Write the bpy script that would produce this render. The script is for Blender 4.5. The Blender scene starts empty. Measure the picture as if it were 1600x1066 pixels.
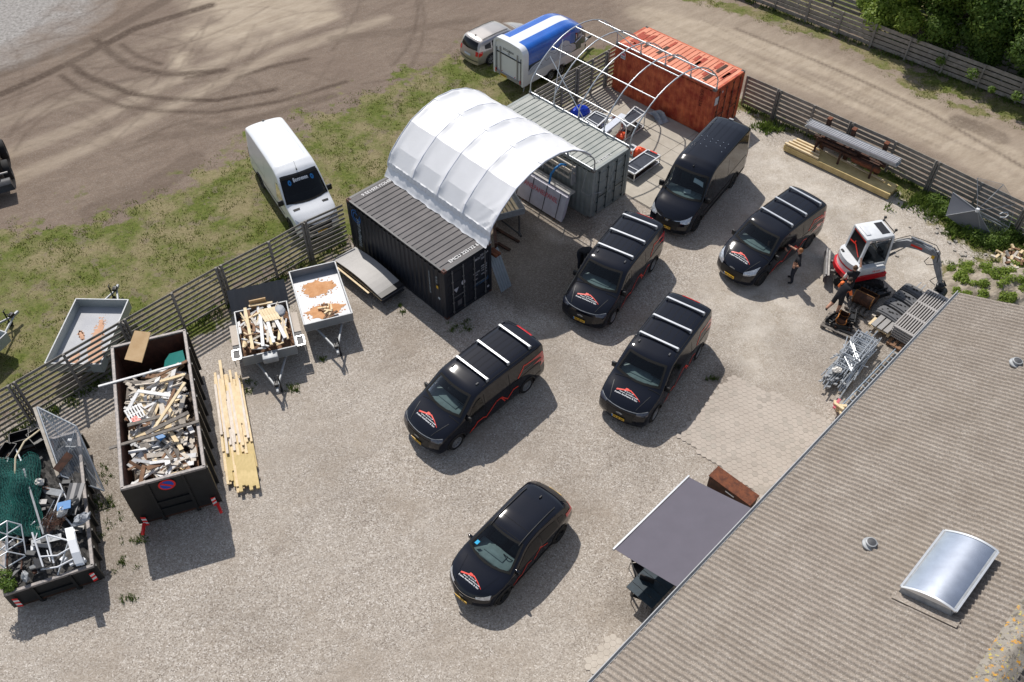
import bpy, bmesh, math, random
import numpy as np
from mathutils import Vector, Matrix
from mathutils.bvhtree import BVHTree
R=math.radians; PI=math.pi
sc=bpy.context.scene; col=sc.collection
# ------------------------------------------------------------------ camera, sky, sun
FPX,CH,CPITCH,CROLL=1411.,25.99,R(47.82),R(0.38)
cd=bpy.data.cameras.new('camera'); cam=bpy.data.objects.new('camera',cd); col.objects.link(cam)
cd.sensor_width=36; cd.lens=36*FPX/1600; cd.clip_start=.5; cd.clip_end=2000
cam.matrix_world=Matrix.Translation((0,0,CH))@Matrix.Rotation(PI/2-CPITCH,4,'X')@Matrix.Rotation(CROLL,4,'Z')
sc.camera=cam
SAZ,SEL=R(-66.5),R(49.5)
sd=Vector((math.cos(SAZ)*math.cos(SEL),math.sin(SAZ)*math.cos(SEL),-math.sin(SEL)))
sl=bpy.data.lights.new('sun','SUN'); sl.energy=3.9; sl.angle=R(.53); sl.color=(1,.945,.875)
so=bpy.data.objects.new('sun',sl); col.objects.link(so); so.rotation_euler=sd.to_track_quat('-Z','Y').to_euler(); so.location=(-10,30,40)
w=bpy.data.worlds.new('World'); sc.world=w; w.use_nodes=True
nt=w.node_tree; sky=nt.nodes.new('ShaderNodeTexSky'); sky.sky_type='NISHITA'; sky.sun_disc=False
sky.sun_elevation=SEL; sky.sun_rotation=R(-23.5); sky.air_density=1.0; sky.dust_density=.8
bg=nt.nodes['Background']; bg.inputs[1].default_value=.105; hs=nt.nodes.new('ShaderNodeHueSaturation'); hs.inputs['Saturation'].default_value=.62; nt.links.new(sky.outputs[0],hs.inputs['Color']); nt.links.new(hs.outputs[0],bg.inputs[0])
sc.view_settings.view_transform='Standard'; sc.view_settings.look='None'; sc.view_settings.exposure=0.2; sc.view_settings.gamma=1
sc.render.resolution_x=1024; sc.render.resolution_y=682
def at(px,py,z=0.):
    "photo position (1600x1066) and height -> place in the yard, metres"
    X=px-800.;Y=py-533.;c,s=math.cos(CROLL),math.sin(CROLL); X,Y=c*X+s*Y,-s*X+c*Y
    dy=FPX*math.cos(CPITCH)-Y*math.sin(CPITCH); dz=-FPX*math.sin(CPITCH)-Y*math.cos(CPITCH)
    t=(z-CH)/dz; return Vector((X*t,dy*t,z))
# ------------------------------------------------------------------ materials
MATS={}
def mat(name,c,rough=.6,metal=0.,var=.12,vs=3.,bump=0.,bs=40.,c2=None,coat=0.,spec=.5,detail=6.,th=None):
    if name in MATS: return MATS[name]
    m=bpy.data.materials.new(name); m.use_nodes=True; n=m.node_tree.nodes; l=m.node_tree.links; p=n['Principled BSDF']
    p.inputs['Roughness'].default_value=rough; p.inputs['Metallic'].default_value=metal
    p.inputs['Specular IOR Level'].default_value=spec; p.inputs['Coat Weight'].default_value=coat; p.inputs['Coat Roughness'].default_value=.03
    tc=n.new('ShaderNodeTexCoord')
    if var>0 or c2:
        nz=n.new('ShaderNodeTexNoise'); nz.inputs['Scale'].default_value=vs; nz.inputs['Detail'].default_value=detail; nz.inputs['Roughness'].default_value=.62
        l.new(tc.outputs['Object'],nz.inputs['Vector'])
        cr=n.new('ShaderNodeValToRGB'); a,b=th or (.32,.68)
        cr.color_ramp.elements[0].position=a; cr.color_ramp.elements[1].position=b
        lo=[x*(1-var) for x in c]; hi=[min(1,x*(1+var)) for x in c]
        if c2: lo=list(c); hi=list(c2)
        cr.color_ramp.elements[0].color=(*lo,1); cr.color_ramp.elements[1].color=(*hi,1)
        l.new(nz.outputs['Fac'],cr.inputs[0]); l.new(cr.outputs[0],p.inputs['Base Color'])
    else: p.inputs['Base Color'].default_value=(*c,1)
    if bump>0:
        b2=n.new('ShaderNodeTexNoise'); b2.inputs['Scale'].default_value=bs; b2.inputs['Detail'].default_value=4
        l.new(tc.outputs['Object'],b2.inputs['Vector'])
        bp=n.new('ShaderNodeBump'); bp.inputs['Strength'].default_value=bump; bp.inputs['Distance'].default_value=.03
        l.new(b2.outputs['Fac'],bp.inputs['Height']); l.new(bp.outputs[0],p.inputs['Normal'])
    MATS[name]=m; return m
def glass(name,tint,rough=.03,refl=1.45):
    m=bpy.data.materials.new(name); m.use_nodes=True; n=m.node_tree.nodes; l=m.node_tree.links; n.remove(n['Principled BSDF'])
    t=n.new('ShaderNodeBsdfTransparent'); t.inputs[0].default_value=(*tint,1); g=n.new('ShaderNodeBsdfGlossy'); g.inputs['Roughness'].default_value=rough; g.inputs[0].default_value=(.95,.97,1,1)
    f=n.new('ShaderNodeFresnel'); f.inputs[0].default_value=refl; x=n.new('ShaderNodeMixShader')
    l.new(f.outputs[0],x.inputs[0]); l.new(t.outputs[0],x.inputs[1]); l.new(g.outputs[0],x.inputs[2]); l.new(x.outputs[0],n['Material Output'].inputs[0]); return m
M=dict(
 paint=mat('black_paint',(.0035,.0045,.010),.09,0,.0,spec=.55), trim=mat('black_trim',(.012,.012,.013),.55,0,.2), rubber=mat('rubber',(.016,.016,.017),.85,0,.2,20),
 rim=mat('rim_silver',(.42,.43,.45),.35,.7,.05), chrome=mat('chrome',(.7,.71,.73),.15,1,.0), bar=mat('aluminium_bar',(.70,.72,.74),.35,.6,.05),
 redl=mat('red_lens',(.62,.010,.018),.15,0,.0,coat=1), lamp=mat('lamp_glass',(.55,.58,.62),.12,.4,.3,14,coat=1), plate=mat('plate_yellow',(.72,.42,.02),.4,0,.05),
 redv=mat('red_vinyl',(.75,.045,.025),.4,0,.05), whitev=mat('white_vinyl',(.75,.77,.8),.45,0,.0), dash=mat('dashboard',(.30,.34,.35),.7,0,.15,6), seat=mat('seat_cloth',(.06,.07,.075),.9,0,.2,12),
 white=mat('white_paint',(.74,.76,.79),.3,0,.03,1.5,coat=.6), silver=mat('silver_paint',(.43,.40,.375),.3,.55,.05,1.5,coat=.8), blue=mat('blue_wrap',(.006,.085,.42),.22,0,.25,.8,coat=.7,c2=(.004,.14,.60)),
 dkblue=mat('dark_blue_wrap',(.004,.03,.075),.25,0,.1,coat=.6), mist=mat('grey_outline_wrap',(.55,.60,.68),.35,0,.05),
 zinc=mat('galvanised_steel',(.33,.345,.36),.55,.15,.2,7), tube=mat('galvanised_tube',(.50,.53,.56),.38,.7,.12,5), steel=mat('dark_steel',(.03,.032,.035),.5,.3,.3,6),
 rust=mat('rusty_steel',(.075,.022,.010),.8,.1,.0,7,.2,50,c2=(.20,.06,.022)), rustd=mat('brown_rusty_steel',(.022,.013,.010),.8,.1,.0,5,.2,40,c2=(.10,.040,.022)),
 wood=mat('fresh_timber',(.66,.50,.29),.75,0,.0,4,.1,60,c2=(.80,.66,.44)), woodg=mat('pressure_treated_timber',(.50,.385,.165),.75,0,.0,3,.1,60,c2=(.66,.51,.25)),
 woodp=mat('pale_scrap_wood',(.42,.37,.31),.8,0,.0,6,.1,60,c2=(.62,.57,.50)), woodb=mat('brown_scrap_wood',(.14,.075,.04),.8,0,.0,6,c2=(.27,.15,.085)), woodw=mat('white_painted_scrap_wood',(.66,.66,.66),.6,0,.15,6),
 woodo=mat('weathered_grey_wood',(.13,.115,.10),.9,0,.0,5,.2,50,c2=(.24,.215,.19)), fence=mat('fence_wood',(.20,.182,.16),.9,0,.0,4,.3,50,c2=(.35,.32,.285)), fpost=mat('fence_post_wood',(.18,.165,.15),.9,0,.0,4,.3,50,c2=(.30,.28,.255)),
 woodl=mat('pale_pink_timber',(.62,.54,.46),.75,0,.0,4,.1,60,c2=(.74,.67,.60)), ply=mat('plywood',(.45,.30,.15),.7,0,.15,5), concrete=mat('concrete',(.30,.28,.25),.85,0,.0,1.3,.3,60,c2=(.42,.38,.33)), grey=mat('grey_board',(.32,.31,.30),.5,0,.06,2), greyd=mat('dark_grey_plastic',(.06,.062,.068),.6,0,.2,8),
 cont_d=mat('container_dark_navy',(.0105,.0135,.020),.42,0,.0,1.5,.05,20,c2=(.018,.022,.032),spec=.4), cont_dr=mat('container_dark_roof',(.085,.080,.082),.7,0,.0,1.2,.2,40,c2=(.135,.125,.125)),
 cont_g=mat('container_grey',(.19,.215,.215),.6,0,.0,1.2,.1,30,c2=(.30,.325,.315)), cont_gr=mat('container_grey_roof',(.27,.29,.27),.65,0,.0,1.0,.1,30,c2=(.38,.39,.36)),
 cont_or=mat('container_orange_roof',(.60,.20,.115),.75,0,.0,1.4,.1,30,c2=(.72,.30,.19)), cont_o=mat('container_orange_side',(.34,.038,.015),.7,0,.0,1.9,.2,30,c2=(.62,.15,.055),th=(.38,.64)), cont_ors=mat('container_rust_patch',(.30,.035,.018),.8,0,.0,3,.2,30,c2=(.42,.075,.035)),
 cloth=mat('shade_cloth',(.098,.090,.115),.8,0,.05,2,.1,200), tarpb=mat('blue_tarp',(.005,.05,.55),.35,0,.2,5), tarpg=mat('grey_tarp',(.33,.35,.38),.6,0,.1,5,.3,8), oran=mat('orange_plastic',(.85,.10,.03),.5,0,.2,9),
 excw=mat('excavator_white',(.66,.68,.70),.35,0,.08,3,coat=.3), excr=mat('excavator_red',(.55,.012,.02),.35,0,.1,3,coat=.3), excg=mat('boom_grey',(.25,.26,.275),.5,.2,.25,6),
 skin=mat('skin',(.50,.27,.18),.55,0,.08,10), hair=mat('hair_brown',(.09,.045,.02),.8,0,.2,30), shirt=mat('black_shirt',(.012,.012,.016),.9,0,.2,10), jeans=mat('dark_trousers',(.02,.024,.036),.9,0,.25,10), vest=mat('orange_vest',(.9,.19,.04),.7,0,.1,10), whites=mat('white_cloth',(.7,.68,.64),.9,0,.1,10),
 meshn=mat('green_net',(.006,.12,.10),.7,0,.3,8), blk=mat('black_plastic',(.012,.012,.014),.4,0,.3,8), gap=mat('dark_gap',(.004,.004,.004),.9,0,.0), insul=mat('foil_wrapped_board',(.56,.55,.62),.45,.1,.1,3), pink=mat('faded_red_print',(.55,.13,.16),.5,0,.2,9),
 rusty_sand=mat('rust_sand',(.50,.24,.10),.9,0,.0,4,.2,60,c2=(.62,.34,.17)), teal=mat('teal_board',(.005,.16,.14),.5,0,.1,4), blueh=mat('blue_strap',(.01,.16,.42),.5,0,.1,4),
)
M['glass']=glass('tinted_glass',(.50,.58,.58)); M['glassd']=glass('dark_glass',(.09,.10,.11)); M['clear']=glass('clear_film',(.80,.82,.84),.2,1.3)
# ------------------------------------------------------------------ mesh helpers
def rotz(a): return Matrix.Rotation(a,4,'Z')
class MB:
    def __init__(s): s.v=[];s.f=[];s.m=[]
    def add(s,vs,fs,mi=0,T=None):
        b=len(s.v)
        if T is not None: vs=[T@Vector(v) for v in vs]
        s.v+= [tuple(v) for v in vs]; s.f+=[tuple(b+i for i in f) for f in fs]; s.m+=[mi]*len(fs); return s
    def box(s,c,sz,rz=0,mi=0,T=None,bev=0):
        x,y,z=[k/2 for k in sz]; m=Matrix.Translation(c)@rotz(rz)
        if T is not None: m=T@m
        if bev<=0:
            vs=[(i*x,j*y,k*z) for i in(-1,1) for j in(-1,1) for k in(-1,1)]
            return s.add(vs,[(0,1,3,2),(4,6,7,5),(0,4,5,1),(2,3,7,6),(0,2,6,4),(1,5,7,3)],mi,m)
        bm=bmesh.new(); bmesh.ops.create_cube(bm,size=1)
        for v in bm.verts: v.co=Vector((v.co.x*2*x,v.co.y*2*y,v.co.z*2*z))
        bmesh.ops.bevel(bm,geom=bm.edges[:]+bm.verts[:],offset=bev,segments=2,affect='EDGES',profile=.5)
        bm.verts.ensure_lookup_table(); vs=[v.co.copy() for v in bm.verts]; fs=[[v.index for v in f.verts] for f in bm.faces]; bm.free()
        return s.add(vs,fs,mi,m)
    def beam(s,p,q,wd,ht=None,mi=0,up=(0,0,1)):
        p=Vector(p);q=Vector(q);d=(q-p);L=d.length
        if L<1e-6: return s
        d/=L; ht=ht or wd; u=Vector(up)
        if abs(d.dot(u))>.98: u=Vector((1,0,0))
        sx=d.cross(u).normalized(); sy=sx.cross(d)
        vs=[];
        for e in (p,q):
            for a,b in((-1,-1),(1,-1),(1,1),(-1,1)): vs.append(e+sx*(a*wd/2)+sy*(b*ht/2))
        return s.add(vs,[(0,1,2,3),(7,6,5,4),(0,4,5,1),(1,5,6,2),(2,6,7,3),(3,7,4,0)],mi)
    def tubes(s,pts,r,n=6,mi=0,r2=None,closed=False):
        pts=[Vector(p) for p in pts]; N=len(pts); b=len(s.v); pn=None
        for i,p in enumerate(pts):
            if closed: d=pts[(i+1)%N]-pts[i-1]
            else: d=pts[min(i+1,N-1)]-pts[max(i-1,0)]
            d.normalize(); u=pn if pn is not None else (Vector((0,0,1)) if abs(d.z)<.9 else Vector((1,0,0)))
            x=d.cross(u).normalized(); y=x.cross(d).normalized(); pn=y
            rr=r if r2 is None else r+(r2-r)*i/(N-1)
            for k in range(n):
                a=2*PI*k/n; s.v.append(tuple(p+x*math.cos(a)*rr+y*math.sin(a)*rr))
        for i in range(N if closed else N-1):
            j=(i+1)%N
            for k in range(n):
                s.f.append((b+i*n+k,b+i*n+(k+1)%n,b+j*n+(k+1)%n,b+j*n+k)); s.m.append(mi)
        if not closed:
            s.f.append(tuple(b+k for k in reversed(range(n)))); s.m.append(mi); s.f.append(tuple(b+(N-1)*n+k for k in range(n))); s.m.append(mi)
        return s
    def lathe(s,prof,n=24,mi=0,T=None):
        "prof (r,h) turned about local z"
        vs=[];fs=[];K=len(prof)
        for k in range(n):
            a=2*PI*k/n
            for r,h in prof: vs.append((r*math.cos(a),r*math.sin(a),h))
        for k in range(n):
            j=(k+1)%n
            for i in range(K-1): fs.append((k*K+i,j*K+i,j*K+i+1,k*K+i+1))
        return s.add(vs,fs,mi,T)
    def poly(s,outline,z0,z1,mi=0,T=None):
        n=len(outline); vs=[(x,y,z0) for x,y in outline]+[(x,y,z1) for x,y in outline]
        fs=[tuple(range(n))[::-1],tuple(range(n,2*n))]+[(i,(i+1)%n,n+(i+1)%n,n+i) for i in range(n)]
        return s.add(vs,fs,mi,T)
    def grid(s,P,mi=0):
        a=len(P);b=len(P[0]); vs=[p for r in P for p in r]
        return s.add(vs,[(i*b+j,i*b+j+1,(i+1)*b+j+1,(i+1)*b+j) for i in range(a-1) for j in range(b-1)],mi)
    def pieces(s):
        par=list(range(len(s.v)))
        def fd(a):
            while par[a]!=a: par[a]=par[par[a]]; a=par[a]
            return a
        for f in s.f:
            r=fd(f[0])
            for i in f[1:]: par[fd(i)]=r
        out={}
        for f,m in zip(s.f,s.m):
            g=out.setdefault(fd(f[0]),([],[])); g[0].append(f); g[1].append(m)
        res=[]
        for fs,ms in out.values():
            ids=sorted({i for f in fs for i in f}); mp={k:j for j,k in enumerate(ids)}; q=MB(); q.v=[s.v[i] for i in ids]; q.f=[tuple(mp[i] for i in f) for f in fs]; q.m=ms; res.append(q)
        return res
    def builds(s,name,mats,parent=None,smooth=0): return [q.build(name,mats,parent,smooth) for q in s.pieces()]
    def build(s,name,mats,parent=None,smooth=0,loc=None,rz=0):
        me=bpy.data.meshes.new(name); me.from_pydata(s.v,[],s.f); 
        if not isinstance(mats,(list,tuple)): mats=[mats]
        for m in mats: me.materials.append(m)
        me.polygons.foreach_set('material_index',s.m); me.update()
        if smooth: me.shade_smooth(); me.set_sharp_from_angle(angle=R(smooth))
        o=bpy.data.objects.new(name,me); col.objects.link(o)
        if parent: o.parent=parent
        if loc is not None: o.location=loc
        if rz: o.rotation_euler[2]=rz
        return o
def tag(o,label=None,cat=None,group=None,kind=None):
    if label: o['label']=label
    if cat: o['category']=cat
    if group: o['group']=group
    if kind: o['kind']=kind
    return o
def thing(name,label,cat,loc=(0,0,0),rz=0,group=None):
    o=bpy.data.objects.new(name,None); o.empty_display_size=.3; col.objects.link(o); o.location=loc; o.rotation_euler[2]=rz
    return tag(o,label,cat,group)
def dup(o,loc=None,rz=None,label=None,group=None):
    def cp(a,par):
        c=a.copy(); col.objects.link(c); c.parent=par
        for ch in list(a.children): cp(ch,c)
        return c
    c=cp(o,None)
    if loc is not None: c.location=loc
    if rz is not None: c.rotation_euler[2]=rz
    if label: c['label']=label
    if group: c['group']=group
    return c
_tx={}
def text2d(s,size=1.,align='CENTER',bold=0):
    k=(s,align,bold)
    if k not in _tx:
        cu=bpy.data.curves.new('t','FONT'); cu.body=s; cu.size=1; cu.align_x=align; cu.align_y='CENTER'; cu.resolution_u=2; cu.offset=bold
        o=bpy.data.objects.new('t',cu); col.objects.link(o); dg=bpy.context.evaluated_depsgraph_get()
        me=bpy.data.meshes.new_from_object(o.evaluated_get(dg)); _tx[k]=([tuple(v.co) for v in me.vertices],[tuple(p.vertices) for p in me.polygons])
        bpy.data.objects.remove(o); bpy.data.curves.remove(cu); bpy.data.meshes.remove(me)
    v,f=_tx[k]; return [(a*size,b*size) for a,b,_ in v],f
def add_text(mb,s,size,O,X,Y,mi=0,sx=1.,align='CENTER',bold=.01):
    "letters lying in the plane through O spanned by X (reading direction) and Y (up)"
    v,f=text2d(s,size,align,bold); O=Vector(O);X=Vector(X).normalized();Y=Vector(Y).normalized()
    mb.add([O+X*(a*sx)+Y*b for a,b in v],f,mi)
# ------------------------------------------------------------------ vehicle bodies
def lerp(tab,x): return float(np.interp(x,[a for a,_ in tab],[b for _,b in tab]))
def smooth_tab(tab,x,r=.06): return sum(lerp(tab,x+d*r) for d in(-1,-.5,0,.5,1))/5
def car_body(p):
    "outer skin as a grid of quads; p holds side silhouette and plan tables (x forward)"
    x0,x1=p['top'][0][0],p['top'][-1][0]; n=int((x1-x0)/.055); xs=[x0,x0+.012,x0+.03]+[x0+(x1-x0)*i/n for i in range(1,n)]+[x1-.03,x1-.012,x1]
    zb=p['zb']; rings=[]
    for x in xs:
        zt=smooth_tab(p['top'],x,p.get('sr',.07)) if x0+.08<x<x1-.08 else lerp(p['top'],x)
        wd=lerp(p['wid'],x); c=min(lerp(p['crown'],x),zt-zb-.1); ze=zt-c; belt=p['belt']; k=p['tum']
        def ys(z):
            f=1-k*max(0,z-belt)-.035*((max(0,.62-z))/.5)**2
            return wd*f
        h=[(0,zb),(wd*.5,zb),(wd*.90,zb)]
        for i in range(15):
            z=zb+.04+(ze-zb-.04)*i/14; h.append((ys(z)*(1 if i else .985),z))
        ye=ys(ze); nn=p.get('n',2.8)
        for i in range(1,13):
            a=PI/2*i/12; h.append((ye*max(0,math.cos(a))**(2/nn) if i<12 else 0,ze+c*math.sin(a)**(2/nn)))
        rings.append(h)
    J=len(rings[0])
    def shear(x,y,z):
        wd=max(.3,lerp(p['wid'],x)); q=min(1.3,abs(y)/wd)
        x2=x-lerp(p['bow'],x)*q*q
        if x>x1-.5: x2+=lerp(p['bulgef'],z)*min(1,(x-(x1-.5))/.5)**1.5
        if x<x0+.3: x2+=lerp(p['bulger'],z)*min(1,((x0+.3)-x)/.3)
        return (x2,y,z)
    V=[];F=[]
    full=2*J-2
    for i,h in enumerate(rings):
        ring=[(y,z) for y,z in h]+[(-y,z) for y,z in h[-2:0:-1]]
        V+=[shear(xs[i],y,z) for y,z in ring]
    for i in range(len(xs)-1):
        for j in range(full):
            k=(j+1)%full; F.append((i*full+j,(i+1)*full+j,(i+1)*full+k,i*full+k))
    for e,(xi,h) in enumerate(((x0,rings[0]),(x1,rings[-1]))):
        b=len(V); K=12
        for (y,z) in h:
            for k in range(K+1): V.append(shear(xi,y*(1-2*k/K),z))
        for j in range(J-1):
            for k in range(K):
                a=(b+j*(K+1)+k,b+(j+1)*(K+1)+k,b+(j+1)*(K+1)+k+1,b+j*(K+1)+k+1); F.append(a if e==0 else a[::-1])
    return V,F
def inpoly(x,y,P):
    c=False;j=len(P)-1
    for i in range(len(P)):
        if (P[i][1]>y)!=(P[j][1]>y) and x<(P[j][0]-P[i][0])*(y-P[i][1])/(P[j][1]-P[i][1])+P[i][0]: c=not c
        j=i
    return c
AX={'z':(Vector((0,0,1)),lambda v:(v[0],v[1]),lambda a,b:Vector((a,b,0))),'l':(Vector((0,1,0)),lambda v:(v[0],v[2]),lambda a,b:Vector((a,0,b))),
 'r':(Vector((0,-1,0)),lambda v:(v[0],v[2]),lambda a,b:Vector((a,0,b))),'f':(Vector((1,0,0)),lambda v:(v[1],v[2]),lambda a,b:Vector((0,a,b))),'b':(Vector((-1,0,0)),lambda v:(v[1],v[2]),lambda a,b:Vector((0,a,b)))}
class Car:
    def __init__(s,p,root,paint):
        s.p=p;s.root=root;s.paint=paint;s.V,s.F=car_body(p)
        bm=bmesh.new(); vs=[bm.verts.new(v) for v in s.V]
        for f in s.F:
            try: bm.faces.new([vs[i] for i in f])
            except ValueError: pass
        bmesh.ops.remove_doubles(bm,verts=bm.verts,dist=.0005); bmesh.ops.recalc_face_normals(bm,faces=bm.faces)
        s.bm=bm; s.bvh=BVHTree.FromBMesh(bm); s.ex=[]
    def hit(s,a,b,ax,off=.006):
        D,_,mk=AX[ax]; o=mk(a,b)+D*8; h,nr,_,_=s.bvh.ray_cast(o,-D)
        if h is None: return None
        if nr.dot(D)<0: nr=-nr
        return h+nr*off
    def cut(s,chainA,chainB,ax,shrink=.96):
        D,pr,_=AX[ax]; P=list(chainA)+list(reversed(chainB)); cx=sum(a for a,_ in P)/len(P);cy=sum(b for _,b in P)/len(P)
        P=[(cx+(a-cx)*shrink,cy+(b-cy)*shrink) for a,b in P]; dead=[]
        for f in s.bm.faces:
            if f.normal.dot(D)>.25:
                c=f.calc_center_median()
                if inpoly(*pr(c),P): dead.append(f)
        bmesh.ops.delete(s.bm,geom=dead,context='FACES')
    def patch(s,name,chainA,chainB,ax,m,n=8,off=.008,parent=None,mb=None,mi=0,sub=3):
        def dense(ch):
            o=[]
            for (a,b),(c,d) in zip(ch[:-1],ch[1:]): o+=[(a+(c-a)*k/sub,b+(d-b)*k/sub) for k in range(sub)]
            return o+[ch[-1]]
        A,B=dense(chainA),dense(chainB); own=mb is None; mb=mb or MB(); G=[]
        for i in range(n+1):
            t=i/n; row=[s.hit(a[0]+(b[0]-a[0])*t,a[1]+(b[1]-a[1])*t,ax,off) for a,b in zip(A,B)]
            G.append(row)
        b0=len(mb.v); idx={}
        for i,row in enumerate(G):
            for j,pnt in enumerate(row):
                if pnt is not None: idx[i,j]=len(mb.v); mb.v.append(tuple(pnt))
        for i in range(n):
            for j in range(len(A)-1):
                q=[(i,j),(i,j+1),(i+1,j+1),(i+1,j)]
                if all(k in idx for k in q): mb.f.append(tuple(idx[k] for k in q)); mb.m.append(mi)
        return mb.build(name,m,parent or s.root,smooth=60) if own else mb
    def line(s,mb,pts,wd,ax,off=.009,mi=0,closed=False):
        if closed: pts=list(pts)+[pts[0]]
        for (a,b),(c,d) in zip(pts[:-1],pts[1:]):
            L=math.hypot(c-a,d-b); 
            if L<1e-5: continue
            nx,ny=-(d-b)/L*wd/2,(c-a)/L*wd/2; ex,ey=(c-a)/L*wd*.4,(d-b)/L*wd*.4; n=max(1,int(L/.08)); pr=None
            for k in range(n+1):
                t=k/n; x=a-ex+(c-a+2*ex)*t; y=b-ey+(d-b+2*ey)*t
                u,v=s.hit(x+nx,y+ny,ax,off),s.hit(x-nx,y-ny,ax,off)
                if u is None or v is None: pr=None; continue
                i=len(mb.v); mb.v+=[tuple(u),tuple(v)]
                if pr is not None: mb.f.append((pr,pr+1,i+1,i)); mb.m.append(mi)
                pr=i
    def text(s,mb,t,size,cx,cy,ax,dx=(0,1),mi=0,off=.010,sx=1,bold=.012):
        "dx = reading direction in the projection plane"
        v,f=text2d(t,size,'CENTER',bold); ux,uy=dx; vx,vy=(-uy,ux)
        if ax in('z',): pass
        P=[s.hit(cx+ux*a*sx+vx*b,cy+uy*a*sx+vy*b,ax,off) for a,b in v]
        if any(q is None for q in P): return
        mb.add(P,f,mi)
    def wheelcut(s,wx,r,z=.34):
        dead=[]
        for f in s.bm.faces:
            c=f.calc_center_median()
            if abs(f.normal.y)>.3 or f.normal.z<-.5:
                for x in wx:
                    if (c.x-x)**2+(c.z-z)**2<r*r: dead.append(f);break
        bmesh.ops.delete(s.bm,geom=dead,context='FACES')
    def finish(s,name='body'):
        s.bm.verts.index_update(); m=MB(); m.v=[tuple(v.co) for v in s.bm.verts]; m.f=[tuple(v.index for v in f.verts) for f in s.bm.faces]; m.m=[0]*len(m.f); ms=[s.paint]
        for k,(x,mt) in enumerate(s.ex): m.add(x.v,x.f,k+1); ms.append(mt)
        return m.build(name,ms,s.root,smooth=50)
    def mark(s,mb,m): s.ex.append((mb,m))
def wheel(root,x,y,side,r=.34,wd=.23,rim_m=None,spokes=10,rimr=.66):
    T=Matrix.Translation((x,y,r))@Matrix.Rotation(-side*PI/2,4,'X')     # local z points outward
    wo=bpy.data.objects.new('wheel',None); wo.empty_display_size=.2; col.objects.link(wo); wo.parent=root; wo.matrix_local=T
    a=MB(); h=wd/2; R2=r*rimr
    a.lathe([(R2*.97,-h*.9),(r*.93,-h),(r,-h*.75),(r,h*.75),(r*.94,h),(R2*1.02,h*.95),(R2*.97,h*.6)],28).build('tyre',M['rubber'],wo,smooth=40)
    b=MB(); b.lathe([(R2*.99,h*.55),(R2*1.0,h*.92),(R2*.92,h*.86),(R2*.88,h*.35)],28,0)
    b.lathe([(R2*.9,h*.2),(0,h*.2)],20,1); b.lathe([(R2*.24,h*.3),(R2*.24,h*.72),(R2*.14,h*.8),(0,h*.8)],14,0)
    for k in range(spokes):
        a_=2*PI*k/spokes; q=rotz(a_); b.add([(R2*.15,-.018,h*.62),(R2*.93,-.026,h*.74),(R2*.93,.026,h*.74),(R2*.15,.018,h*.62),(R2*.15,-.018,h*.3),(R2*.93,-.026,h*.35),(R2*.93,.026,h*.35),(R2*.15,.018,h*.3)],[(0,1,2,3),(0,4,5,1),(3,2,6,7)],0,q)
    b.build('rim',[rim_m or M['rim'],M['gap']],wo,smooth=30)
def arches(c,wx,r,hw,z=.34,lip=None):
    for x in wx:
        for sgn in(1,-1):
            G=[]; mb=MB()
            for k in range(15):
                a=R(-25)+R(230)*k/14; G.append([Vector((x+r*math.cos(a),sgn*(hw-.02),z+r*math.sin(a))),Vector((x+r*math.cos(a),sgn*(hw-.42),z+r*math.sin(a)))])
            mb.grid(G); mb.poly([(x+r*math.cos(R(-25)+R(230)*k/14),z+r*math.sin(R(-25)+R(230)*k/14)) for k in range(15)],hw-.44,hw-.42,0,Matrix(((1,0,0,0),(0,0,sgn,0),(0,1,0,0),(0,0,0,1))))
            pts=[]
            for k in range(17):
                a=R(-20)+R(220)*k/16; q=c.hit(x+(r+.012)*math.cos(a),z+(r+.012)*math.sin(a),'l' if sgn>0 else 'r',.004)
                if q is not None: pts.append(q)
            if len(pts)>3: mb.tubes(pts,.028,6)
            mb.build('wheel_arch',lip or M['trim'],c.root,smooth=50)
def mirror(c,x,y,z,side,m=None,s=1.):
    a=MB(); a.box((x,side*(y+.10*s),z),(.10*s,.20*s,.24*s),0,0,None,.035*s); a.beam((x+.03,side*(y-.06),z-.07),(x+.02,side*(y+.06),z-.05),.05,.04); a.build('wing_mirror',m or M['trim'],c.root,smooth=50)
def interior(c,xd,zd,hw,seats,floor=.5,zs=.95,steer=None,bulk=None,dashlen=.62,dm=None):
    a=MB(); a.box((xd-dashlen/2,0,zd-.12),(dashlen,2*hw,.24),0,0,None,.05); a.box((xd-dashlen*.62,0,zd+.0),(.3,2*hw*.55,.07),0,0,None,.03); a.build('dashboard',dm or M['dash'],c.root,smooth=50)
    f=MB(); f.box(((seats[0][0]+xd)/2-.6,0,floor),(2.8,2*hw-.05,.03))
    if bulk: f.box((bulk,0,(floor+1.5)/2+.12),(.04,2*hw-.12,1.1))
    f.build('cabin_floor',M['trim'],c.root)
    for x,y in seats:
        b=MB(); b.box((x,y,floor+.28),(.5,.48,.22),0,0,None,.05); b.box((x-.26,y,floor+.66),(.16,.46,.62),0,0,None,.05); b.box((x-.30,y,floor+1.05),(.10,.26,.18),0,0,None,.04); b.build('seat',M['seat'],c.root,smooth=50)
    if steer:
        b=MB(); T=Matrix.Translation(steer)@Matrix.Rotation(R(-62),4,'Y'); b.tubes([T@Vector((.19*math.cos(k*PI/10),.19*math.sin(k*PI/10),0)) for k in range(20)],.016,6,0,None,True); b.box((0,0,0),(.12,.34,.03),0,0,T); b.build('steering_wheel',M['trim'],c.root,smooth=50)
ROOFLOGO=[(-.40,.00),(-.06,.165),(-.05,.22),(.02,.225),(.035,.185),(.09,.20),(.42,-.03)]   # outline of roof with chimney, reading left to right
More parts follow.
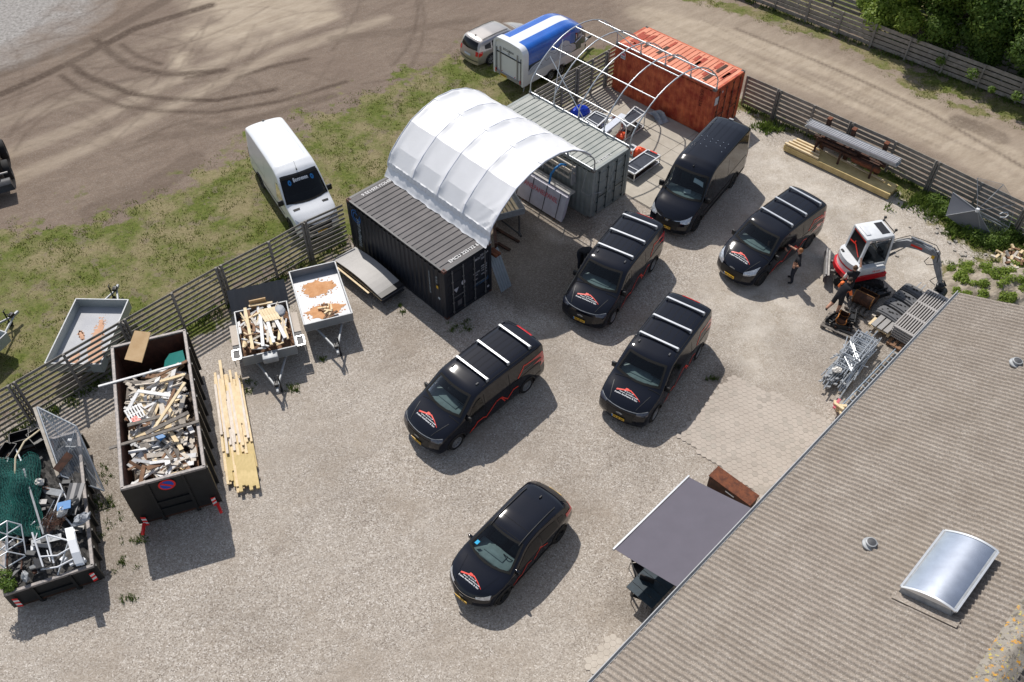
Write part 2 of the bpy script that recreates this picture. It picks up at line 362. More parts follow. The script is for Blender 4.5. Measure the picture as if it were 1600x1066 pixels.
def hood_logo(c,x,hwid=.40,dx=0.,front=.0):
    "red roof with chimney over three lines of lettering; read from in front of the vehicle (reading direction is +y)"
    a=MB(); b=MB(); s=hwid/.42
    def P(u,v): return (x-v*s*1.02,u*s*1.42)      # u to viewer's right = vehicle's +y
    A=[(-.42,.02),(-.18,.115),(.02,.195)]; B=[(.02,.195),(.22,.09),(.44,-.06)]
    def strip(pts,w0,w1):
        n=len(pts)-1
        for i in range(n):
            (u0,v0),(u1,v1)=pts[i],pts[i+1]; wa=w0+(w1-w0)*i/n; wb=w0+(w1-w0)*(i+1)/n
            c.patch('',[P(u0,v0+wa/2),P(u1,v1+wb/2)],[P(u0,v0-wa/2),P(u1,v1-wb/2)],'z',None,2,.010,None,a,0,6)
    strip(A,.072,.060); strip(B,.056,.022)
    c.patch('',[P(-.15,.235),P(-.045,.235)],[P(-.17,.13),P(-.04,.165)],'z',None,2,.012,None,a,0,3)
    c.text(b,'Tlf. 40 93 51 08',.062*s,*P(.0,.075),'z',(0,1),0,.012,1.15,.02); c.text(b,'Tømrer- og snedkermester',.068*s,*P(.03,-.01),'z',(0,1),0,.012,1.25,.02); c.text(b,'Preben Andreasen & Søn',.095*s,*P(-.03,-.105),'z',(0,1),0,.012,1.18,.02)
    a.build('roof_emblem',M['redv'],c.root); b.build('bonnet_lettering',M['whitev'],c.root)
def side_logo(c,pts,ax,wd=.05,more=()):
    a=MB()
    c.line(a,pts,wd,ax)
    for q in more: c.line(a,q,wd,ax)
    a.build('red_roofline_graphic',M['redv'],c.root)
def number_plate(root,x,z,txt,y=0,rear=False):
    p=bpy.data.objects.new('number_plate',None); col.objects.link(p); p.parent=root; p.location=(x,y,z); p.rotation_euler[2]=PI if rear else 0
    a=MB(); a.box((0,0,0),(.015,.5,.115)); a.build('plate',M['plate'],p); b=MB(); b.box((.009,-.228,0),(.006,.044,.113)); b.build('country_band',M['blueh'],p)
    t=MB(); add_text(t,txt,.1,(.0125,.022,0),(0,1,0),(0,0,1),0,.95,'CENTER',.02); t.build('characters',M['trim'],p)
def roofbars(c,xs,hw,z0=None,ends=True):
    for x in xs:
        a=MB(); zz=c.hit(x,0,'z',0).z+.075; a.beam((x,-hw,zz),(x,hw,zz),.075,.035); b=MB()
        o=a.build('roof_bar',M['bar'],c.root)
        for sg in(-1,1):
            q=c.hit(x-.05,sg*(hw-.02),'z',0); b.box((x,sg*(hw+.0),(q.z+zz)/2-.01),(.10,.06,max(.05,zz-q.z+.02)),0,0,None,.012); b.box((x-.09,sg*(hw-.04),q.z+.02),(.06,.045,.03),0,0,None,.01)
            b.build('bar_foot',M['zinc'],o,smooth=40); b=MB()
def place_on_left_wheels(root,F,Rr,hw,r=.34):
    F=at(*F,r);Rq=at(*Rr,r); h=math.atan2((F-Rq).y,(F-Rq).x); m=(F+Rq)/2; root.location=(m.x+math.sin(h)*hw,m.y-math.cos(h)*hw,0); root.rotation_euler[2]=h
# ---- panel vans with three roof bars
def make_van(label,new=True):
    root=thing('panel_van',label,'van',group='black work vans with roof bars'); s=1.0
    if new: p=dict(top=[(-2.74,1.80),(-2.70,1.88),(-2.60,1.945),(-2.3,1.975),(-1,2.0),(.2,1.995),(.62,1.955),(.82,1.90),(1.62,1.33),(1.80,1.27),(2.2,1.17),(2.46,1.07),(2.58,.99),(2.64,.90)],
        wid=[(-2.74,.95),(-2.5,1.0),(-1.5,1.02),(1.3,1.02),(2.0,1.01),(2.4,.98),(2.56,.95),(2.64,.90)],crown=[(-2.74,.10),(-2.5,.16),(.6,.15),(1.6,.13),(2.2,.13),(2.64,.12)],belt=1.12,tum=.165,zb=.24,
        bow=[(-2.74,-.06),(-2.4,-.03),(.3,.0),(.8,.08),(1.7,.15),(2.3,.17),(2.64,.20)],bulgef=[(.2,.03),(.45,.10),(.62,.10),(.8,.07),(1.0,0)],bulger=[(.3,-.05),(.6,-.06),(.95,-.03),(1.2,-.02),(1.9,0)]); wx=(1.775,-1.775)
    else: p=dict(top=[(-2.62,1.80),(-2.58,1.88),(-2.48,1.945),(-2.2,1.975),(-1,2.0),(.1,1.995),(.52,1.95),(.72,1.89),(1.50,1.32),(1.68,1.25),(2.05,1.14),(2.32,1.03),(2.44,.94),(2.50,.84)],
        wid=[(-2.62,.95),(-2.4,.99),(-1.5,1.0),(1.2,1.0),(1.8,.99),(2.2,.95),(2.42,.90),(2.50,.84)],crown=[(-2.62,.10),(-2.4,.16),(.5,.15),(1.5,.13),(2.1,.13),(2.5,.12)],belt=1.12,tum=.165,zb=.24,
        bow=[(-2.62,-.06),(-2.3,-.03),(.2,.0),(.7,.10),(1.6,.17),(2.1,.22),(2.50,.27)],bulgef=[(.2,.03),(.45,.12),(.62,.11),(.8,.06),(1.0,0)],bulger=[(.3,-.05),(.6,-.06),(.95,-.03),(1.2,-.02),(1.9,0)]); wx=(1.66,-1.66)
    dx=0 if new else -.12; wz=.34
    c=Car(p,root,M['paint'])
    ys=[-.74,-.5,-.25,0,.25,.5,.74]
    wt=[(.90+dx-.10*(y/.8)**2,y*.97) for y in ys]; wb=[(1.60+dx-.20*(y/.8)**2,y*1.13) for y in ys]
    sw=[(.47+dx,1.66),(.68+dx,1.64),(.92+dx,1.50)],[(.45+dx,1.10),(.85+dx,1.10),(1.28+dx,1.13)]
    c.cut(wt,wb,'z'); 
    for sd in 'lr': c.cut(*sw,sd)
    arches(c,wx,.395,1.0); c.wheelcut(wx,.395)
    c.patch('windscreen',wt,wb,'z',M['glass'],12,.004); _f=MB(); c.line(_f,list(wt)+list(reversed(wb)),.075,'z',.012,0,True); c.mark(_f,M['gap'])
    for sd in 'lr': c.patch('side_window',*sw,sd,M['glassd'],6,.006)
    c.patch('rear_window',[(-.7,1.72),(-.03,1.72)],[(-.74,1.2),(-.03,1.2)],'b',M['blk'],4,.006); c.patch('rear_window',[(.03,1.72),(.7,1.72)],[(.03,1.2),(.74,1.2)],'b',M['blk'],4,.006)
    interior(c,1.50+dx,1.22,.80,[(.38+dx,.45),(.38+dx,-.02),(.38+dx,-.47)],.52,steer=(.93+dx,.45,1.18),bulk=-.05+dx)
    for sg in(1,-1):
        if new: A=[(sg*.93,.98),(sg*.78,.95),(sg*.58,.915)];B=[(sg*.95,.86),(sg*.80,.84),(sg*.62,.835)]
        else: A=[(sg*.88,1.08),(sg*.74,.99),(sg*.50,.88)];B=[(sg*.90,.84),(sg*.75,.78),(sg*.52,.74)]
        c.patch('headlight',A,B,'f',mat('smoked_lamp',(.07,.075,.10),.1,.2,.3,14,coat=1) if new else M['lamp'],5,.012)
        t=MB(); c.patch('',[(sg*.90,1.55),(sg*.97,1.5)],[(sg*.93,.95),(sg*1.0,.95)],'b',None,5,.012,None,t,0,3); t.build('tail_light',M['redl'],root)
    c.patch('grille',[(-.56,.80),(0,.83),(.56,.80)],[(-.5,.44),(0,.42),(.5,.44)],'f',M['trim'],5,.010)
    if new:
        g=MB(); c.line(g,[(-.9,.985),(-.6,.93),(0,.925),(.6,.93),(.9,.985)],.016,'f',.012); g.build('light_strip',M['zinc'],root)
    e=MB(); q=c.hit(0,.73 if new else .86,'f',.014)
    e.add([(q.x,.125*math.cos(k*PI/10),q.z+.05*math.sin(k*PI/10)) for k in range(20)],[tuple(range(20))]); e.build('oval_badge',M['zinc'],root)
    q=c.hit(0,.50,'f',.03); number_plate(root,q.x+.01,.53,'DB 28 641' if new else 'CP 91 307')
    number_plate(root,c.hit(0,1.0,'b',.02).x-.01,1.02,'DB 28 641' if new else 'CP 91 307',0,True)
    mirror(c,1.22+dx,.98,1.22,1); mirror(c,1.22+dx,.98,1.22,-1)
    h=MB()
    for y in (-.62,-.37,-.12,.12,.37,.62): c.line(h,[(-2.25,y),(.15+dx,y)],.010,'z',.005)
    c.line(h,[(-2.35,.80),(.3+dx,.80)],.02,'z',.008); c.line(h,[(-2.35,-.80),(.3+dx,-.80)],.02,'z',.008); c.mark(h,M['gap']); cr=MB()
    for sg in(1,-1): c.line(cr,[(1.86+dx,sg*.72),(2.2+dx,sg*.62),(2.5+dx,sg*.52)],.022,'z',.012)
    c.mark(cr,M['steel'])
    d=MB()
    for x0_ in (.38+dx,-.85): 
        for sd in 'lr': c.line(d,[(x0_,.36),(x0_,1.70)],.014,sd,.006)
    for sd in 'lr': c.line(d,[(1.33+dx,.36),(1.33+dx,1.12)],.014,sd,.006); c.line(d,[(-2.35,1.16),(-.9,1.16)],.022,sd,.006); c.line(d,[(-2.5,.62),(-1.2,.62)],.02,sd,.006)
    for q in ((wb[0][0]+.05,-.70),(wb[0][0]+.05,.62)): c.line(d,[(wb[3][0]+.04,q[1]-.1),(wb[3][0]-.02,q[1]+.5)],.02,'z',.02)
    c.mark(d,M['gap'])
    roofbars(c,(.02+dx,-1.02+dx*.5,-2.12),.76)
    if new:
        f=MB()
        for x,y in ((.35,.60),(.35,-.60)):
            q=c.hit(x,y,'z',.02); f.box(q,(.13,.06,.05),0,0,None,.015)
        f.builds('roof_fitting',M['greyd'],root)
        c.patch('brake_light',[(-2.60,-.36),(-2.60,0),(-2.60,.36)],[(-2.695,-.36),(-2.695,0),(-2.695,.36)],'z',M['redl'],3,.012)
    hood_logo(c,2.16+dx*.9,.33)
    for sd in 'lr':
        side_logo(c,[(1.0,.42),(.78,.62),(.52,.62),(.36,.52),(-.15,.92),(-.42,.92),(-.72,.56),(-1.02,.84),(-1.25,.80)],sd,.05,[[(1.15,.33),(1.02,.47)],[(-.40,.90),(-.58,.58)]])
        side_logo(c,[(-1.28,1.22),(-1.55,1.46),(-1.62,1.56),(-1.72,1.53),(-2.25,1.47)],sd,.055)
        t=MB(); c.text(t,'Preben Andreasen',.10,-1.85,1.33,sd,(-1,0) if sd=='l' else (1,0),0,.010,.8,.005); t.build('flank_lettering',mat('dim_lettering',(.16,.16,.17),.5,0,0),root)
    c.finish()
    for x in wx:
        for sg in(1,-1): wheel(root,x,sg*.885,sg,.34,.23,M['rim'] if new else M['steel'],10 if new else 16)
    return root
v1=make_van('black van with roof bars closest to the dark container, sun glinting on its cab roof')
place_on_left_wheels(v1,(714,692),(824,603),1.0)
v2=dup(v1,label='black van with roof bars standing beside the man bending at its far side'); place_on_left_wheels(v2,(957.5,497),(1021.7,412.9),1.0)
v3=dup(v1,label='black van with roof bars parked beside the corner of the hexagon paving'); place_on_left_wheels(v3,(1022.9,649.3),(1093,549),1.0)
v4=make_van('black van with chrome framed headlights and a man pointing at its driver door',False); place_on_left_wheels(v4,(1189.8,437),(1264.7,377.6),.98)
# ---- tall van
def tall_van(white):
    if white: root=thing('delivery_van','tall white delivery van parked on the grass with black mirrors','van')
    else: root=thing('delivery_van','tall black high roof van without roof bars in front of the orange container','van')
    m=M['white'] if white else M['paint']
    p=dict(top=[(-3.06,2.42),(-3.0,2.52),(-2.85,2.59),(-2.3,2.63),(-.5,2.64),(.55,2.60),(.95,2.47),(1.22,2.25),(1.88,1.47),(2.05,1.38),(2.45,1.25),(2.72,1.12),(2.84,1.02),(2.90,.90)],
      wid=[(-3.06,.96),(-2.8,1.0),(1.4,1.01),(2.0,.99),(2.5,.97),(2.8,.93),(2.90,.88)],crown=[(-3.06,.12),(-2.8,.20),(.5,.20),(1.3,.17),(1.9,.14),(2.90,.14)],belt=1.25,tum=.10,zb=.26,
      bow=[(-3.06,-.05),(-2.7,.0),(.5,.0),(1.0,.08),(1.9,.14),(2.5,.18),(2.90,.22)],bulgef=[(.2,.05),(.5,.14),(.7,.13),(.9,.05),(1.1,0)],bulger=[(.3,-.06),(.6,-.07),(.9,0),(2.4,0)]); wx=(1.93,-1.75)
    c=Car(p,root,m); ys=[-.82,-.5,-.25,0,.25,.5,.82]
    wt=[(1.20-.09*(y/.8)**2,y*.97) for y in ys]; wb=[(1.95-.20*(y/.8)**2,y*1.10) for y in ys]
    sw=[(.72,1.95),(.95,1.95),(1.22,1.82)],[(.70,1.22),(1.1,1.20),(1.62,1.24)]
    c.cut(wt,wb,'z'); [c.cut(*sw,s) for s in 'lr']; arches(c,wx,.42,1.0,.36); c.wheelcut(wx,.42,.36)
    if white:
        fr=MB(); ws=[(a+(-.10 if 1 else 0),b*1.03) for a,b in wt]; c.patch('',ws,[(a+.02,b) for a,b in wt],'z',None,3,.006,None,fr); fr.build('windscreen_band',M['blk'],root,smooth=50)
    c.patch('windscreen',wt,wb,'z',M['glassd'] if white else M['glass'],12,.005); _f=MB(); c.line(_f,list(wt)+list(reversed(wb)),.07,'z',.012,0,True); c.mark(_f,M['gap']); [c.patch('side_window',*sw,s,M['glassd'],6,.006) for s in 'lr']
    interior(c,1.78,1.36,.84,[(.62,.48),(.62,0),(.62,-.48)],.62,steer=(1.16,.47,1.32),bulk=.2)
    if not white:
        o=MB(); o.box((1.45,.1,1.42),(.25,.3,.05),.4); o.build('paper',M['whitev'],root); c.patch('sun_visor',[(1.30,.25),(1.30,.68)],[(1.42,.27),(1.42,.74)],'z',M['mist'],2,-.03)
    for sg in(1,-1):
        c.patch('headlight',[(sg*.90,1.10),(sg*.76,1.02),(sg*.56,.95)],[(sg*.92,.86),(sg*.78,.83),(sg*.58,.83)],'f',M['lamp'],5,.012)
        t=MB(); c.patch('',[(sg*.86,1.5),(sg*.96,1.5)],[(sg*.88,.95),(sg*.98,.95)],'b',None,5,.012,None,t,0,2); t.build('tail_light',M['redl'],root)
        mirror(c,1.52,1.0,1.42,sg,M['trim'],1.15)
    c.patch('grille',[(-.54,.88),(0,.91),(.54,.88)],[(-.5,.50),(0,.48),(.5,.50)],'f',M['trim'],5,.010)
    g=MB(); c.line(g,[(-.58,.93),(-.2,.88),(.2,.88),(.58,.93)],.022,'f',.014); g.build('chrome_strip',M['chrome'] if not white else M['trim'],root)
    e=MB(); q=c.hit(0,.84,'f',.02); e.add([(q.x,.07*math.cos(k*PI/10),q.z+.06*math.sin(k*PI/10)) for k in range(20)],[tuple(range(20))]); e.build('round_badge',M['zinc'],root)
    q=c.hit(0,.52,'f',.03); number_plate(root,q.x+.01,.55,'CZ 55 190')
    h=MB()
    for y in (-.66,-.4,-.13,.13,.4,.66): c.line(h,[(-2.6,y),(-.8 if not white else .3,y)],.03 if not white else .012,'z',.009)
    c.mark(h,M['paint'] if not white else M['mist'])
    d=MB(); dm=M['gap'] if not white else M['grey']
    for s in 'lr':
        for x in (.60,-.75): c.line(d,[(x,.45),(x,2.1)],.014,s,.006)
        c.line(d,[(1.66,.5),(1.66,1.2)],.014,s,.006); c.line(d,[(-2.7,1.25),(-.8,1.25)],.02,s,.006)
    c.mark(d,dm)
    k=MB()
    for s in 'lr': c.line(k,[(-2.9,.42),(-2.25,.42)],.14,s,.012); c.line(k,[(-1.2,.42),(1.4,.42)],.14,s,.012); c.line(k,[(-1.25,.75),(1.45,.75)],.05,s,.012)
    c.mark(k,M['trim'])
    f=MB()
    if not white:
        r_=random.Random(3)
        for x in (-.35,-.75,-1.0):
            for y in (-.62,-.38,-.1,.15,.4,.62):
                if x>-.9 and r_.random()<.25: continue
                q=c.hit(x+r_.uniform(-.06,.06),y,'z',.015); f.box(q,(.035,.035,.02),0,0,None,.006)
        f.builds('roof_plug',M['chrome'],root)
    q=c.hit(.98,0,'z',.03); a=MB(); a.box(q,(.11,.04,.06),0,0,None,.015); a.tubes([q,q+Vector((-.2,.0,.3))],.006,5); a.build('aerial',M['trim'],root)
    q=c.hit(-2.9,.0,'z',.03); a=MB(); a.box((-2.9,.0 if white else -.1,q.z),(.10,.22 if not white else .1,.06),0,0,None,.015); a.build('reversing_camera',M['zinc'] if not white else M['trim'],root)
    if white:
        v=MB()
        for sg in(1,-1): c.patch('',[(2.10,sg*.50),(2.06,sg*.80)],[(2.20,sg*.52),(2.17,sg*.78)],'z',None,2,.008,None,v)
        v.builds('bonnet_vent',M['trim'],root)
        t=MB(); c.text(t,'Bonnesen',.16,1.29,0,'z',(0,1),0,.022,1.05,.03); t.build('windscreen_lettering',M['whitev'],root)
        u=MB()
        for y in (-.50,.50): c.line(u,[(1.33,y+.05*math.cos(a_)) if 0 else (1.31+.05*math.sin(a_),y+.05*math.cos(a_)) for a_ in [k*PI/4 for k in range(8)]],.05,'z',.022,0,True)
        u.builds('blue_round_sign',M['blueh'],root)
    c.finish()
    for x in wx:
        for sg in(1,-1): wheel(root,x,sg*.88,sg,.36,.24,M['steel'],8)
    return root
v5=tall_van(False); a_=(at(1044,350,.5)+at(1145,192.5,2.4))/2; h_=R(-124.2); v5.rotation_euler[2]=h_; v5.location=(a_.x+.08*math.cos(h_),a_.y+.08*math.sin(h_),0)
v6=tall_van(True); a_=(at(441,284,2.45)+at(500,263.6,2.45)+at(385.6,199,2.5)+at(434,181,2.5))/4; h_=R(-58.8); v6.rotation_euler[2]=h_; v6.location=(a_.x+.75*math.cos(h_),a_.y+.75*math.sin(h_),0)
# ---- crossover car
def crossover():
    root=thing('crossover_car','black crossover car with red tail lights parked alone nearest the awning','car')
    p=dict(top=[(-2.16,1.04),(-2.10,1.16),(-1.98,1.30),(-1.82,1.42),(-1.3,1.53),(-.5,1.60),(-.06,1.58),(.20,1.52),(1.10,1.10),(1.28,1.05),(1.7,.99),(2.0,.93),(2.14,.86),(2.2,.76)],
      wid=[(-2.16,.80),(-1.9,.88),(-1.4,.93),(1.2,.94),(1.6,.93),(1.95,.88),(2.12,.82),(2.2,.74)],crown=[(-2.16,.16),(-1.8,.13),(.4,.13),(1.2,.10),(2.2,.10)],belt=.96,tum=.46,zb=.22,
      bow=[(-2.16,-.14),(-1.7,-.08),(-.8,.0),(.2,.02),(.6,.10),(1.3,.16),(1.8,.22),(2.2,.30)],bulgef=[(.2,.02),(.4,.10),(.6,.10),(.8,.02)],bulger=[(.3,-.08),(.6,-.14),(.95,-.10),(1.15,-.05),(1.5,.0)],n=2.6); wx=(1.36,-1.38)
    c=Car(p,root,M['paint']); ys=[-.64,-.42,-.2,0,.2,.42,.64]
    wt=[(.24-.07*(y/.64)**2,y*.97) for y in ys]; wb=[(1.17-.20*(y/.64)**2,y*1.25) for y in ys]
    s1=[(-.42,1.38),(-.02,1.37),(.24,1.28)],[(-.42,.98),(.2,.97),(.84,.96)]; s2=[(-.50,1.38),(-.9,1.35),(-1.25,1.28)],[(-.50,.98),(-.9,.99),(-1.3,1.01)]; s3=[(-1.34,1.27),(-1.62,1.19)],[(-1.38,1.02),(-1.70,1.06)]
    c.cut(wt,wb,'z')
    arches(c,wx,.39,.93,.34); c.wheelcut(wx,.39)
    c.patch('windscreen',wt,wb,'z',M['glass'],12,.004); _f=MB(); c.line(_f,list(wt)+list(reversed(wb)),.07,'z',.012,0,True); c.mark(_f,M['gap'])
    for s in 'lr': c.patch('side_window',*s1,s,M['blk'],5); c.patch('side_window',*s2,s,M['blk'],5); c.patch('side_window',*s3,s,M['blk'],3)
    c.patch('rear_window',[(-.50,1.33),(0,1.36),(.50,1.33)],[(-.62,1.08),(0,1.06),(.62,1.08)],'b',M['blk'],5)
    interior(c,1.06,.98,.70,[(.02,.38),(.02,-.38),(-.75,.38),(-.75,-.38)],.36,steer=(.52,.38,.92))
    for sg in(1,-1):
        c.patch('headlight',[(sg*.78,.88),(sg*.62,.83),(sg*.42,.80)],[(sg*.80,.74),(sg*.64,.72),(sg*.44,.73)],'f',M['lamp'],4,.010)
        t=MB(); s='l' if sg>0 else 'r'; c.patch('',[(-1.72,1.10),(-2.08,1.04)],[(-1.74,.94),(-2.12,.84)],s,None,3,.014,None,t,0,4); c.patch('',[(sg*.52,1.05),(sg*.80,1.05)],[(sg*.52,.88),(sg*.82,.88)],'b',None,3,.012,None,t,0,4); t.build('tail_light',M['redl'],root)
        mirror(c,.78,.86,1.03,sg,M['paint'],.85)
        r_=MB(); pts=[c.hit(x,sg*.56,'z',.035) for x in (-1.5,-1.2,-.7,-.2,.1,.25)]; r_.tubes(pts,.016,6); r_.build('roof_rail',M['trim'],root,smooth=60)
    c.patch('grille',[(-.4,.70),(0,.71),(.4,.70)],[(-.36,.42),(0,.40),(.36,.42)],'f',M['trim'],4,.01)
    g=MB(); c.line(g,[(-.42,.745),(0,.74),(.42,.745)],.014,'f',.014); g.build('chrome_strip',M['chrome'],root)
    g=MB(); c.line(g,[(.52,.34),(.72,.35),(.80,.40)],.03,'f',.02); c.line(g,[(-.52,.34),(-.72,.35),(-.80,.40)],.03,'f',.02); g.builds('bumper_trim',M['chrome'],root)
    e=MB(); q=c.hit(0,.66,'f',.02); e.add([(q.x,.09*math.cos(k*PI/10),q.z+.035*math.sin(k*PI/10)) for k in range(20)],[tuple(range(20))]); e.build('oval_badge',M['zinc'],root)
    q=c.hit(0,.48,'f',.03); number_plate(root,q.x+.01,.50,'DA 70 418'); number_plate(root,c.hit(0,.85,'b',.02).x-.01,.86,'DA 70 418',0,True)
    b=MB(); c.patch('',[(.90,-.68),(.91,-.56)],[(.78,-.64),(.79,-.53)],'z',None,2,.012,None,b); b.build('parking_sticker',mat('cyan_sticker',(.03,.42,.72),.5,0,0),root)
    o=MB(); q=c.hit(-1.5,0,'z',.03); o.box(q,(.12,.05,.06),0,0,None,.015); o.build('aerial',M['trim'],root)
    g=MB(); c.line(g,[(.14,-.60),(.14,.60)],.014,'z',.006); c.line(g,[(-.25,-.62),(-.25,.62)],.01,'z',.006)
    for s in 'lr':
        for x in(-.46,.72): c.line(g,[(x,.4),(x,1.0)],.012,s,.006)
        c.line(g,[(-1.25,.7),(-1.32,1.0)],.012,s,.006)
    c.mark(g,M['gap'])
    hd=MB(); 
    for sg in(1,-1): c.line(hd,[(1.28,sg*.62),(1.75,sg*.50),(2.05,sg*.42)],.02,'z',.010)
    c.mark(hd,M['paint'])
    k=MB()
    for s in 'lr': c.line(k,[(-.95,.36),(.95,.36)],.14,s,.010)
    c.mark(k,M['trim'])
    hood_logo(c,1.84,.29)
    for s in 'lr': side_logo(c,[(.98,.44),(.72,.60),(.55,.56),(.30,.86),(.10,.80)],s,.04,[[(-.05,.70),(-.35,.98),(-.7,.78)]])
    c.finish()
    for x in wx:
        for sg in(1,-1): wheel(root,x,sg*.82,sg,.34,.22,M['steel'],5,.7)
    return root
suv=crossover(); place_on_left_wheels(suv,(786.7,934),(875.9,835.6),.93)
# ---- estate car
def estate():
    root=thing('estate_car','silver beige estate car parked behind the blue and white box trailer','car')
    p=dict(top=[(-2.10,1.05),(-2.04,1.22),(-1.88,1.42),(-1.7,1.48),(-.8,1.52),(.05,1.49),(.30,1.43),(1.0,1.02),(1.18,.98),(1.65,.90),(1.95,.82),(2.05,.74),(2.1,.66)],
      wid=[(-2.10,.74),(-1.9,.80),(-1.4,.83),(1.2,.83),(1.6,.81),(2.1,.62)],crown=[(-2.10,.10),(-1.8,.12),(.3,.12),(1.1,.09),(2.1,.10)],belt=.90,tum=.30,zb=.2,
      bow=[(-2.10,-.12),(-1.7,-.06),(-.8,.0),(.2,.02),(.6,.09),(1.3,.16),(2.1,.34)],bulgef=[(.2,.02),(.4,.08),(.7,0)],bulger=[(.3,-.08),(.55,-.13),(.8,-.08),(1.1,0)],n=2.6); wx=(1.22,-1.24)
    c=Car(p,root,M['silver']); ys=[-.58,-.3,0,.3,.58]
    wt=[(.36-.07*(y/.6)**2,y*.93) for y in ys]; wb=[(1.02-.16*(y/.6)**2,y*1.14) for y in ys]
    s1=[(-.38,1.32),(.0,1.32),(.30,1.22)],[(-.38,.93),(.1,.92),(.74,.90)]; s2=[(-.46,1.32),(-.8,1.31),(-1.12,1.28)],[(-.46,.93),(-.8,.94),(-1.12,.95)]; s3=[(-1.22,1.27),(-1.62,1.22)],[(-1.22,.97),(-1.62,1.02)]
    rw=[(-.54,1.36),(0,1.38),(.54,1.36)],[(-.62,1.0),(0,.98),(.62,1.0)]
    c.cut(wt,wb,'z'); c.cut(*rw,'b')
    for s in 'lr': c.cut(*s1,s); c.cut(*s2,s)
    arches(c,wx,.35,.82,.31); c.wheelcut(wx,.35,.31)
    c.patch('windscreen',wt,wb,'z',M['glassd'],10,.004); c.patch('rear_window',*rw,'b',M['glassd'],6)
    for s in 'lr': [c.patch('side_window',*q,s,M['glassd'] if q is not s3 else M['blk'],4) for q in (s1,s2,s3)]
    interior(c,.98,.90,.62,[(.0,.34),(.0,-.34),(-.75,.34),(-.75,-.34)],.32,steer=(.48,.34,.85))
    for sg in(1,-1):
        s='l' if sg>0 else 'r'; t=MB(); c.patch('',[(-1.78,.96),(-2.06,.94)],[(-1.84,.74),(-2.06,.68)],s,None,3,.012,None,t,0,3); c.patch('',[(sg*.54,.96),(sg*.74,.94)],[(sg*.56,.72),(sg*.76,.70)],'b',None,3,.012,None,t,0,3); t.build('tail_light',M['redl'],root)
        mirror(c,.66,.78,.96,sg,M['silver'],.8); r_=MB(); r_.tubes([c.hit(x,sg*.56,'z',.03) for x in (-1.6,-1.2,-.6,0,.15)],.014,6); r_.build('roof_rail',M['trim'],root,smooth=60)
    g=MB(); c.line(g,[(-.72,.42),(0,.40),(.72,.42)],.06,'b',.012); g.build('bumper_strip',M['greyd'],root)
    g=MB(); c.line(g,[(-.2,.68),(.2,.68)],.10,'b',.014); g.build('plate_recess',M['mist'],root)
    g=MB(); c.line(g,[(.02,1.0),(.25,1.02)],.02,'b',.03); q=c.hit(-1.6,0,'z',.03); g.box(q,(.08,.03,.05)); g.build('rear_wiper',M['trim'],root)
    g=MB()
    for s in 'lr':
        for x in(-.42,.66): c.line(g,[(x,.34),(x,.9)],.012,s,.006)
        c.line(g,[(-1.05,.6),(-1.14,.95)],.012,s,.006)
    c.line(g,[(1.12,-.6),(1.16,0),(1.12,.6)],.012,'z',.006); c.mark(g,M['gap'])
    c.finish()
    for x in wx:
        for sg in(1,-1): wheel(root,x,sg*.74,sg,.31,.2,M['rim'],7,.7)
    return root
es=estate(); a_=(at(728,54.5,1.42)+at(747.3,65,1.42))/2; h_=R(42.5); es.rotation_euler[2]=h_; es.location=(a_.x+1.85*math.cos(h_),a_.y+1.85*math.sin(h_),0)
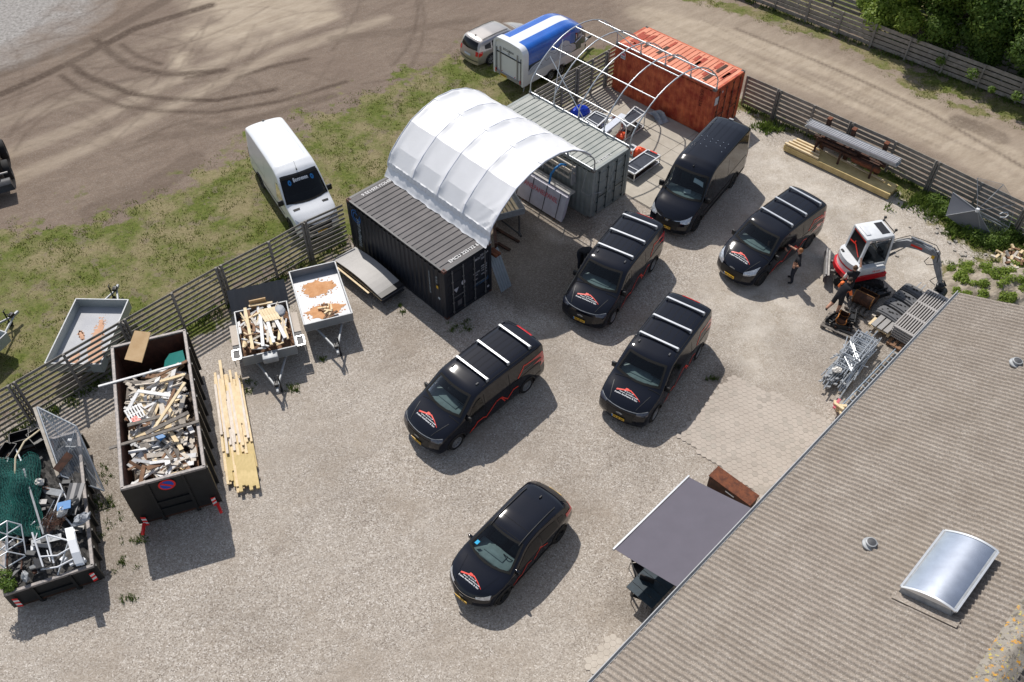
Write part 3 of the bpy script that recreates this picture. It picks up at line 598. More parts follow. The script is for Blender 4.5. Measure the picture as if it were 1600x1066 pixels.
# ------------------------------------------------------------------ ground with its gravel, dirt, grass and sand areas
GR={}
def world_poly(pts): return [tuple(at(*p)[:2]) for p in pts]
def ground():
    xs=np.concatenate([[-400,-200,-100,-60,-45],np.arange(-36,36.01,.16),[45,60,100,200,400]]); ys=np.concatenate([[-300,-100,-20,0],np.arange(6,56.01,.16),[65,90,150,300,600]])
    X,Y=np.meshgrid(xs,ys,indexing='ij'); nx,ny=X.shape
    def sdist(P,closed=True):
        P=np.array(P); d=np.full(X.shape,1e9); ins=np.zeros(X.shape,bool); n=len(P)
        for i in range(n if closed else n-1):
            a=P[i];b=P[(i+1)%n]; e=b-a; t=np.clip(((X-a[0])*e[0]+(Y-a[1])*e[1])/(e@e+1e-9),0,1)
            d=np.minimum(d,np.hypot(X-a[0]-t*e[0],Y-a[1]-t*e[1]))
            if closed: 
                c=((a[1]>Y)!=(b[1]>Y))&(X<(b[0]-a[0])*(Y-a[1])/(b[1]-a[1]+1e-12)+a[0]); ins^=c
        return np.where(ins,-d,d) if closed else d
    rng=np.random.RandomState(5)
    def vn(scale,seed):
        g=np.random.RandomState(seed).rand(200,200); u=(X/scale)%199; v=(Y/scale)%199; i=u.astype(int)%199; j=v.astype(int)%199; fu=u-np.floor(u);fv=v-np.floor(v); fu=fu*fu*(3-2*fu);fv=fv*fv*(3-2*fv)
        return (g[i,j]*(1-fu)+g[i+1,j]*fu)*(1-fv)+(g[i,j+1]*(1-fu)+g[i+1,j+1]*fu)*fv
    nz=vn(2.2,1)*.5+vn(.9,2)*.3+vn(.4,3)*.2
    S=lambda d,wd:np.clip(.5-d/wd,0,1)
    W=world_poly
    yard=sdist(W([(-60,735),(0,668),(190,575),(340,500),(541,385),(640,330),(760,250),(900,150),(960,128),(1010,90),(1165,150),(1205,190),(1330,250),(1450,305),(1600,375),(1900,600),(1900,1400),(-300,1400),(-300,900)]))
    gr=sdist(W([(-200,380),(0,345),(120,335),(200,318),(300,275),(400,215),(480,180),(560,135),(640,100),(720,78),(780,98),(930,92),(975,80),(1010,95),(960,135),(900,165),(760,262),(640,345),(541,398),(340,515),(190,590),(0,690),(-200,790)]))
    grass=S(gr+(nz-.5)*4.0,3.4)
    # green strips by the right hand fences and behind the far fences
    for pts,wd in (([(1165,160),(1205,190),(1330,250),(1450,310)],.5),([(1440,305),(1500,355),(1560,385),(1640,400)],1.0),([(1080,-5),(1180,20),(1260,45),(1360,85),(1470,130),(1620,190)],.8),([(1390,118),(1430,140),(1480,160),(1530,175)],.45),([(1520,440),(1560,425),(1620,440)],1.0)):
        grass=np.maximum(grass,S(sdist(W(pts),False)-wd+(nz-.5)*1.6,.8)*.95)
    ring=np.abs(sdist(W([(365,357)]),False)-1.25); grass=np.where(ring<.26+.4*(nz-.5),grass*.22,grass)
    far=sdist(W([(1150,-40),(1258,25),(1359,60),(1600,160),(1900,260),(1900,-300),(1150,-300)])); grass=np.maximum(grass,S(far,1.))
    road=S(sdist(W([(960,-60),(1010,60),(1165,120),(1330,190),(1466,245),(1700,350),(1900,300),(1600,190),(1359,95),(1150,10),(1100,-60)])),3.)
    dirt=np.clip(1-S(yard,.7),0,1)
    sand=np.maximum.reduce([S(sdist(W([(250,-20),(500,-30),(520,30),(400,50),(330,68),(240,62),(330,30)]))+(nz-.5)*3,2.)*.95,road*.62,S(sdist(W([(270,80),(295,84),(288,108),(270,104)]))+(nz-.5)*.6,.8)])
    # light wheel paths
    lt=np.zeros(X.shape)
    for pts,wd,a in (([(0,245),(120,200),(280,122),(430,60),(520,25)],.45,.55),([(10,285),(150,225),(300,150),(440,82),(600,30)],.45,.55),([(0,190),(140,150),(230,130)],.5,.3),([(1000,20),(1150,60),(1300,110),(1450,180),(1600,260)],.8,.45),([(1030,45),(1200,110),(1330,155),(1500,240),(1600,300)],.7,.4)):
        lt=np.maximum(lt,a*S(sdist(W(pts),False)-wd,.5))
    dk=np.zeros(X.shape)
    tr=[([(0,148),(60,122),(130,88),(210,45),(330,8)],.25,.9),([(0,115),(80,85),(160,55),(260,0)],.35,.5),([(110,100),(140,122),(200,146),(262,155),(340,157),(430,140)],.16,1.),([(95,118),(128,142),(190,166),(255,174),(335,176),(440,158),(540,128)],.14,.85),([(122,112),(150,126)],.2,.8),([(150,62),(175,85),(205,105),(265,117),(350,110)],.20,.9),([(190,70),(215,88),(250,100)],.14,.8),([(150,125),(205,146)],.2,.8),([(290,122),(355,110)],.14,.8),([(370,122),(420,105),(480,92)],.14,.8),([(300,195),(340,200),(420,180),(520,150)],.25,.5),([(240,215),(330,205),(400,190)],.3,.35),([(1150,45),(1250,85),(1350,128),(1450,175),(1600,262)],.10,.7),([(1230,108),(1300,140),(1390,180)],.10,.45),([(520,60),(620,50),(740,30)],.3,.35),([(150,330),(230,300),(300,250)],.6,.35),([(1500,190),(1530,200),(1560,215)],.5,.6)]
    rt=random.Random(14)
    for _ in range(52):
        x0,y0=rt.uniform(-60,700),rt.uniform(-20,250); a=R(-28)+rt.gauss(0,.30); cv=rt.gauss(0,.006); L=rt.uniform(60,260); p=[(x0,y0)]
        for k in range(8): a+=cv*L/8; p.append((p[-1][0]+math.cos(a)*L/8,p[-1][1]+math.sin(a)*L/8))
        if max(q[1] for q in p)>300: continue
        w_=rt.uniform(.03,.08); am=rt.uniform(.25,.6); tr.append((p,w_,am))
        if rt.random()<.6: tr.append(([(x+10,y+22) for x,y in p],w_,am*.8))
    for _ in range(14):
        x0,y0=rt.uniform(960,1300),rt.uniform(5,110); L=rt.uniform(120,380); tr.append(([(x0+L*t,y0+L*t*.46+3*math.sin(t*3)) for t in (0,.25,.5,.75,1)],rt.uniform(.03,.07),rt.uniform(.2,.5)))
    for _ in range(26):
        x0,y0=rt.uniform(420,1000),rt.uniform(560,1040); a=rt.uniform(-1.2,-.3); L=rt.uniform(90,300); cv=rt.gauss(0,.003); p=[(x0,y0)]
        for k in range(6): a+=cv*L/6; p.append((p[-1][0]+math.cos(a)*L/6,p[-1][1]+math.sin(a)*L/6))
        tr.append((p,rt.uniform(.05,.14),rt.uniform(.05,.15)))
    for pts,wd,a in tr: dk=np.maximum(dk,a*S(sdist(W(pts),False)-wd*1.15,.18)*np.clip(.45+nz*1.1,0,1))
    grey=S(sdist(W([(-200,-60),(190,-60),(150,-5),(70,55),(0,95),(-200,130)]))+(nz-.5)*4.5,3.5)
    # damp and stained places in the yard
    damp=np.zeros(X.shape)
    for pts,wd,a in (([(770,390),(830,430),(880,440)],2.2,.9),([(860,330),(900,350),(870,300)],1.0,.8),([(640,500),(700,500)],1.2,.35),([(0,740),(90,830),(160,900)],1.6,.45),([(150,700),(200,840)],1.1,.45),([(845,715),(848,716)],.14,.8),([(835,690),(875,660)],.5,.30),([(1230,535),(1300,570)],.9,.32),([(1283,532),(1284,540)],.2,.6),([(1190,490),(1240,520),(1300,600)],.8,.2),([(720,770),(735,790)],.6,.2),([(880,720),(900,800)],.9,.22),([(960,700),(1000,720)],.7,.22),([(1290,470),(1330,520)],1.0,.4),([(560,500),(620,560)],.8,.2),([(860,540),(900,600)],.7,.3),([(500,700),(560,800)],.8,.16),([(1180,470),(1120,540)],.6,.25),([(1290,330),(1400,400)],.7,.25),([(330,950),(420,1000)],.9,.2),([(310,420),(460,420)],1.8,.25),([(1120,590),(1130,580)],.35,.8),([(980,945),(990,965)],.4,.5),([(1340,520),(1440,600)],.9,.45)):
        damp=np.maximum(damp,a*S(sdist(W(pts),False)-wd+(nz-.5)*1.3,.9))
    pale=np.maximum.reduce([S(sdist(W([(1170,200),(1230,240),(1400,330),(1500,420),(1480,460),(1380,430),(1300,350),(1270,500),(1180,560),(1100,470),(1190,300)]))+(nz-.5)*3,2.5)*.8,S(sdist(W([(790,390),(860,360),(880,400),(830,450),(770,420)]))+(nz-.5),.6)*.6])
    w_=X.size; V=np.stack([X.ravel(),Y.ravel(),np.zeros(w_)],1)
    i=np.arange(nx-1)[:,None]*ny+np.arange(ny-1)[None,:]; F=np.stack([i,i+ny,i+ny+1,i+1],-1).reshape(-1,4)
    me=bpy.data.meshes.new('ground'); me.from_pydata(V.tolist(),[],F.tolist()); me.update()
    for k,a in dict(grass=grass,dirt=dirt,sand=np.clip(sand+lt,0,1),rut=dk,grey=grey,damp=damp,pale=pale).items():
        at_=me.attributes.new(k,'FLOAT','POINT'); at_.data.foreach_set('value',a.ravel().astype(np.float32))
    o=bpy.data.objects.new('ground',me); col.objects.link(o); tag(o,kind='structure')
    GR.update(X=X,Y=Y,grass=grass,xs=xs,ys=ys)
    m=bpy.data.materials.new('ground'); m.use_nodes=True; n=m.node_tree.nodes; l=m.node_tree.links; p=n['Principled BSDF']; p.inputs['Roughness'].default_value=.93; p.inputs['Specular IOR Level'].default_value=.15
    tc=n.new('ShaderNodeTexCoord').outputs['Object']
    def noise(s,d=5,r=.6,sc_=None):
        q=n.new('ShaderNodeTexNoise'); q.inputs['Scale'].default_value=s; q.inputs['Detail'].default_value=d; q.inputs['Roughness'].default_value=r
        if sc_:
            mp=n.new('ShaderNodeMapping'); mp.vector_type='TEXTURE'; mp.inputs['Scale'].default_value=sc_[0]; mp.inputs['Rotation'].default_value=(0,0,sc_[1]); l.new(tc,mp.inputs[0]); l.new(mp.outputs[0],q.inputs['Vector'])
        else: l.new(tc,q.inputs['Vector'])
        return q.outputs['Fac']
    def ramp(f,*st):
        q=n.new('ShaderNodeValToRGB'); e=q.color_ramp.elements
        while len(e)<len(st): e.new(.5)
        for k,(a,c) in enumerate(st): e[k].position=a; e[k].color=(*c,1) if not isinstance(c,(int,float)) else (c,c,c,1)
        l.new(f,q.inputs[0]); return q.outputs[0]
    def att(k): q=n.new('ShaderNodeAttribute'); q.attribute_name=k; return q.outputs['Fac']
    def mix(f,a,b,mode='MIX'):
        q=n.new('ShaderNodeMix'); q.data_type='RGBA'; q.blend_type=mode
        for v,i in((f,0),(a,6),(b,7)):
            if isinstance(v,(int,float)): q.inputs[i].default_value=v
            elif isinstance(v,tuple): q.inputs[i].default_value=(*v,1)
            else: l.new(v,q.inputs[i])
        return q.outputs[2]
    def math_(op,a,b):
        q=n.new('ShaderNodeMath'); q.operation=op; q.use_clamp=True
        for v,i in((a,0),(b,1)):
            if isinstance(v,(int,float)): q.inputs[i].default_value=v
            else: l.new(v,q.inputs[i])
        return q.outputs[0]
    vor=n.new('ShaderNodeTexVoronoi'); vor.inputs['Scale'].default_value=30; l.new(tc,vor.inputs['Vector'])
    sep=n.new('ShaderNodeSeparateColor'); l.new(vor.outputs['Color'],sep.inputs[0]); peb=sep.outputs[0]
    vo2=n.new('ShaderNodeTexVoronoi'); vo2.inputs['Scale'].default_value=15; l.new(tc,vo2.inputs['Vector']); s2=n.new('ShaderNodeSeparateColor'); l.new(vo2.outputs['Color'],s2.inputs[0])
    big=noise(.35,6); med=noise(1.6,6); fine=noise(26,3,.75); bl=noise(.13,4)
    gravel=ramp(peb,(.0,(.15,.122,.10)),(.30,(.375,.328,.28)),(.80,(.50,.45,.395)),(1.,(.76,.72,.67)))
    gravel=mix(ramp(fine,(.30,0),(.70,.6)),gravel,(.30,.265,.225))
    gravel=mix(ramp(big,(.48,0),(.66,.6)),gravel,(.30,.25,.20)); gravel=mix(ramp(med,(.55,0),(.75,.4)),gravel,(.24,.20,.16)); gravel=mix(ramp(bl,(.4,0),(.65,.35)),gravel,(.43,.39,.345))
    palec=mix(ramp(noise(1.1,8,.72),(.40,0),(.62,1)),(.62,.57,.50),(.40,.345,.275)); palec=mix(ramp(peb,(.5,0),(1,.45)),palec,(.66,.62,.56)); gravel=mix(math_('MULTIPLY',att('pale'),.85),gravel,palec)
    gravel=mix(ramp(noise(2.6,8,.8),(.56,0),(.68,.5)),gravel,(.21,.175,.135))
    st=noise(1.3,8,.72,((2.4,.7,1),R(38)))
    dirtc=ramp(st,(.30,(.140,.102,.076)),(.5,(.200,.150,.114)),(.70,(.27,.210,.163))); dirtc=mix(ramp(noise(4,7,.8),(.40,0),(.62,.55)),dirtc,(.150,.115,.090)); dirtc=mix(ramp(noise(11,5,.8),(.54,0),(.68,.6)),dirtc,(.34,.285,.235)); dirtc=mix(ramp(peb,(.5,0),(1,.35)),dirtc,(.38,.34,.30)); dirtc=mix(ramp(fine,(.35,0),(.7,.5)),dirtc,(.165,.13,.105))
    dirtc=mix(ramp(bl,(.45,0),(.65,.35)),dirtc,(.17,.125,.10))
    c=mix(att('dirt'),gravel,dirtc)
    greyc=ramp(noise(5,5,.75),(.3,(.15,.14,.13)),(.5,(.30,.285,.27)),(.75,(.46,.44,.42))); c=mix(att('grey'),c,greyc)
    c=mix(att('sand'),c,mix(ramp(st,(.35,0),(.65,1)),(.33,.27,.205),(.44,.37,.29)))
    c=mix(math_('MULTIPLY',att('rut'),ramp(noise(4.5,6,.85),(.36,.45),(.52,1.))),c,(.075,.053,.040))
    c=mix(math_('MULTIPLY',att('damp'),.8),c,mix(ramp(peb,(.3,0),(1,.7)),(.11,.088,.068),(.24,.21,.18)))
    gn=noise(.9,7,.7); gm=math_('ADD',att('grass'),-.0); thr=math_('SUBTRACT',gm,math_('MULTIPLY',ramp(gn,(.40,0),(.60,1)),.72)); gmask=ramp(thr,(.16,0),(.42,1))
    g1=ramp(noise(7,5,.75),(.28,(.055,.075,.014)),(.5,(.105,.13,.028)),(.72,(.19,.19,.06))); g2=ramp(noise(12,5,.7),(.3,(.16,.135,.068)),(.7,(.30,.255,.15)))
    gcol=mix(ramp(noise(.55,6,.7),(.42,.0),(.60,.95)),g1,g2); c=mix(gmask,c,gcol)
    l.new(c,p.inputs['Base Color'])
    hb=math_('ADD',math_('MULTIPLY',fine,.5),math_('MULTIPLY',peb,.4)); bp=n.new('ShaderNodeBump'); bp.inputs['Strength'].default_value=.55; bp.inputs['Distance'].default_value=.03; l.new(hb,bp.inputs['Height'])
    b2=n.new('ShaderNodeBump'); b2.inputs['Strength'].default_value=.5; b2.inputs['Distance'].default_value=.12; l.new(med,b2.inputs['Height']); l.new(bp.outputs[0],b2.inputs['Normal']); l.new(b2.outputs[0],p.inputs['Normal'])
    me.materials.append(m)
ground()
def gval(x,y):
    i=int(np.searchsorted(GR['xs'],x)); j=int(np.searchsorted(GR['ys'],y)); return float(GR['grass'][min(i,GR['grass'].shape[0]-1),min(j,GR['grass'].shape[1]-1)])
# ------------------------------------------------------------------ paving
def pnoise(x,y): return math.sin(x*1.7+y*.9)*.5+math.sin(x*.6-y*2.1+1)*.5
def hex_paving(name,corners,ang,s=.115):
    P=world_poly(corners); m=MB(); xs=[p[0] for p in P];ys=[p[1] for p in P]; dx=s*1.5;dy=s*math.sqrt(3); c,sn=math.cos(ang),math.sin(ang); cx,cy=sum(xs)/len(xs),sum(ys)/len(ys); N=70
    for i in range(-N,N):
        for j in range(-N,N):
            u=i*dx; v=j*dy+(i%2)*dy/2; x=cx+u*c-v*sn; y=cy+u*sn+v*c
            if inpoly(x,y,P):
                r=s*.985; z=.030+.003*pnoise(i*2.3,j*1.7); o=[(x+r*math.cos(ang+k*PI/3),y+r*math.sin(ang+k*PI/3)) for k in range(6)]; q=[(x+(r-.008)*math.cos(ang+k*PI/3),y+(r-.008)*math.sin(ang+k*PI/3)) for k in range(6)]
                b=len(m.v); m.v+=[(a,b_,z) for a,b_ in q]+[(a,b_,z-.006) for a,b_ in o]+[(a,b_,0) for a,b_ in o]
                mi=0 if random.Random(i*991+j).random()<.8 else 1
                m.f.append(tuple(range(b,b+6))); m.m.append(mi)
                for k in range(6):
                    kk=(k+1)%6; m.f+= [(b+k,b+6+k,b+6+kk,b+kk),(b+6+k,b+12+k,b+12+kk,b+6+kk)]; m.m+=[mi,mi]
    P2=[(x+(cx-x)*.03,y+(cy-y)*.03) for x,y in P]
    m.add([(x,y,.022) for x,y in P2],[tuple(range(len(P2)))],2)
    if 'patch' in name: return tag(m.build(name,[mat('pale_paver',(.44,.395,.34),.9,0,.0,2.,.25,70,c2=(.54,.49,.43)),mat('pale_paver',(.44,.395,.34)),mat('paving_joint',(.22,.19,.16),.95,0,.2)]),kind='structure')
    return tag(m.build(name,[mat('paving_stone',(.40,.35,.302),.9,0,.0,.8,.25,70,c2=(.475,.42,.365)),mat('paving_stone_light',(.35,.31,.265),.9,0,.0,1.1,.25,70,c2=(.43,.385,.335)),mat('paving_joint',(.33,.29,.25),.95,0,.2)]),kind='structure')
EA=R(45.4); ED=Vector((math.cos(EA),math.sin(EA),0)); EN=Vector((math.sin(EA),-math.cos(EA),0))
hex_paving('hexagon_paving',[(1057,682),(1143,584),(1292,656),(1420,760),(1300,860)],EA+R(8))
hex_paving('hexagon_paving_patch',[(912,1040),(958,988),(988,1008),(1010,1040),(960,1090)],EA+R(8))
# ------------------------------------------------------------------ containers
def container(label,A0,ang,sidem,roofm,endm,postm,ribs='dark',dark=False,seed=0):
    root=thing('shipping_container',label,'container',(A0[0],A0[1],0),ang); L,W_,H=6.058,2.438,2.591
    # local x along length (0..L, doors at L), local y across (0..W), viewer sees y=0 side and x=L end
    def corr(name,p0,dirv,nrm,length,m,z0=.18,z1=2.46,pitch=.27,dep=.036):
        mb=MB(); n=int(length/pitch); st=[]; p0=Vector(p0);dv=Vector(dirv);nv=Vector(nrm); q=length/n
        for k in range(n):
            for f,d in((0,0),(.26,0),(.5,-dep),(.76,-dep)): st.append((k*q+f*q,d))
        st.append((length,0)); mb.grid([[p0+dv*s+nv*d+Vector((0,0,z)) for z in (z0,z1)] for s,d in st]); return mb.build(name,m,root)
    corr('side_wall',(.15,.012,0),(1,0,0),(0,-1,0),L-.3,sidem,dep=-.036); corr('side_wall',(.15,W_-.012,0),(1,0,0),(0,1,0),L-.3,sidem,dep=-.036); corr('end_wall',(.012,.13,0),(0,1,0),(-1,0,0),W_-.26,sidem,dep=-.036)
    f=MB()
    for y in (.045,W_-.045): f.box((L/2,y,.10),(L-.3,.09,.16)); f.box((L/2,y,H-.055),(L-.3,.075,.09))
    for x in (.06,L-.06): f.box((x,W_/2,.11),(.12,W_-.3,.17)); f.box((x,W_/2,H-.06),(.12,W_-.3,.11))
    for x in (.075,L-.075):
        for y in (.07,W_-.07): f.box((x,y,H/2),(.15,.14,H-.2))
    f.build('frame',postm,root)
    for x in (.09,L-.09):
        for y in (.08,W_-.08):
            for z in (.06,H-.06):
                c=MB(); c.box((x,y,z),(.178,.162,.118),0,0,None,.012); s=1 if z>1 else 0
                if s: c.box((x,y,H+.001),(.11,.065,.004),0,1)
                c.build('corner_casting',[mat('casting_'+endm.name,(.10,.035,.025) if dark else (.14,.12,.11),.7,0,.3,9),M['gap']],root)
    rf=MB(); n=20; q=(L-.5)/n; st=[(0.0,0)]
    for k in range(n):
        st+= [(.25+k*q,0),(.25+(k+.62)*q,0),(.25+(k+.70)*q,-.028),(.25+(k+.90)*q,-.028),(.25+(k+.98)*q,0)]
    st+=[(L,0)]; z=H-.012
    rf.grid([[Vector((min(max(s,.1),L-.1),y,z+d*(1 if 0<j<5 else 0))) for j,y in enumerate((.05,.12,.16,W_/2,W_-.16,W_-.12,W_-.05))] for s,d in st])
    if seed:
        r_=random.Random(seed)
        for k in range(16):
            kk=r_.choice([0,1,2,3,5,6,8,9,12,13,15,16,17,18,19]); x=.25+(kk+r_.uniform(0,.3))*q; y=r_.uniform(.2,1.6); w_=r_.uniform(.13,.27); h=r_.uniform(.45,1.3)
            pts=[(x+(0,w_)[a]+r_.uniform(-.02,.02),min(W_-.2,y+h*b/5)) for a,b in [(0,0),(0,1),(0,2),(0,3),(0,4),(0,5),(1,5),(1,4),(1,3),(1,2),(1,1),(1,0)]]
            rf.add([(a,b,z+.004) for a,b in pts],[tuple(range(12))[::-1]],1 if r_.random()<.7 else 2)
        for x,y,w_,h in ((.18,.15,.7,.5),(.3,.7,.45,1.2),(.75,1.3,.3,.8)): rf.add([(x,y,z+.005),(x+w_,y+.05,z+.005),(x+w_*.9,y+h,z+.005),(x+w_*.3,y+h*.8,z+.005)],[(0,1,2,3)],1)
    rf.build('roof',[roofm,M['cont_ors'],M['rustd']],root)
    # doors
    for k in (0,1):
        d=MB(); y0=.13+k*(W_-.26)/2; w_=(W_-.26)/2-.01; yc=y0+w_/2
        d.box((L-.045,yc,H/2),(.05,w_,2.26))
        for z in (.55,1.05,1.55,2.05): d.box((L-.015,yc,z),(.02,w_-.1,.33),0,0,None,.006)
        do=d.build('door',endm,root)
        for t in (.22,.74) if k==0 else (.26,.78):
            b=MB(); y=y0+w_*t; b.tubes([(L+.045,y,.14),(L+.045,y,H-.12)],.021,7)
            for z in (.25,.75,1.25,1.85,2.35): b.box((L+.035,y,z),(.05,.075,.06))
            b.box((L+.06,y+.13*(1 if t<.5 else -1),1.02),(.02,.34,.035)); b.build('lock_rod',mat('lock_rod_'+endm.name,(.16,.165,.17) if dark else ((.035,.055,.06) if not seed else (.12,.05,.035)),.5,.3,.3,9),do)
    return root
DA,GA,OA=-.7964,-.7762,-.7638
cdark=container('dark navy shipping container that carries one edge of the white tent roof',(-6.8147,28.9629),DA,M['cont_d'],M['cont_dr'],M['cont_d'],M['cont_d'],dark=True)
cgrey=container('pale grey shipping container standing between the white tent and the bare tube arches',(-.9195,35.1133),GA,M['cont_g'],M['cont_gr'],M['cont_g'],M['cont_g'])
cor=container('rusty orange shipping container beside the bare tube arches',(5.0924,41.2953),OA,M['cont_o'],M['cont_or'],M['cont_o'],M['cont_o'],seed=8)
def cont_marks():
    L,W_,H=6.058,2.438,2.591; t=MB(); z=H+.0
    add_text(t,'EMCU 325132 6',.22,(L-.30,1.28,z),(0,1,0),(-1,0,0),0,1.,'CENTER',.02); add_text(t,'EMCU 325132 6',.22,(.28,1.35,z),(0,-1,0),(1,0,0),0,1.,'CENTER',.02); t.build('roof_number',mat('white_marking',(.62,.62,.62),.6,0,0),cdark)
    t=MB(); x=L+.02
    for s,y,zz,sz in (('EMCU',1.66,2.22,.15),('325132 6',2.05,2.30,.13),('22G1',2.0,2.12,.13),('MAX GW',1.62,1.55,.10),('TARE',1.60,1.42,.09),('NET',1.60,1.2,.09),('30480 KG',2.02,1.72,.09),('67200 LB',2.02,1.60,.09),('2180 KG',2.02,1.48,.09),('28300 KG',2.02,1.30,.09)): add_text(t,s,sz,(x,y,zz),(0,1,0),(0,0,1),0,.85,'CENTER',.02)
    t.build('door_lettering',[mat('pale_marking',(.45,.47,.52),.6,0,0)],cdark); t=MB()
    t.add([(x,.42,1.42),(x,.68,1.42),(x,.55,1.18)],[(2,1,0)]); t.add([(x,.92+.10*math.cos(k*PI/8),1.5+.12*math.sin(k*PI/8)) for k in range(16)],[tuple(range(16))]); t.add([(x,.58,.42),(x,.80,.42),(x,.80,.70),(x,.58,.70)],[(0,1,2,3)],1); t.add([(x,2.22+.06*math.cos(k*PI/8),.42+.06*math.sin(k*PI/8)) for k in range(16)],[tuple(range(16))])
    t.builds('door_sticker',[mat('pale_marking',(.45,.47,.52),.6,0,0),mat('dull_marking',(.10,.10,.11),.6,0,.1)],cdark)
    t=MB(); add_text(t,'A.P.F. ContainerS',.26,(L+.022,1.85,.92),(0,1,0),(0,0,1),0,.42,'CENTER',.01); t.build('blue_door_lettering',mat('blue_marking',(.05,.16,.32),.6,0,0),cdark)
    y=-.042; t=MB(); add_text(t,'AOF ProShipping',.30,(.72,y,1.22),(0,0,-1),(1,0,0),0,.72,'CENTER',.01); add_text(t,'www.container-sales.dk',.13,(5.2,y,1.55),(0,0,-1),(1,0,0),0,.95,'CENTER',.015); add_text(t,'Tlf. 70 21',.13,(5.62,y,1.95),(0,0,-1),(1,0,0),0,.8,'CENTER',.015); t.add([(5.72+.07*math.cos(k*PI/6),y,1.02+.07*math.sin(k*PI/6)) for k in range(12)],[tuple(range(12))]); t.build('side_lettering',mat('side_marking',(.36,.42,.46),.6,0,0),cdark)
    t=MB()
    for r0,r1 in ((.15,.20),(.26,.31)):
        for k in range(14):
            a0,a1=2*PI*k/16+r0*5,2*PI*(k+1)/16+r0*5; t.add([(.62+r*math.cos(a),y,2.05+r*1.1*math.sin(a)) for r,a in((r0,a0),(r1,a0),(r1,a1),(r0,a1))],[(0,1,2,3)])
    t.build('blue_ring_emblem',mat('blue_emblem',(.01,.10,.32),.5,0,.2),cdark)
    t=MB(); t.box((5.65,y,1.58),(.10,.006,.14)); t.build('yellow_sticker',M['plate'],cdark)
    t=MB(); add_text(t,'UN 35307 2',.2,(L-.30,1.0,H+.0),(0,1,0),(-1,0,0),0,.9,'CENTER',.01); add_text(t,'1 3253 307',.16,(.30,1.1,H+.0),(0,1,0),(-1,0,0),0,.9,'CENTER',.01); t.build('roof_number',mat('white_marking',(.62,.62,.62),.6,0,0),cgrey)
    t=MB(); r_=random.Random(5)
    for k in range(9): y0=r_.uniform(.25,2.1);z0=r_.uniform(.4,2.2); t.add([(L+.006,y0,z0),(L+.006,y0+.16,z0),(L+.006,y0+.15,z0+.12),(L+.006,y0+.01,z0+.1)],[(0,1,2,3)])
    t.build('worn_marking',mat('worn_marking',(.30,.34,.36),.7,0,.1),cgrey)
    t=MB(); t.box((.55,-.045,2.15),(.30,.006,.34)); t.box((L+.02,.22,1.92),(.012,.28,.42)); t.box((L+.02,.62,2.25),(.012,.07,.10)); o=t.build('label_plate',mat('label_white',(.6,.6,.62),.6,0,.1,20),cor)
    t=MB(); t.box((.55,-.05,2.23),(.24,.006,.12)); add_text(t,'UNI 42',.09,(.55,-.055,2.07),(1,0,0),(0,0,1),1,1,'CENTER',.01); t.build('label_print',[M['pink'],M['trim']],o)
    t=MB(); add_text(t,'IEAU 234',.26,(5.35,-.045,1.9),(0,0,-1),(1,0,0),0,.9,'CENTER',.01); add_text(t,'2210 DK',.26,(L+.02,1.6,1.5),(0,0,-1),(0,1,0),0,.9,'CENTER',.01); t.build('faded_number',mat('faded_number',(.14,.015,.008),.8,0,.2),cor)
cont_marks()
# ------------------------------------------------------------------ tent and bare arches
ARC=[(0,2.63),(0,2.85),(.02,3.12),(.16,3.36),(.40,3.62),(.70,3.90),(1.10,4.20),(1.55,4.44),(2.05,4.62),(2.6,4.73),(3.1,4.765)]
ARC=ARC+[(6.2-s,z) for s,z in reversed(ARC[:-1])]
def arch_frame(P00,P01,P10,P11,name,label,cat,cover):
    "P00..P01 base line on the left container (rear, front), P10..P11 on the right one"
    P00,P01,P10,P11=[Vector((*p[:2],0)) for p in (P00,P01,P10,P11)]
    def pt(t,s,z): a=P00.lerp(P01,t); b=P10.lerp(P11,t); q=a.lerp(b,s/6.2); return Vector((q.x,q.y,z))
    root=thing(name,label,cat,tuple(P00.lerp(P11,.5))); off=Vector(root.location)
    def q(t,s,z): return pt(t,s,z)-off
    for t in (0,.25,.5,.75,1): MB().tubes([q(t,s,z) for s,z in ARC],.031,7).build('arch_tube',M['tube'],root,smooth=60)
    pur=[(.30,3.47),(1.40,4.36),(2.95,4.74),(4.55,4.44),(5.9,3.47)]
    for s,z in [(.0,2.64),(6.2,2.64)]+pur: 
        MB().tubes([q(-.003,s,z),q(1.003,s,z)],.026 if z>2.7 else .035,7).build('purlin',M['bar'] if not cover else M['tube'],root,smooth=60)
    for t in (0,.25,.5,.75,1):
        for s in (0,6.2):
            b=MB(); b.box(q(t,s,2.63),(.10,.10,.07),-.78,0,None,.01); b.box(q(t,s,2.70),(.07,.07,.09),-.78,0,None,.01); b.build('clamp',M['zinc'],root)
    return root,q
dn=(-math.sin(DA),math.cos(DA)); gn_=(-math.sin(GA),math.cos(GA)); du=(math.cos(DA),math.sin(DA)); gu=(math.cos(GA),math.sin(GA)); ou=(math.cos(OA),math.sin(OA))
d0=(-6.8147+2.40*dn[0],28.9629+2.40*dn[1]); g0=(-.9195+.04*gn_[0],35.1133+.04*gn_[1]); g1=(-.9195+2.40*gn_[0],35.1133+2.40*gn_[1]); o0=(5.0924+.05*.69,41.2953+.05*.72)
ad=lambda p,u,s:(p[0]+u[0]*s,p[1]+u[1]*s)
tent,tq=arch_frame(ad(d0,du,-.02),ad(d0,du,6.04),ad(g0,gu,-.02),ad(g0,gu,6.04),'tent_roof','white fabric tent roof arching from the dark container to the grey one','tent',True)
fr,fq=arch_frame(ad(g1,gu,.02),ad(g1,gu,6.04),ad(o0,ou,.02),ad(o0,ou,6.04),'arch_frame','bare galvanised arch frame without cover between grey and orange containers','frame',False)
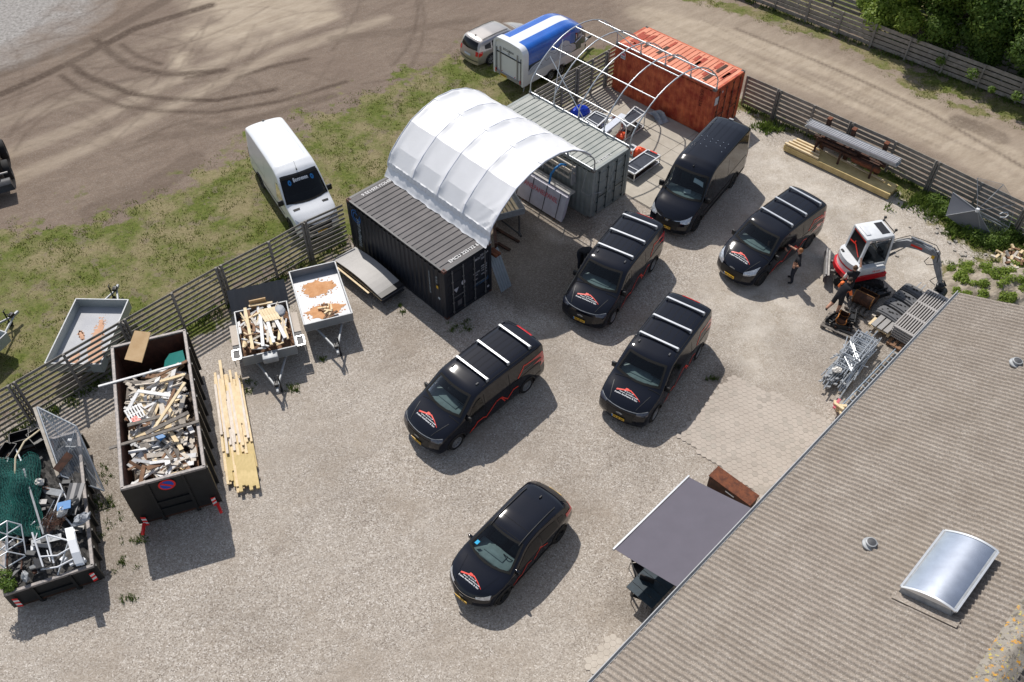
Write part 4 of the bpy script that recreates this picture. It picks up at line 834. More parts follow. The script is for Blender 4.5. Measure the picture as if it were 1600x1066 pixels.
for a,b in (((.04,1.0,4.15),(.55,.05,2.66)),((.03,1.9,4.6),(.24,.03,2.7)),((.02,4.9,4.3),(.26,6.15,2.7))): MB().tubes([fq(*a),fq(*b)],.022,6).build('brace_tube',M['tube'],fr)
def cover():
    K=[(-.12,2.60),(-.09,2.98),(-.06,3.20),(.13,3.54),(.60,3.97),(1.36,4.50),(2.10,4.75),(2.95,4.90),(3.80,4.83),(4.62,4.55),(5.38,4.06),(5.80,3.68)]
    FV=[(-.12,2.60),(-.09,2.98),(-.06,3.20),(.42,3.80),(1.36,4.50),(2.75,4.895),(4.15,4.71),(5.10,4.26),(5.80,3.68)]
    def ch(s_): return float(np.interp(s_,[a for a,_ in FV[2:]],[b for _,b in FV[2:]]))
    S=[]
    for (a,b),(c_,d) in zip(K[:-1],K[1:]): S+=[(a+(c_-a)*f/4,b+(d-b)*f/4) for f in range(4)]
    S.append(K[-1])
    for fv in FV[3:-1]: S.append((fv[0],ch(fv[0])+.0))
    low=[p for p in S if p[1]<3.21 and p[0]<0]; up=sorted([p for p in S if not(p[1]<3.21 and p[0]<0)]); S=low+up
    n=96; G=[]; rg=random.Random(2)
    for i in range(n+1):
        t=-.012+1.024*i/n; row=[]; bay=(t*4)%1.0; dr=min(bay,1-bay)*1.5; wr=math.exp(-(dr/.16)**2); fz=max(0,(t-.84)/.16)
        for j,(s_,z_) in enumerate(S):
            if s_>-.06 and z_>3.2:
                z2=ch(s_)-.02+(z_+.0-ch(s_)+.02)*wr; z2-=.012*math.sin(PI*bay)
                fr1=max(0,1-(s_+.1)/1.2); fr2=max(0,(s_-3.9)/1.9); z2+=fz*(.035*fr2*math.sin(s_*22+t*60)+.03*fr1*math.sin(z_*16-t*90))+.006*math.sin(t*50+s_*9)
                row.append(tq(t,s_,z2))
            else: w=.012*math.sin(t*70+j)+.010*math.sin(t*170); row.append(tq(t,s_-w,z_))
        G.append(row)
    m=MB(); m.grid(G); o=m.build('cover',[mat('tent_fabric',(.84,.85,.88),.42,0,.03,1.2,.10,5)],tent,smooth=9)
    mt=o.data.materials[0]; nn=mt.node_tree; p=nn.nodes['Principled BSDF']; tr=nn.nodes.new('ShaderNodeBsdfTranslucent'); tr.inputs[0].default_value=(.7,.72,.76,1); mx=nn.nodes.new('ShaderNodeMixShader'); mx.inputs[0].default_value=.16
    nn.links.new(p.outputs[0],mx.inputs[1]); nn.links.new(tr.outputs[0],mx.inputs[2]); nn.links.new(mx.outputs[0],nn.nodes['Material Output'].inputs[0])
    # loose hem lying on the dark container roof
    h=MB(); G=[]
    for i in range(61):
        t=-.012+1.03*i/60; w=.018*math.sin(t*37)+.010*math.sin(t*91+1); G.append([tq(t,-.07,2.98),tq(t,-.16+w*.5,2.84),tq(t,-.26+w,2.70),tq(t,-.30+w,2.615),tq(t,-.33+w*1.5,2.600)])
    h.grid(G); h.build('hem',mt,tent,smooth=60)
    for t in (.25,.5,.75):
        r_=MB(); r_.tubes([tq(t,s,z+.0) for s,z in K[2:]],.016,6); r_.build('rib_ridge',mat('fabric_fold',(.72,.74,.82),.45,0,.02),tent,smooth=60)
    for t in (-.012,1.012):
        r_=MB(); r_.tubes([tq(t,s,z) for s,z in K[1:]],.022,6); r_.build('edge_seam',mat('fabric_fold'
            ,(.62,.65,.76)),tent,smooth=60)
cover()
# ------------------------------------------------------------------ workshop building with corrugated roof
COR=Vector((15.90,23.083,0)); EZ=3.30; TP=math.tan(R(21)); WR=6.74; BL=27.
def bp(s,w,z): return -ED*s+EN*w+Vector((0,0,z))          # building frame, root at COR
bld=thing('workshop_building','long workshop building with grey corrugated fibre cement roof at lower right','building',tuple(COR+EN*.27))
def building():
    w=MB(); t=.25
    for a,b in (((.25,.35),(BL-.2,.35)),((.25,.35),(.25,WR*2-.35)),((BL-.2,.35),(BL-.2,WR*2-.35)),((.25,WR*2-.35),(BL-.2,WR*2-.35))):
        p,q=bp(a[0],a[1],1.6),bp(b[0],b[1],1.6); w.beam(p,q,t,3.2)
    for s in (.25,BL-.2):
        g=[bp(s,.35,3.2),bp(s,WR*2-.35,3.2),bp(s,WR,3.2+(WR-.35)*TP)]; w.add([g[0]-ED*.12,g[1]-ED*.12,g[2]-ED*.12,g[0]+ED*.12,g[1]+ED*.12,g[2]+ED*.12],[(0,1,2),(5,4,3),(0,3,4,1),(1,4,5,2),(2,5,3,0)])
    w.build('wall',mat('rendered_wall',(.42,.40,.37),.85,0,.1,1,.2,30),bld)
    for s in (2.5,5.5,8.5,12.9,18,22): 
        f=MB(); f.beam(bp(s-.6,.21,1.6),bp(s+.6,.21,1.6),.06,1.1); fo=f.build('window_frame',M['white'],bld); g=MB(); g.beam(bp(s-.52,.17,1.6),bp(s+.52,.17,1.6),.02,.94); g.build('pane',M['blk'],fo)
    d=MB(); d.beam(bp(14.3,.21,1.05),bp(15.3,.21,1.05),.06,2.1); do=d.build('door',M['greyd'],bld); h=MB(); h.beam(bp(14.4,.14,1.05),bp(14.55,.14,1.05),.03,.03); h.build('handle',M['chrome'],do)
    # corrugated sheets, waves 0.177 m, courses lapped every 1.55 m
    pitch=.177; n=int(BL/pitch); K=8
    def slope(name,w0,w1,sgn):
        mb=MB(); courses=[]; ln=1.55; k=0; w_=w0
        while w_<w1-.01: courses.append((w_,min(w1,w_+ln))); w_+=ln
        S=[i*pitch/K-.12 for i in range(n*K+4)]
        for ci,(a,b) in enumerate(courses):
            G=[]
            for s in S:
                hh=.036*math.cos(2*PI*s/pitch)+.006*math.cos(4*PI*s/pitch)
                row=[]
                for ww,lift in ((a-.0,.020),((a+b)/2,.010),(b+.02,.0)):
                    z=EZ+(ww*TP if sgn>0 else (2*WR-ww)*TP)+hh+lift+ .004*math.sin(s*1.3+ci*2.1)
                    row.append(bp(s,ww,z))
                G.append(row)
            mb.grid(G)
        return mb.build(name,M['roof'],bld,smooth=60)
    m=bpy.data.materials.new('fibre_cement'); m.use_nodes=True; N=m.node_tree.nodes; l=m.node_tree.links; p=N['Principled BSDF']; p.inputs['Roughness'].default_value=.92; p.inputs['Specular IOR Level'].default_value=.2
    tc=N.new('ShaderNodeTexCoord').outputs['Object']
    def nz(s,d=6,r=.65,mp_=None):
        q=N.new('ShaderNodeTexNoise'); q.inputs['Scale'].default_value=s;q.inputs['Detail'].default_value=d;q.inputs['Roughness'].default_value=r
        if mp_: mp=N.new('ShaderNodeMapping'); mp.inputs['Rotation'].default_value=(0,0,mp_[0]); mp.inputs['Scale'].default_value=mp_[1]; mp.vector_type='TEXTURE'; l.new(tc,mp.inputs[0]); l.new(mp.outputs[0],q.inputs['Vector'])
        else: l.new(tc,q.inputs['Vector'])
        return q.outputs['Fac']
    def rp(f,*st):
        q=N.new('ShaderNodeValToRGB'); e=q.color_ramp.elements
        while len(e)<len(st): e.new(.5)
        for k,(a,c) in enumerate(st): e[k].position=a; e[k].color=(*c,1) if not isinstance(c,(int,float)) else (c,c,c,1)
        l.new(f,q.inputs[0]); return q.outputs[0]
    def mx(f,a,b):
        q=N.new('ShaderNodeMix'); q.data_type='RGBA'
        for v,i in((f,0),(a,6),(b,7)):
            if isinstance(v,tuple): q.inputs[i].default_value=(*v,1)
            else: l.new(v,q.inputs[i])
        return q.outputs[2]
    c=rp(nz(1.2,6,.7),(.3,(.27,.232,.195)),(.55,(.35,.308,.266)),(.75,(.42,.378,.33)))
    c=mx(rp(nz(20,4,.85),(.42,0),(.58,.75)),c,(.19,.16,.135)); c=mx(rp(nz(26,3,.9),(.57,0),(.66,.9)),c,(.60,.56,.51)); c=mx(rp(nz(6,5,.7),(.70,0),(.76,.9)),c,(.10,.085,.07)); 
    c=mx(rp(nz(4,5,.75,(R(-44.6),(4,.5,1))),(.52,0),(.72,.45)),c,(.215,.18,.15)); c=mx(rp(nz(.5,3,.5),(.5,0),(.7,.3)),c,(.26,.22,.18))
    l.new(c,p.inputs['Base Color']); bpn=N.new('ShaderNodeBump'); bpn.inputs['Strength'].default_value=.5; bpn.inputs['Distance'].default_value=.02; l.new(nz(45,3),bpn.inputs['Height']); l.new(bpn.outputs[0],p.inputs['Normal']); M['roof']=m
    slope('roof',-.18,WR,1)
    o=slope('roof',WR,2*WR+.18,-1); dk=m.copy(); dk.name='fibre_cement_shaded';  # far slope: its shade is put into a darkened copy of the roof colour
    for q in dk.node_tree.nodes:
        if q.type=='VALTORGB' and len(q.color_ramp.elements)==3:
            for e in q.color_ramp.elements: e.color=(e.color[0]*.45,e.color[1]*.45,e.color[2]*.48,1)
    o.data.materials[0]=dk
    rdg=MB(); G=[]
    for i in range(int(BL/.12)):
        s=-.13+i*.12; a=.004*math.sin(s*9); G.append([bp(s,WR+dw,EZ+WR*TP+dz+a) for dw,dz in ((-.42,-.42*TP+.055),(-.24,-.24*TP+.065),(-.10,.045),(0,.075),(.10,.045),(.24,-.24*TP+.065),(.36,-.36*TP+.05))])
    rdg.grid(G); lm=mat('lichen_ridge',(.20,.18,.15),.95,0,.0,2.5,.4,30,c2=(.33,.30,.26)); o=rdg.build('ridge_cap',lm,bld,smooth=50)
    N=lm.node_tree.nodes; l=lm.node_tree.links; base=N['Principled BSDF'].inputs['Base Color'].links[0].from_socket; tc=N.new('ShaderNodeTexCoord').outputs['Object']
    for s_,th,cc in ((9.,.54,(.13,.115,.095)),(5.,.56,(.20,.18,.15)),(6,.58,(.55,.27,.03)),(10.,.59,(.50,.42,.09))):
        q=N.new('ShaderNodeTexNoise'); q.inputs['Scale'].default_value=s_;q.inputs['Detail'].default_value=6;q.inputs['Roughness'].default_value=.7; l.new(tc,q.inputs['Vector']); r_=N.new('ShaderNodeValToRGB'); r_.color_ramp.elements[0].position=th; r_.color_ramp.elements[1].position=th+.03; l.new(q.outputs['Fac'],r_.inputs[0]); x=N.new('ShaderNodeMix'); x.data_type='RGBA'; l.new(r_.outputs[0],x.inputs[0]); l.new(base,x.inputs[6]); x.inputs[7].default_value=(*cc,1); base=x.outputs[2]
    l.new(base,N['Principled BSDF'].inputs['Base Color'])
    g=MB(); prof=[(-.19,.0),(-.19,-.07),(-.23,-.09),(-.275,-.07),(-.285,.03),(-.26,.03),(-.255,-.06),(-.23,-.07),(-.20,-.06),(-.20,.0)]
    g.grid([[bp(s,w_,EZ-.05+z) for w_,z in prof+[prof[0]]] for s in (-.12,BL)]); g.build('gutter',mat('gutter_grey',(.42,.43,.44),.6,.1,.1,2),bld)
    e=MB(); e.beam(bp(-.10,-.2,EZ-.26),bp(-.10,WR,EZ+WR*TP-.18),.04,.2); e.build('verge_board',M['woodo'],bld)
    # barrel skylight
    root=bpy.data.objects.new('skylight',None); col.objects.link(root); root.parent=bld
    s0,s1,w0,w1=13.12,10.92,4.13,5.31; c=MB(); hgt=.30
    for (a,b) in (((s0,w0),(s1,w0)),((s0,w1),(s1,w1))):
        for hh in (0,): c.beam(bp(a[0],a[1],EZ+a[1]*TP+.14),bp(b[0],b[1],EZ+b[1]*TP+.14),.05,.40)
    for s in (s0,s1): c.beam(bp(s,w0+.0,EZ+w0*TP+.12),bp(s,w1,EZ+w1*TP+.12),.05,.36)
    c.build('kerb',M['zinc'],root)
    def dome(u): f=u; wv=w0-.04+(w1-w0+.08)*f; return wv,EZ+wv*TP+.305+.17*(1-(2*f-1)**2)
    m_=mat('brushed_metal_sheet',(.52,.56,.63),.27,.95,.08,3,.0); d=MB(); d.grid([[bp(s0-.0+(s1-s0)*i/6,*dome(j/16)) for j in range(17)] for i in range(7)]); d.build('dome',m_,root,smooth=60)
    for s in (s0+.03,s1-.03):
        q=MB(); q.grid([[bp(s+dx,*(lambda a:(a[0],a[1]+dz))(dome(j/16))) for j in range(17)] for dx,dz in ((-.03,-.02),(-.03,.018),(.03,.018),(.03,-.02))]); q.add([bp(s,*dome(j/16)) for j in range(17)]+[bp(s,w1,EZ+w1*TP+.28),bp(s,w0,EZ+w0*TP+.28)],[tuple(range(19))]); q.build('end_frame',M['bar'],root,smooth=40)
    for w_ in (w0-.05,w1+.05): q=MB(); q.beam(bp(s0+.03,w_,EZ+w_*TP+.30),bp(s1-.03,w_,EZ+w_*TP+.30),.05,.05); q.build('side_rail',M['bar'],root)
    q=MB(); q.add([bp(s0+a,w_,EZ+w_*TP+.045) for a,w_ in ((.03,w0-.1),(.28,w0-.1),(.28,w1+.25),(.03,w1+.25))],[(0,1,2,3)]); q.build('apron_flashing',M['roof'],root)
    for s,w_ in ((12.10,2.87),(3.05,2.82)):
        v=MB(); T=Matrix.Translation(bp(s,w_,EZ+w_*TP+.03))@Matrix.Rotation(-EA+PI/2 if 0 else EA,4,'Z')@Matrix.Rotation(R(0),4,'X')
        v.lathe([(.22,.0),(.21,.03),(.14,.05),(.13,.09),(.15,.10),(.15,.13),(.12,.14)],18,0,T); vo=v.build('roof_vent',M['zinc'],bld,smooth=40); k=MB(); k.lathe([(.12,.135),(.07,.15),(0,.155)],18,0,T); k.build('vent_cap',M['greyd'],vo,smooth=40)
    # awning
    aw=bpy.data.objects.new('awning',None); col.objects.link(aw); aw.parent=bld
    A,B=12.42,15.98; f=MB(); G=[]
    for i in range(13):
        s=A+(B-A)*i/12; G.append([bp(s,-.30-2.24*j/10,2.93-.70*j/10-.02*math.sin(PI*j/10)+.003*math.sin(i*1.1)) for j in range(11)])
    f.grid(G); f.grid([[q-Vector((0,0,.006)) for q in r] for r in G]); f.build('awning_cloth',M['cloth'],aw,smooth=60)
    b=MB(); b.beam(bp(A-.04,-2.57,2.215),bp(B+.04,-2.57,2.215),.05,.09); b.build('front_bar',M['bar'],aw); b=MB(); b.beam(bp(A-.04,-.20,2.97),bp(B+.04,-.20,2.97),.12,.14); b.build('cassette',M['zinc'],aw)
    for s in (A+.35,B-.35): b=MB(); b.tubes([bp(s,-.1,2.84),bp(s-.5 if s>14 else s+.5,-1.2,2.5),bp(s,-2.5,2.16)],.025,6); b.build('folding_arm',M['zinc'],aw)
building()
# rusty planter box and furniture under the awning
def rusty_box():
    t=thing('rusty_planter','rusty orange brown steel box at the paving edge beside the awning','planter',tuple(COR+bp(10.6,-1.5,0)),EA)
    a=MB(); a.box((0,0,.30),(.50,1.62,.58),0,0,None,.012); a.build('box',M['rustd'],t); a=MB(); a.box((0,0,.61),(.54,1.66,.035)); a.build('lid',M['rust'],t)
    a=MB(); a.box((-.262,-.05,.44),(.006,.34,.05)); a.build('label_strip',M['whitev'],t)
rusty_box()
def table_and_chairs():
    t=thing('garden_table','dark garden table under the grey awning','table',tuple(COR+bp(14.9,-1.15,0)),EA)
    a=MB(); 
    for k in range(8): a.box((-.95+.27*k,0,.73),(.255,1.0,.03))
    a.build('tabletop',mat('dark_blue_slats',(.012,.03,.045),.5,0,.3,9),t)
    for x in(-.85,.85):
        for y in(-.4,.4): b=MB(); b.box((x,y,.36),(.05,.05,.71)); b.build('leg',M['greyd'],t)
    ch=thing('garden_chair','black garden chair standing half out from under the awning','chair',tuple(at(1003,930,.3).xy)+(0,),EA+R(200),'black garden chairs at the awning')
    b=MB(); b.box((0,0,.44),(.48,.48,.04),0,0,None,.01); b.build('seat',M['blk'],ch); b=MB(); b.box((-.27,0,.74),(.05,.46,.52),0,0,None,.015); b.build('backrest',M['blk'],ch)
    for y in(-.25,.25):
        b=MB(); b.tubes([(.22,y,0),(.24,y,.64),(.1,y,.66),(-.26,y,.64)],.014,6); b.build('armrest',M['steel'],ch,smooth=60); b=MB(); b.tubes([(-.24,y,.5),(-.30,y,0)],.014,6); b.build('leg',M['steel'],ch)
    dup(ch,tuple(at(1000,893,.3).xy)+(0,),EA+R(235),label='black garden chair nearest the outer corner of the awning')
    dup(ch,tuple(COR+bp(13.4,-1.2,0)),EA+R(10),label='black garden chair hidden under the awning at the far end of the table')
table_and_chairs()
# ------------------------------------------------------------------ fences
def fence(label,pts,H,nb,bh,posts,group='horizontal board fences',m=None,pm=None,front=1,th=.028,capm=None,last=True):
    "posts: list of (distance along, width)"
    root=thing('board_fence',label,'fence',(pts[0][0],pts[0][1],0),0,group); P=[Vector((p[0]-pts[0][0],p[1]-pts[0][1],0)) for p in pts]; rg=random.Random(len(pts)*7+nb)
    for i in range(len(P)-1):
        a,b=P[i],P[i+1]; d=(b-a).normalized(); n=Vector((d.y,-d.x,0))*front; mb=MB()
        for k in range(nb):
            z=.10+(H-.10-bh)*k/(nb-1)+bh/2; o=n*-.035
            j1,j2=rg.uniform(-.012,.012),rg.uniform(-.012,.012); mb.beam(a+o+Vector((0,0,z+j1)),b+o+Vector((0,0,z+j2)),th,bh)
        mb.build('slat_panel',m or M['fence'],root)
    for i in range(len(P) if last else len(P)-1):
        a=P[i]; d=((P[i+1]-a) if i<len(P)-1 else (a-P[i-1])).normalized(); n=Vector((d.y,-d.x,0))*front; wd=posts[i%len(posts)]
        mb=MB()
        if wd>.2:
            for q in(-wd/2+.04,wd/2-.04): mb.beam(a+n*.035+d*q,a+n*.035+d*q+Vector((0,0,H+.05)),.08,.08)
            mb.beam(a+n*.025,a+n*.025+Vector((0,0,H-.03)),.04,wd-.1,up=n)
        else: mb.beam(a+n*.03,a+n*.03+Vector((0,0,H+.03)),wd,.08,up=n)
        mb.build('post',pm or M['fpost'],root)
    return root
LP=[at(x,y,2.05) for x,y in [(17,600.5),(98.5,554),(190,502),(267.4,458.3),(340.6,417),(419,378),(474,347)]]
e_=(LP[0]-LP[1]); LP=[LP[0]+e_*2.,LP[0]+e_*1.]+LP+[Vector((-7.05,29.25,0))]
fence('long weathered board fence between the grass and the skips','' or LP,2.05,9,.105,[.09,.30,.30,.09,.30,.09,.30,.09,.26,.09],m=mat('dark_fence_wood',(.15,.138,.12),.9,0,.0,4,.3,50,c2=(.27,.25,.22)),last=False)
mp_=[at(898.7,162,0),at(944,135.6,0)]; e_=mp_[1]-mp_[0]; fence('short board fence behind the bare arches, next to the box trailer',[mp_[0]-e_*1.35,mp_[0]-e_*.5,mp_[0],mp_[0]+e_*.5,mp_[1],mp_[1]+e_*.42],2.05,9,.135,[.09,.10,.3,.09,.3,.1])
RP=[at(x,y,1.65) for x,y in [(1219,141),(1273.5,165),(1332.6,191.5),(1400.9,221.7),(1466.5,253)]]; e_=RP[0]-RP[1]; e2=RP[4]-RP[3]; RP=[RP[0]+e_*.95]+RP+[RP[4]+e2,RP[4]+e2*2,RP[4]+e2*3,RP[4]+e2*4]
fence('grey board fence running behind the steel beams and yellow timber',RP,1.65,7,.165,[.09,.26,.10,.26,.10,.26])
FP=[at(1258,35,0),at(1359,74,0)]; e_=(FP[1]-FP[0])/2; FP=[FP[0]+e_*k for k in range(-4,11)]
fence('lower board fence on the far side of the dirt road',FP,1.35,5,.20,[.12,.09])
n_=Vector((-e_.y,e_.x,0)).normalized()*1.5; FP2=[p+n_+e_*.35 for p in FP]
fence('taller board fence just behind the lower one, overhung by the bushes',FP2,2.2,8,.19,[.10,.09])
# ------------------------------------------------------------------ bushes and trees beyond the far fence
def leafmat(name,c1,c2):
    m=bpy.data.materials.new(name); m.use_nodes=True; n=m.node_tree.nodes; l=m.node_tree.links; p=n['Principled BSDF']; p.inputs['Roughness'].default_value=.55; p.inputs['Specular IOR Level'].default_value=.3
    g=n.new('ShaderNodeNewGeometry'); r=n.new('ShaderNodeValToRGB'); r.color_ramp.elements[0].color=(*c1,1); r.color_ramp.elements[1].color=(*c2,1); l.new(g.outputs['Random Per Island'],r.inputs[0]); l.new(r.outputs[0],p.inputs['Base Color'])
    t=n.new('ShaderNodeBsdfTranslucent'); l.new(r.outputs[0],t.inputs[0]); x=n.new('ShaderNodeMixShader'); x.inputs[0].default_value=.48; l.new(p.outputs[0],x.inputs[1]); l.new(t.outputs[0],x.inputs[2]); l.new(x.outputs[0],n['Material Output'].inputs[0]); return m
LM=[leafmat('leaf_mid_green',(.08,.15,.022),(.19,.28,.05)),leafmat('leaf_light_green',(.14,.22,.028),(.31,.40,.07)),leafmat('leaf_dark_green',(.055,.11,.02),(.14,.22,.04))]
def leaves(rg,centers,n,size):
    m=MB(); V=m.v; F=m.f
    for _ in range(n):
        cx,cy,cz,r=rg.choice(centers); 
        while True:
            a,b,c=rg.uniform(-1,1),rg.uniform(-1,1),rg.uniform(-1,1); q=a*a+b*b+c*c
            if .25<q<1: break
        k=(.75+.3*rg.random()); p=Vector((cx+a*r*k,cy+b*r*k,cz+c*r*k*.85)); nr=Vector((a+rg.uniform(-.7,.7),b+rg.uniform(-.7,.7),c+.5+rg.uniform(-.7,.7))).normalized(); u=nr.orthogonal().normalized(); u.rotate(Matrix.Rotation(rg.uniform(0,6.28),3,nr)); v=nr.cross(u); s=size*rg.uniform(.6,1.4)
        i=len(V); V+=[tuple(p-u*s),tuple(p-v*s*.45),tuple(p+u*s),tuple(p+v*s*.45)]; F.append((i,i+1,i+2,i+3)); m.m.append(0)
    return m
def tree(x,y,h,r,seed,label,lm,nl=9000,cat='tree',name='leafy_tree',group='bushes and trees beyond the far fences',size=.085):
    rg=random.Random(seed); t=thing(name,label,cat,(x,y,0),0,group); cs=[]; tr=MB(); tr.tubes([(0,0,0),(.05,.03,h*.3),(.0,.1,h*.62)],.14,7,0,.06)
    for k in range(17):
        a=rg.uniform(0,6.28); d=r*rg.uniform(.05,.72); z=h*rg.uniform(.25,.82); rr=r*rg.uniform(.26,.46); cs.append((d*math.cos(a),d*math.sin(a),z,rr)); tr.tubes([(0,.03,h*rg.uniform(.2,.4)),(d*.5*math.cos(a),d*.5*math.sin(a),z*.8),(d*math.cos(a),d*math.sin(a),z)],.05,5,0,.015)
    tr.build('trunk',mat('bark',(.07,.055,.04),.95,0,.3,8,.5,20),t); leaves(rg,cs,nl,size).build('crown',lm,t); return t
for k,(px,py,z,h,r,lm,lab) in enumerate([(1420,8,2.,4.2,1.9,1,'light green leafy bush overhanging the far fence, leftmost of the trees'),(1500,38,2.,4.6,2.1,0,'mid green leafy tree second from the left beyond the far fence'),(1575,60,2.,4.6,2.1,2,'dark leafy tree by the right edge leaning over the fence'),(1478,-10,2.,5.5,2.4,1,'tall bright green tree behind the leftmost bush at the top edge'),(1570,5,2.,5.8,2.6,0,'tall mid green tree in the top right corner'),(1650,70,2.,5.,2.4,1,'tree just outside the right edge beyond the fence'),(1640,110,1.5,3.6,1.7,2,'low dark bush by the far fence at the right edge'),(1530,78,1.2,2.9,1.2,2,'low dark bush close behind the taller fence')]):
    q=at(px,py,z); q=q+n_*.12; tree(q.x,q.y,h*1.22,r*1.45,20+k,lab,LM[lm],26000 if k!=5 else 6000,size=.10)
def climbers():
    rg=random.Random(9); m=None; cs=[]
    for px,py,z in ((1308,24,.8),(1318,38,.5),(1392,42,1.2),(1400,60,.8),(1365,22,1.6),(1470,95,.9),(1520,115,1.0),(1550,140,.8),(1440,60,1.4),(1590,150,1.)):
        q=at(px,py,z); cs.append((q.x,q.y,z,rg.uniform(.2,.4)))
    o=leaves(rg,cs,1700,.07).build('climbing_weeds',LM[0]); tag(o,kind='stuff')
climbers()
# ------------------------------------------------------------------ grass tufts and weeds
def tufts(name,spots,blades,h0,h1,m,seed,spread=.05):
    rg=random.Random(seed); V=[];F=[]
    for x,y,s in spots:
        for _ in range(blades):
            a=rg.uniform(0,6.28); bx=x+rg.gauss(0,spread*s); by=y+rg.gauss(0,spread*s); h=rg.uniform(h0,h1)*s; w=rg.uniform(.010,.020)*s*1.3; lx,ly=math.cos(a)*h*rg.uniform(.2,.8),math.sin(a)*h*rg.uniform(.2,.8); i=len(V)
            V+=[(bx-w*math.sin(a),by+w*math.cos(a),0),(bx+w*math.sin(a),by-w*math.cos(a),0),(bx+lx,by+ly,h)]; F.append((i,i+1,i+2))
    me=bpy.data.meshes.new(name); me.from_pydata(V,[],F); me.materials.append(m); o=bpy.data.objects.new(name,me); col.objects.link(o); tag(o,kind='stuff'); return o
def vegetation():
    rg=random.Random(11); gm=leafmat('grass_blades',(.12,.15,.03),(.24,.25,.07)); gd=leafmat('dry_grass_blades',(.25,.21,.10),(.40,.35,.20)); wm=leafmat('weed_green',(.07,.12,.02),(.16,.22,.045)); A=[];B=[]
    sp=lambda x,y:math.sin(x*1.3+2*math.sin(y*.7))+math.sin(y*1.1+2*math.sin(x*.9+1))+.8*math.sin(x*3.1-y*2.3)
    for _ in range(60000):
        x,y=rg.uniform(-33,30),rg.uniform(12,53)
        g=gval(x,y)
        if g<.45 or rg.random()>g: continue
        s=sp(x,y)
        if s>-.3: A.append((x,y,rg.uniform(.5,1.2)))
        else: B.append((x,y,rg.uniform(.5,1.0)))
    tufts('grass',A,8,.025,.085,gm,1,.10); tufts('dry_grass',B,5,.02,.07,gd,2,.10)
    W=[]
    for px,py,n,sd in ((1200,200,60,.35),(1440,318,60,.5),(1480,335,90,.5),(1510,362,130,.45),(1550,378,130,.4),(1590,370,110,.5),(1455,315,60,.4),(1530,430,90,.3),(1545,440,90,.4),(1590,425,110,.5),(1560,455,60,.6),(455,535,14,.12),(505,562,10,.1),(458,608,18,.15),(391,598,8,.1),(390,612,8,.1),(214,845,16,.2),(170,790,14,.3),(195,880,10,.2),(205,935,10,.15),(165,740,10,.3),(150,785,10,.3),(725,520-10,20,.35),(170,815,8,.3),(1113,592,12,.15),(625,478,5,.05),(630,488,5,.05),(1300,500,3,.05),(135,520,12,.2),(150,840,8,.2),(1485,415,10,.3),(10,910,30,.25)):
        q=at(px,py,0)
        for _ in range(n): W.append((q.x+rg.gauss(0,sd),q.y+rg.gauss(0,sd*.6),rg.uniform(.7,2.0) if n>50 else rg.uniform(.4,.9)))
    tufts('weeds',W,14,.05,.20,wm,3,.07)
    # fringe along the fences
    Fz=[]
    for pts in (LP,RP,FP):
        for a,b in zip(pts[:-1],pts[1:]):
            for _ in range(26): t=rg.random(); q=a.lerp(b,t); Fz.append((q.x+rg.gauss(0,.15),q.y+rg.gauss(0,.15),rg.uniform(.6,1.7)))
    tufts('fence_grass',Fz,9,.06,.22,wm,4,.08)
vegetation()
# concrete slabs between the grey and orange containers
def slabs():
    A=at(1010,372,0); Bc=Vector((-.9195+2.438*gn_[0],35.1133+2.438*gn_[1],0)); m=MB(); rg=random.Random(3)
    u=Vector((gu[0],gu[1],0)); n=Vector((gn_[0],gn_[1],0))
    for i in range(4):
        for j in range(3):
            x=-.6+i*2.02; y=.05+j*2.06; c=Bc+u*(x+1.0)+n*(y+1.02)
            m.box((c.x,c.y,.012+rg.uniform(-.002,.002)),(2.0,2.04,.024),GA)
    tag(m.build('concrete_slabs',mat('slab_concrete',(.36,.325,.27),.9,0,.0,1.1,.3,50,c2=(.47,.43,.37))),kind='structure')
slabs()
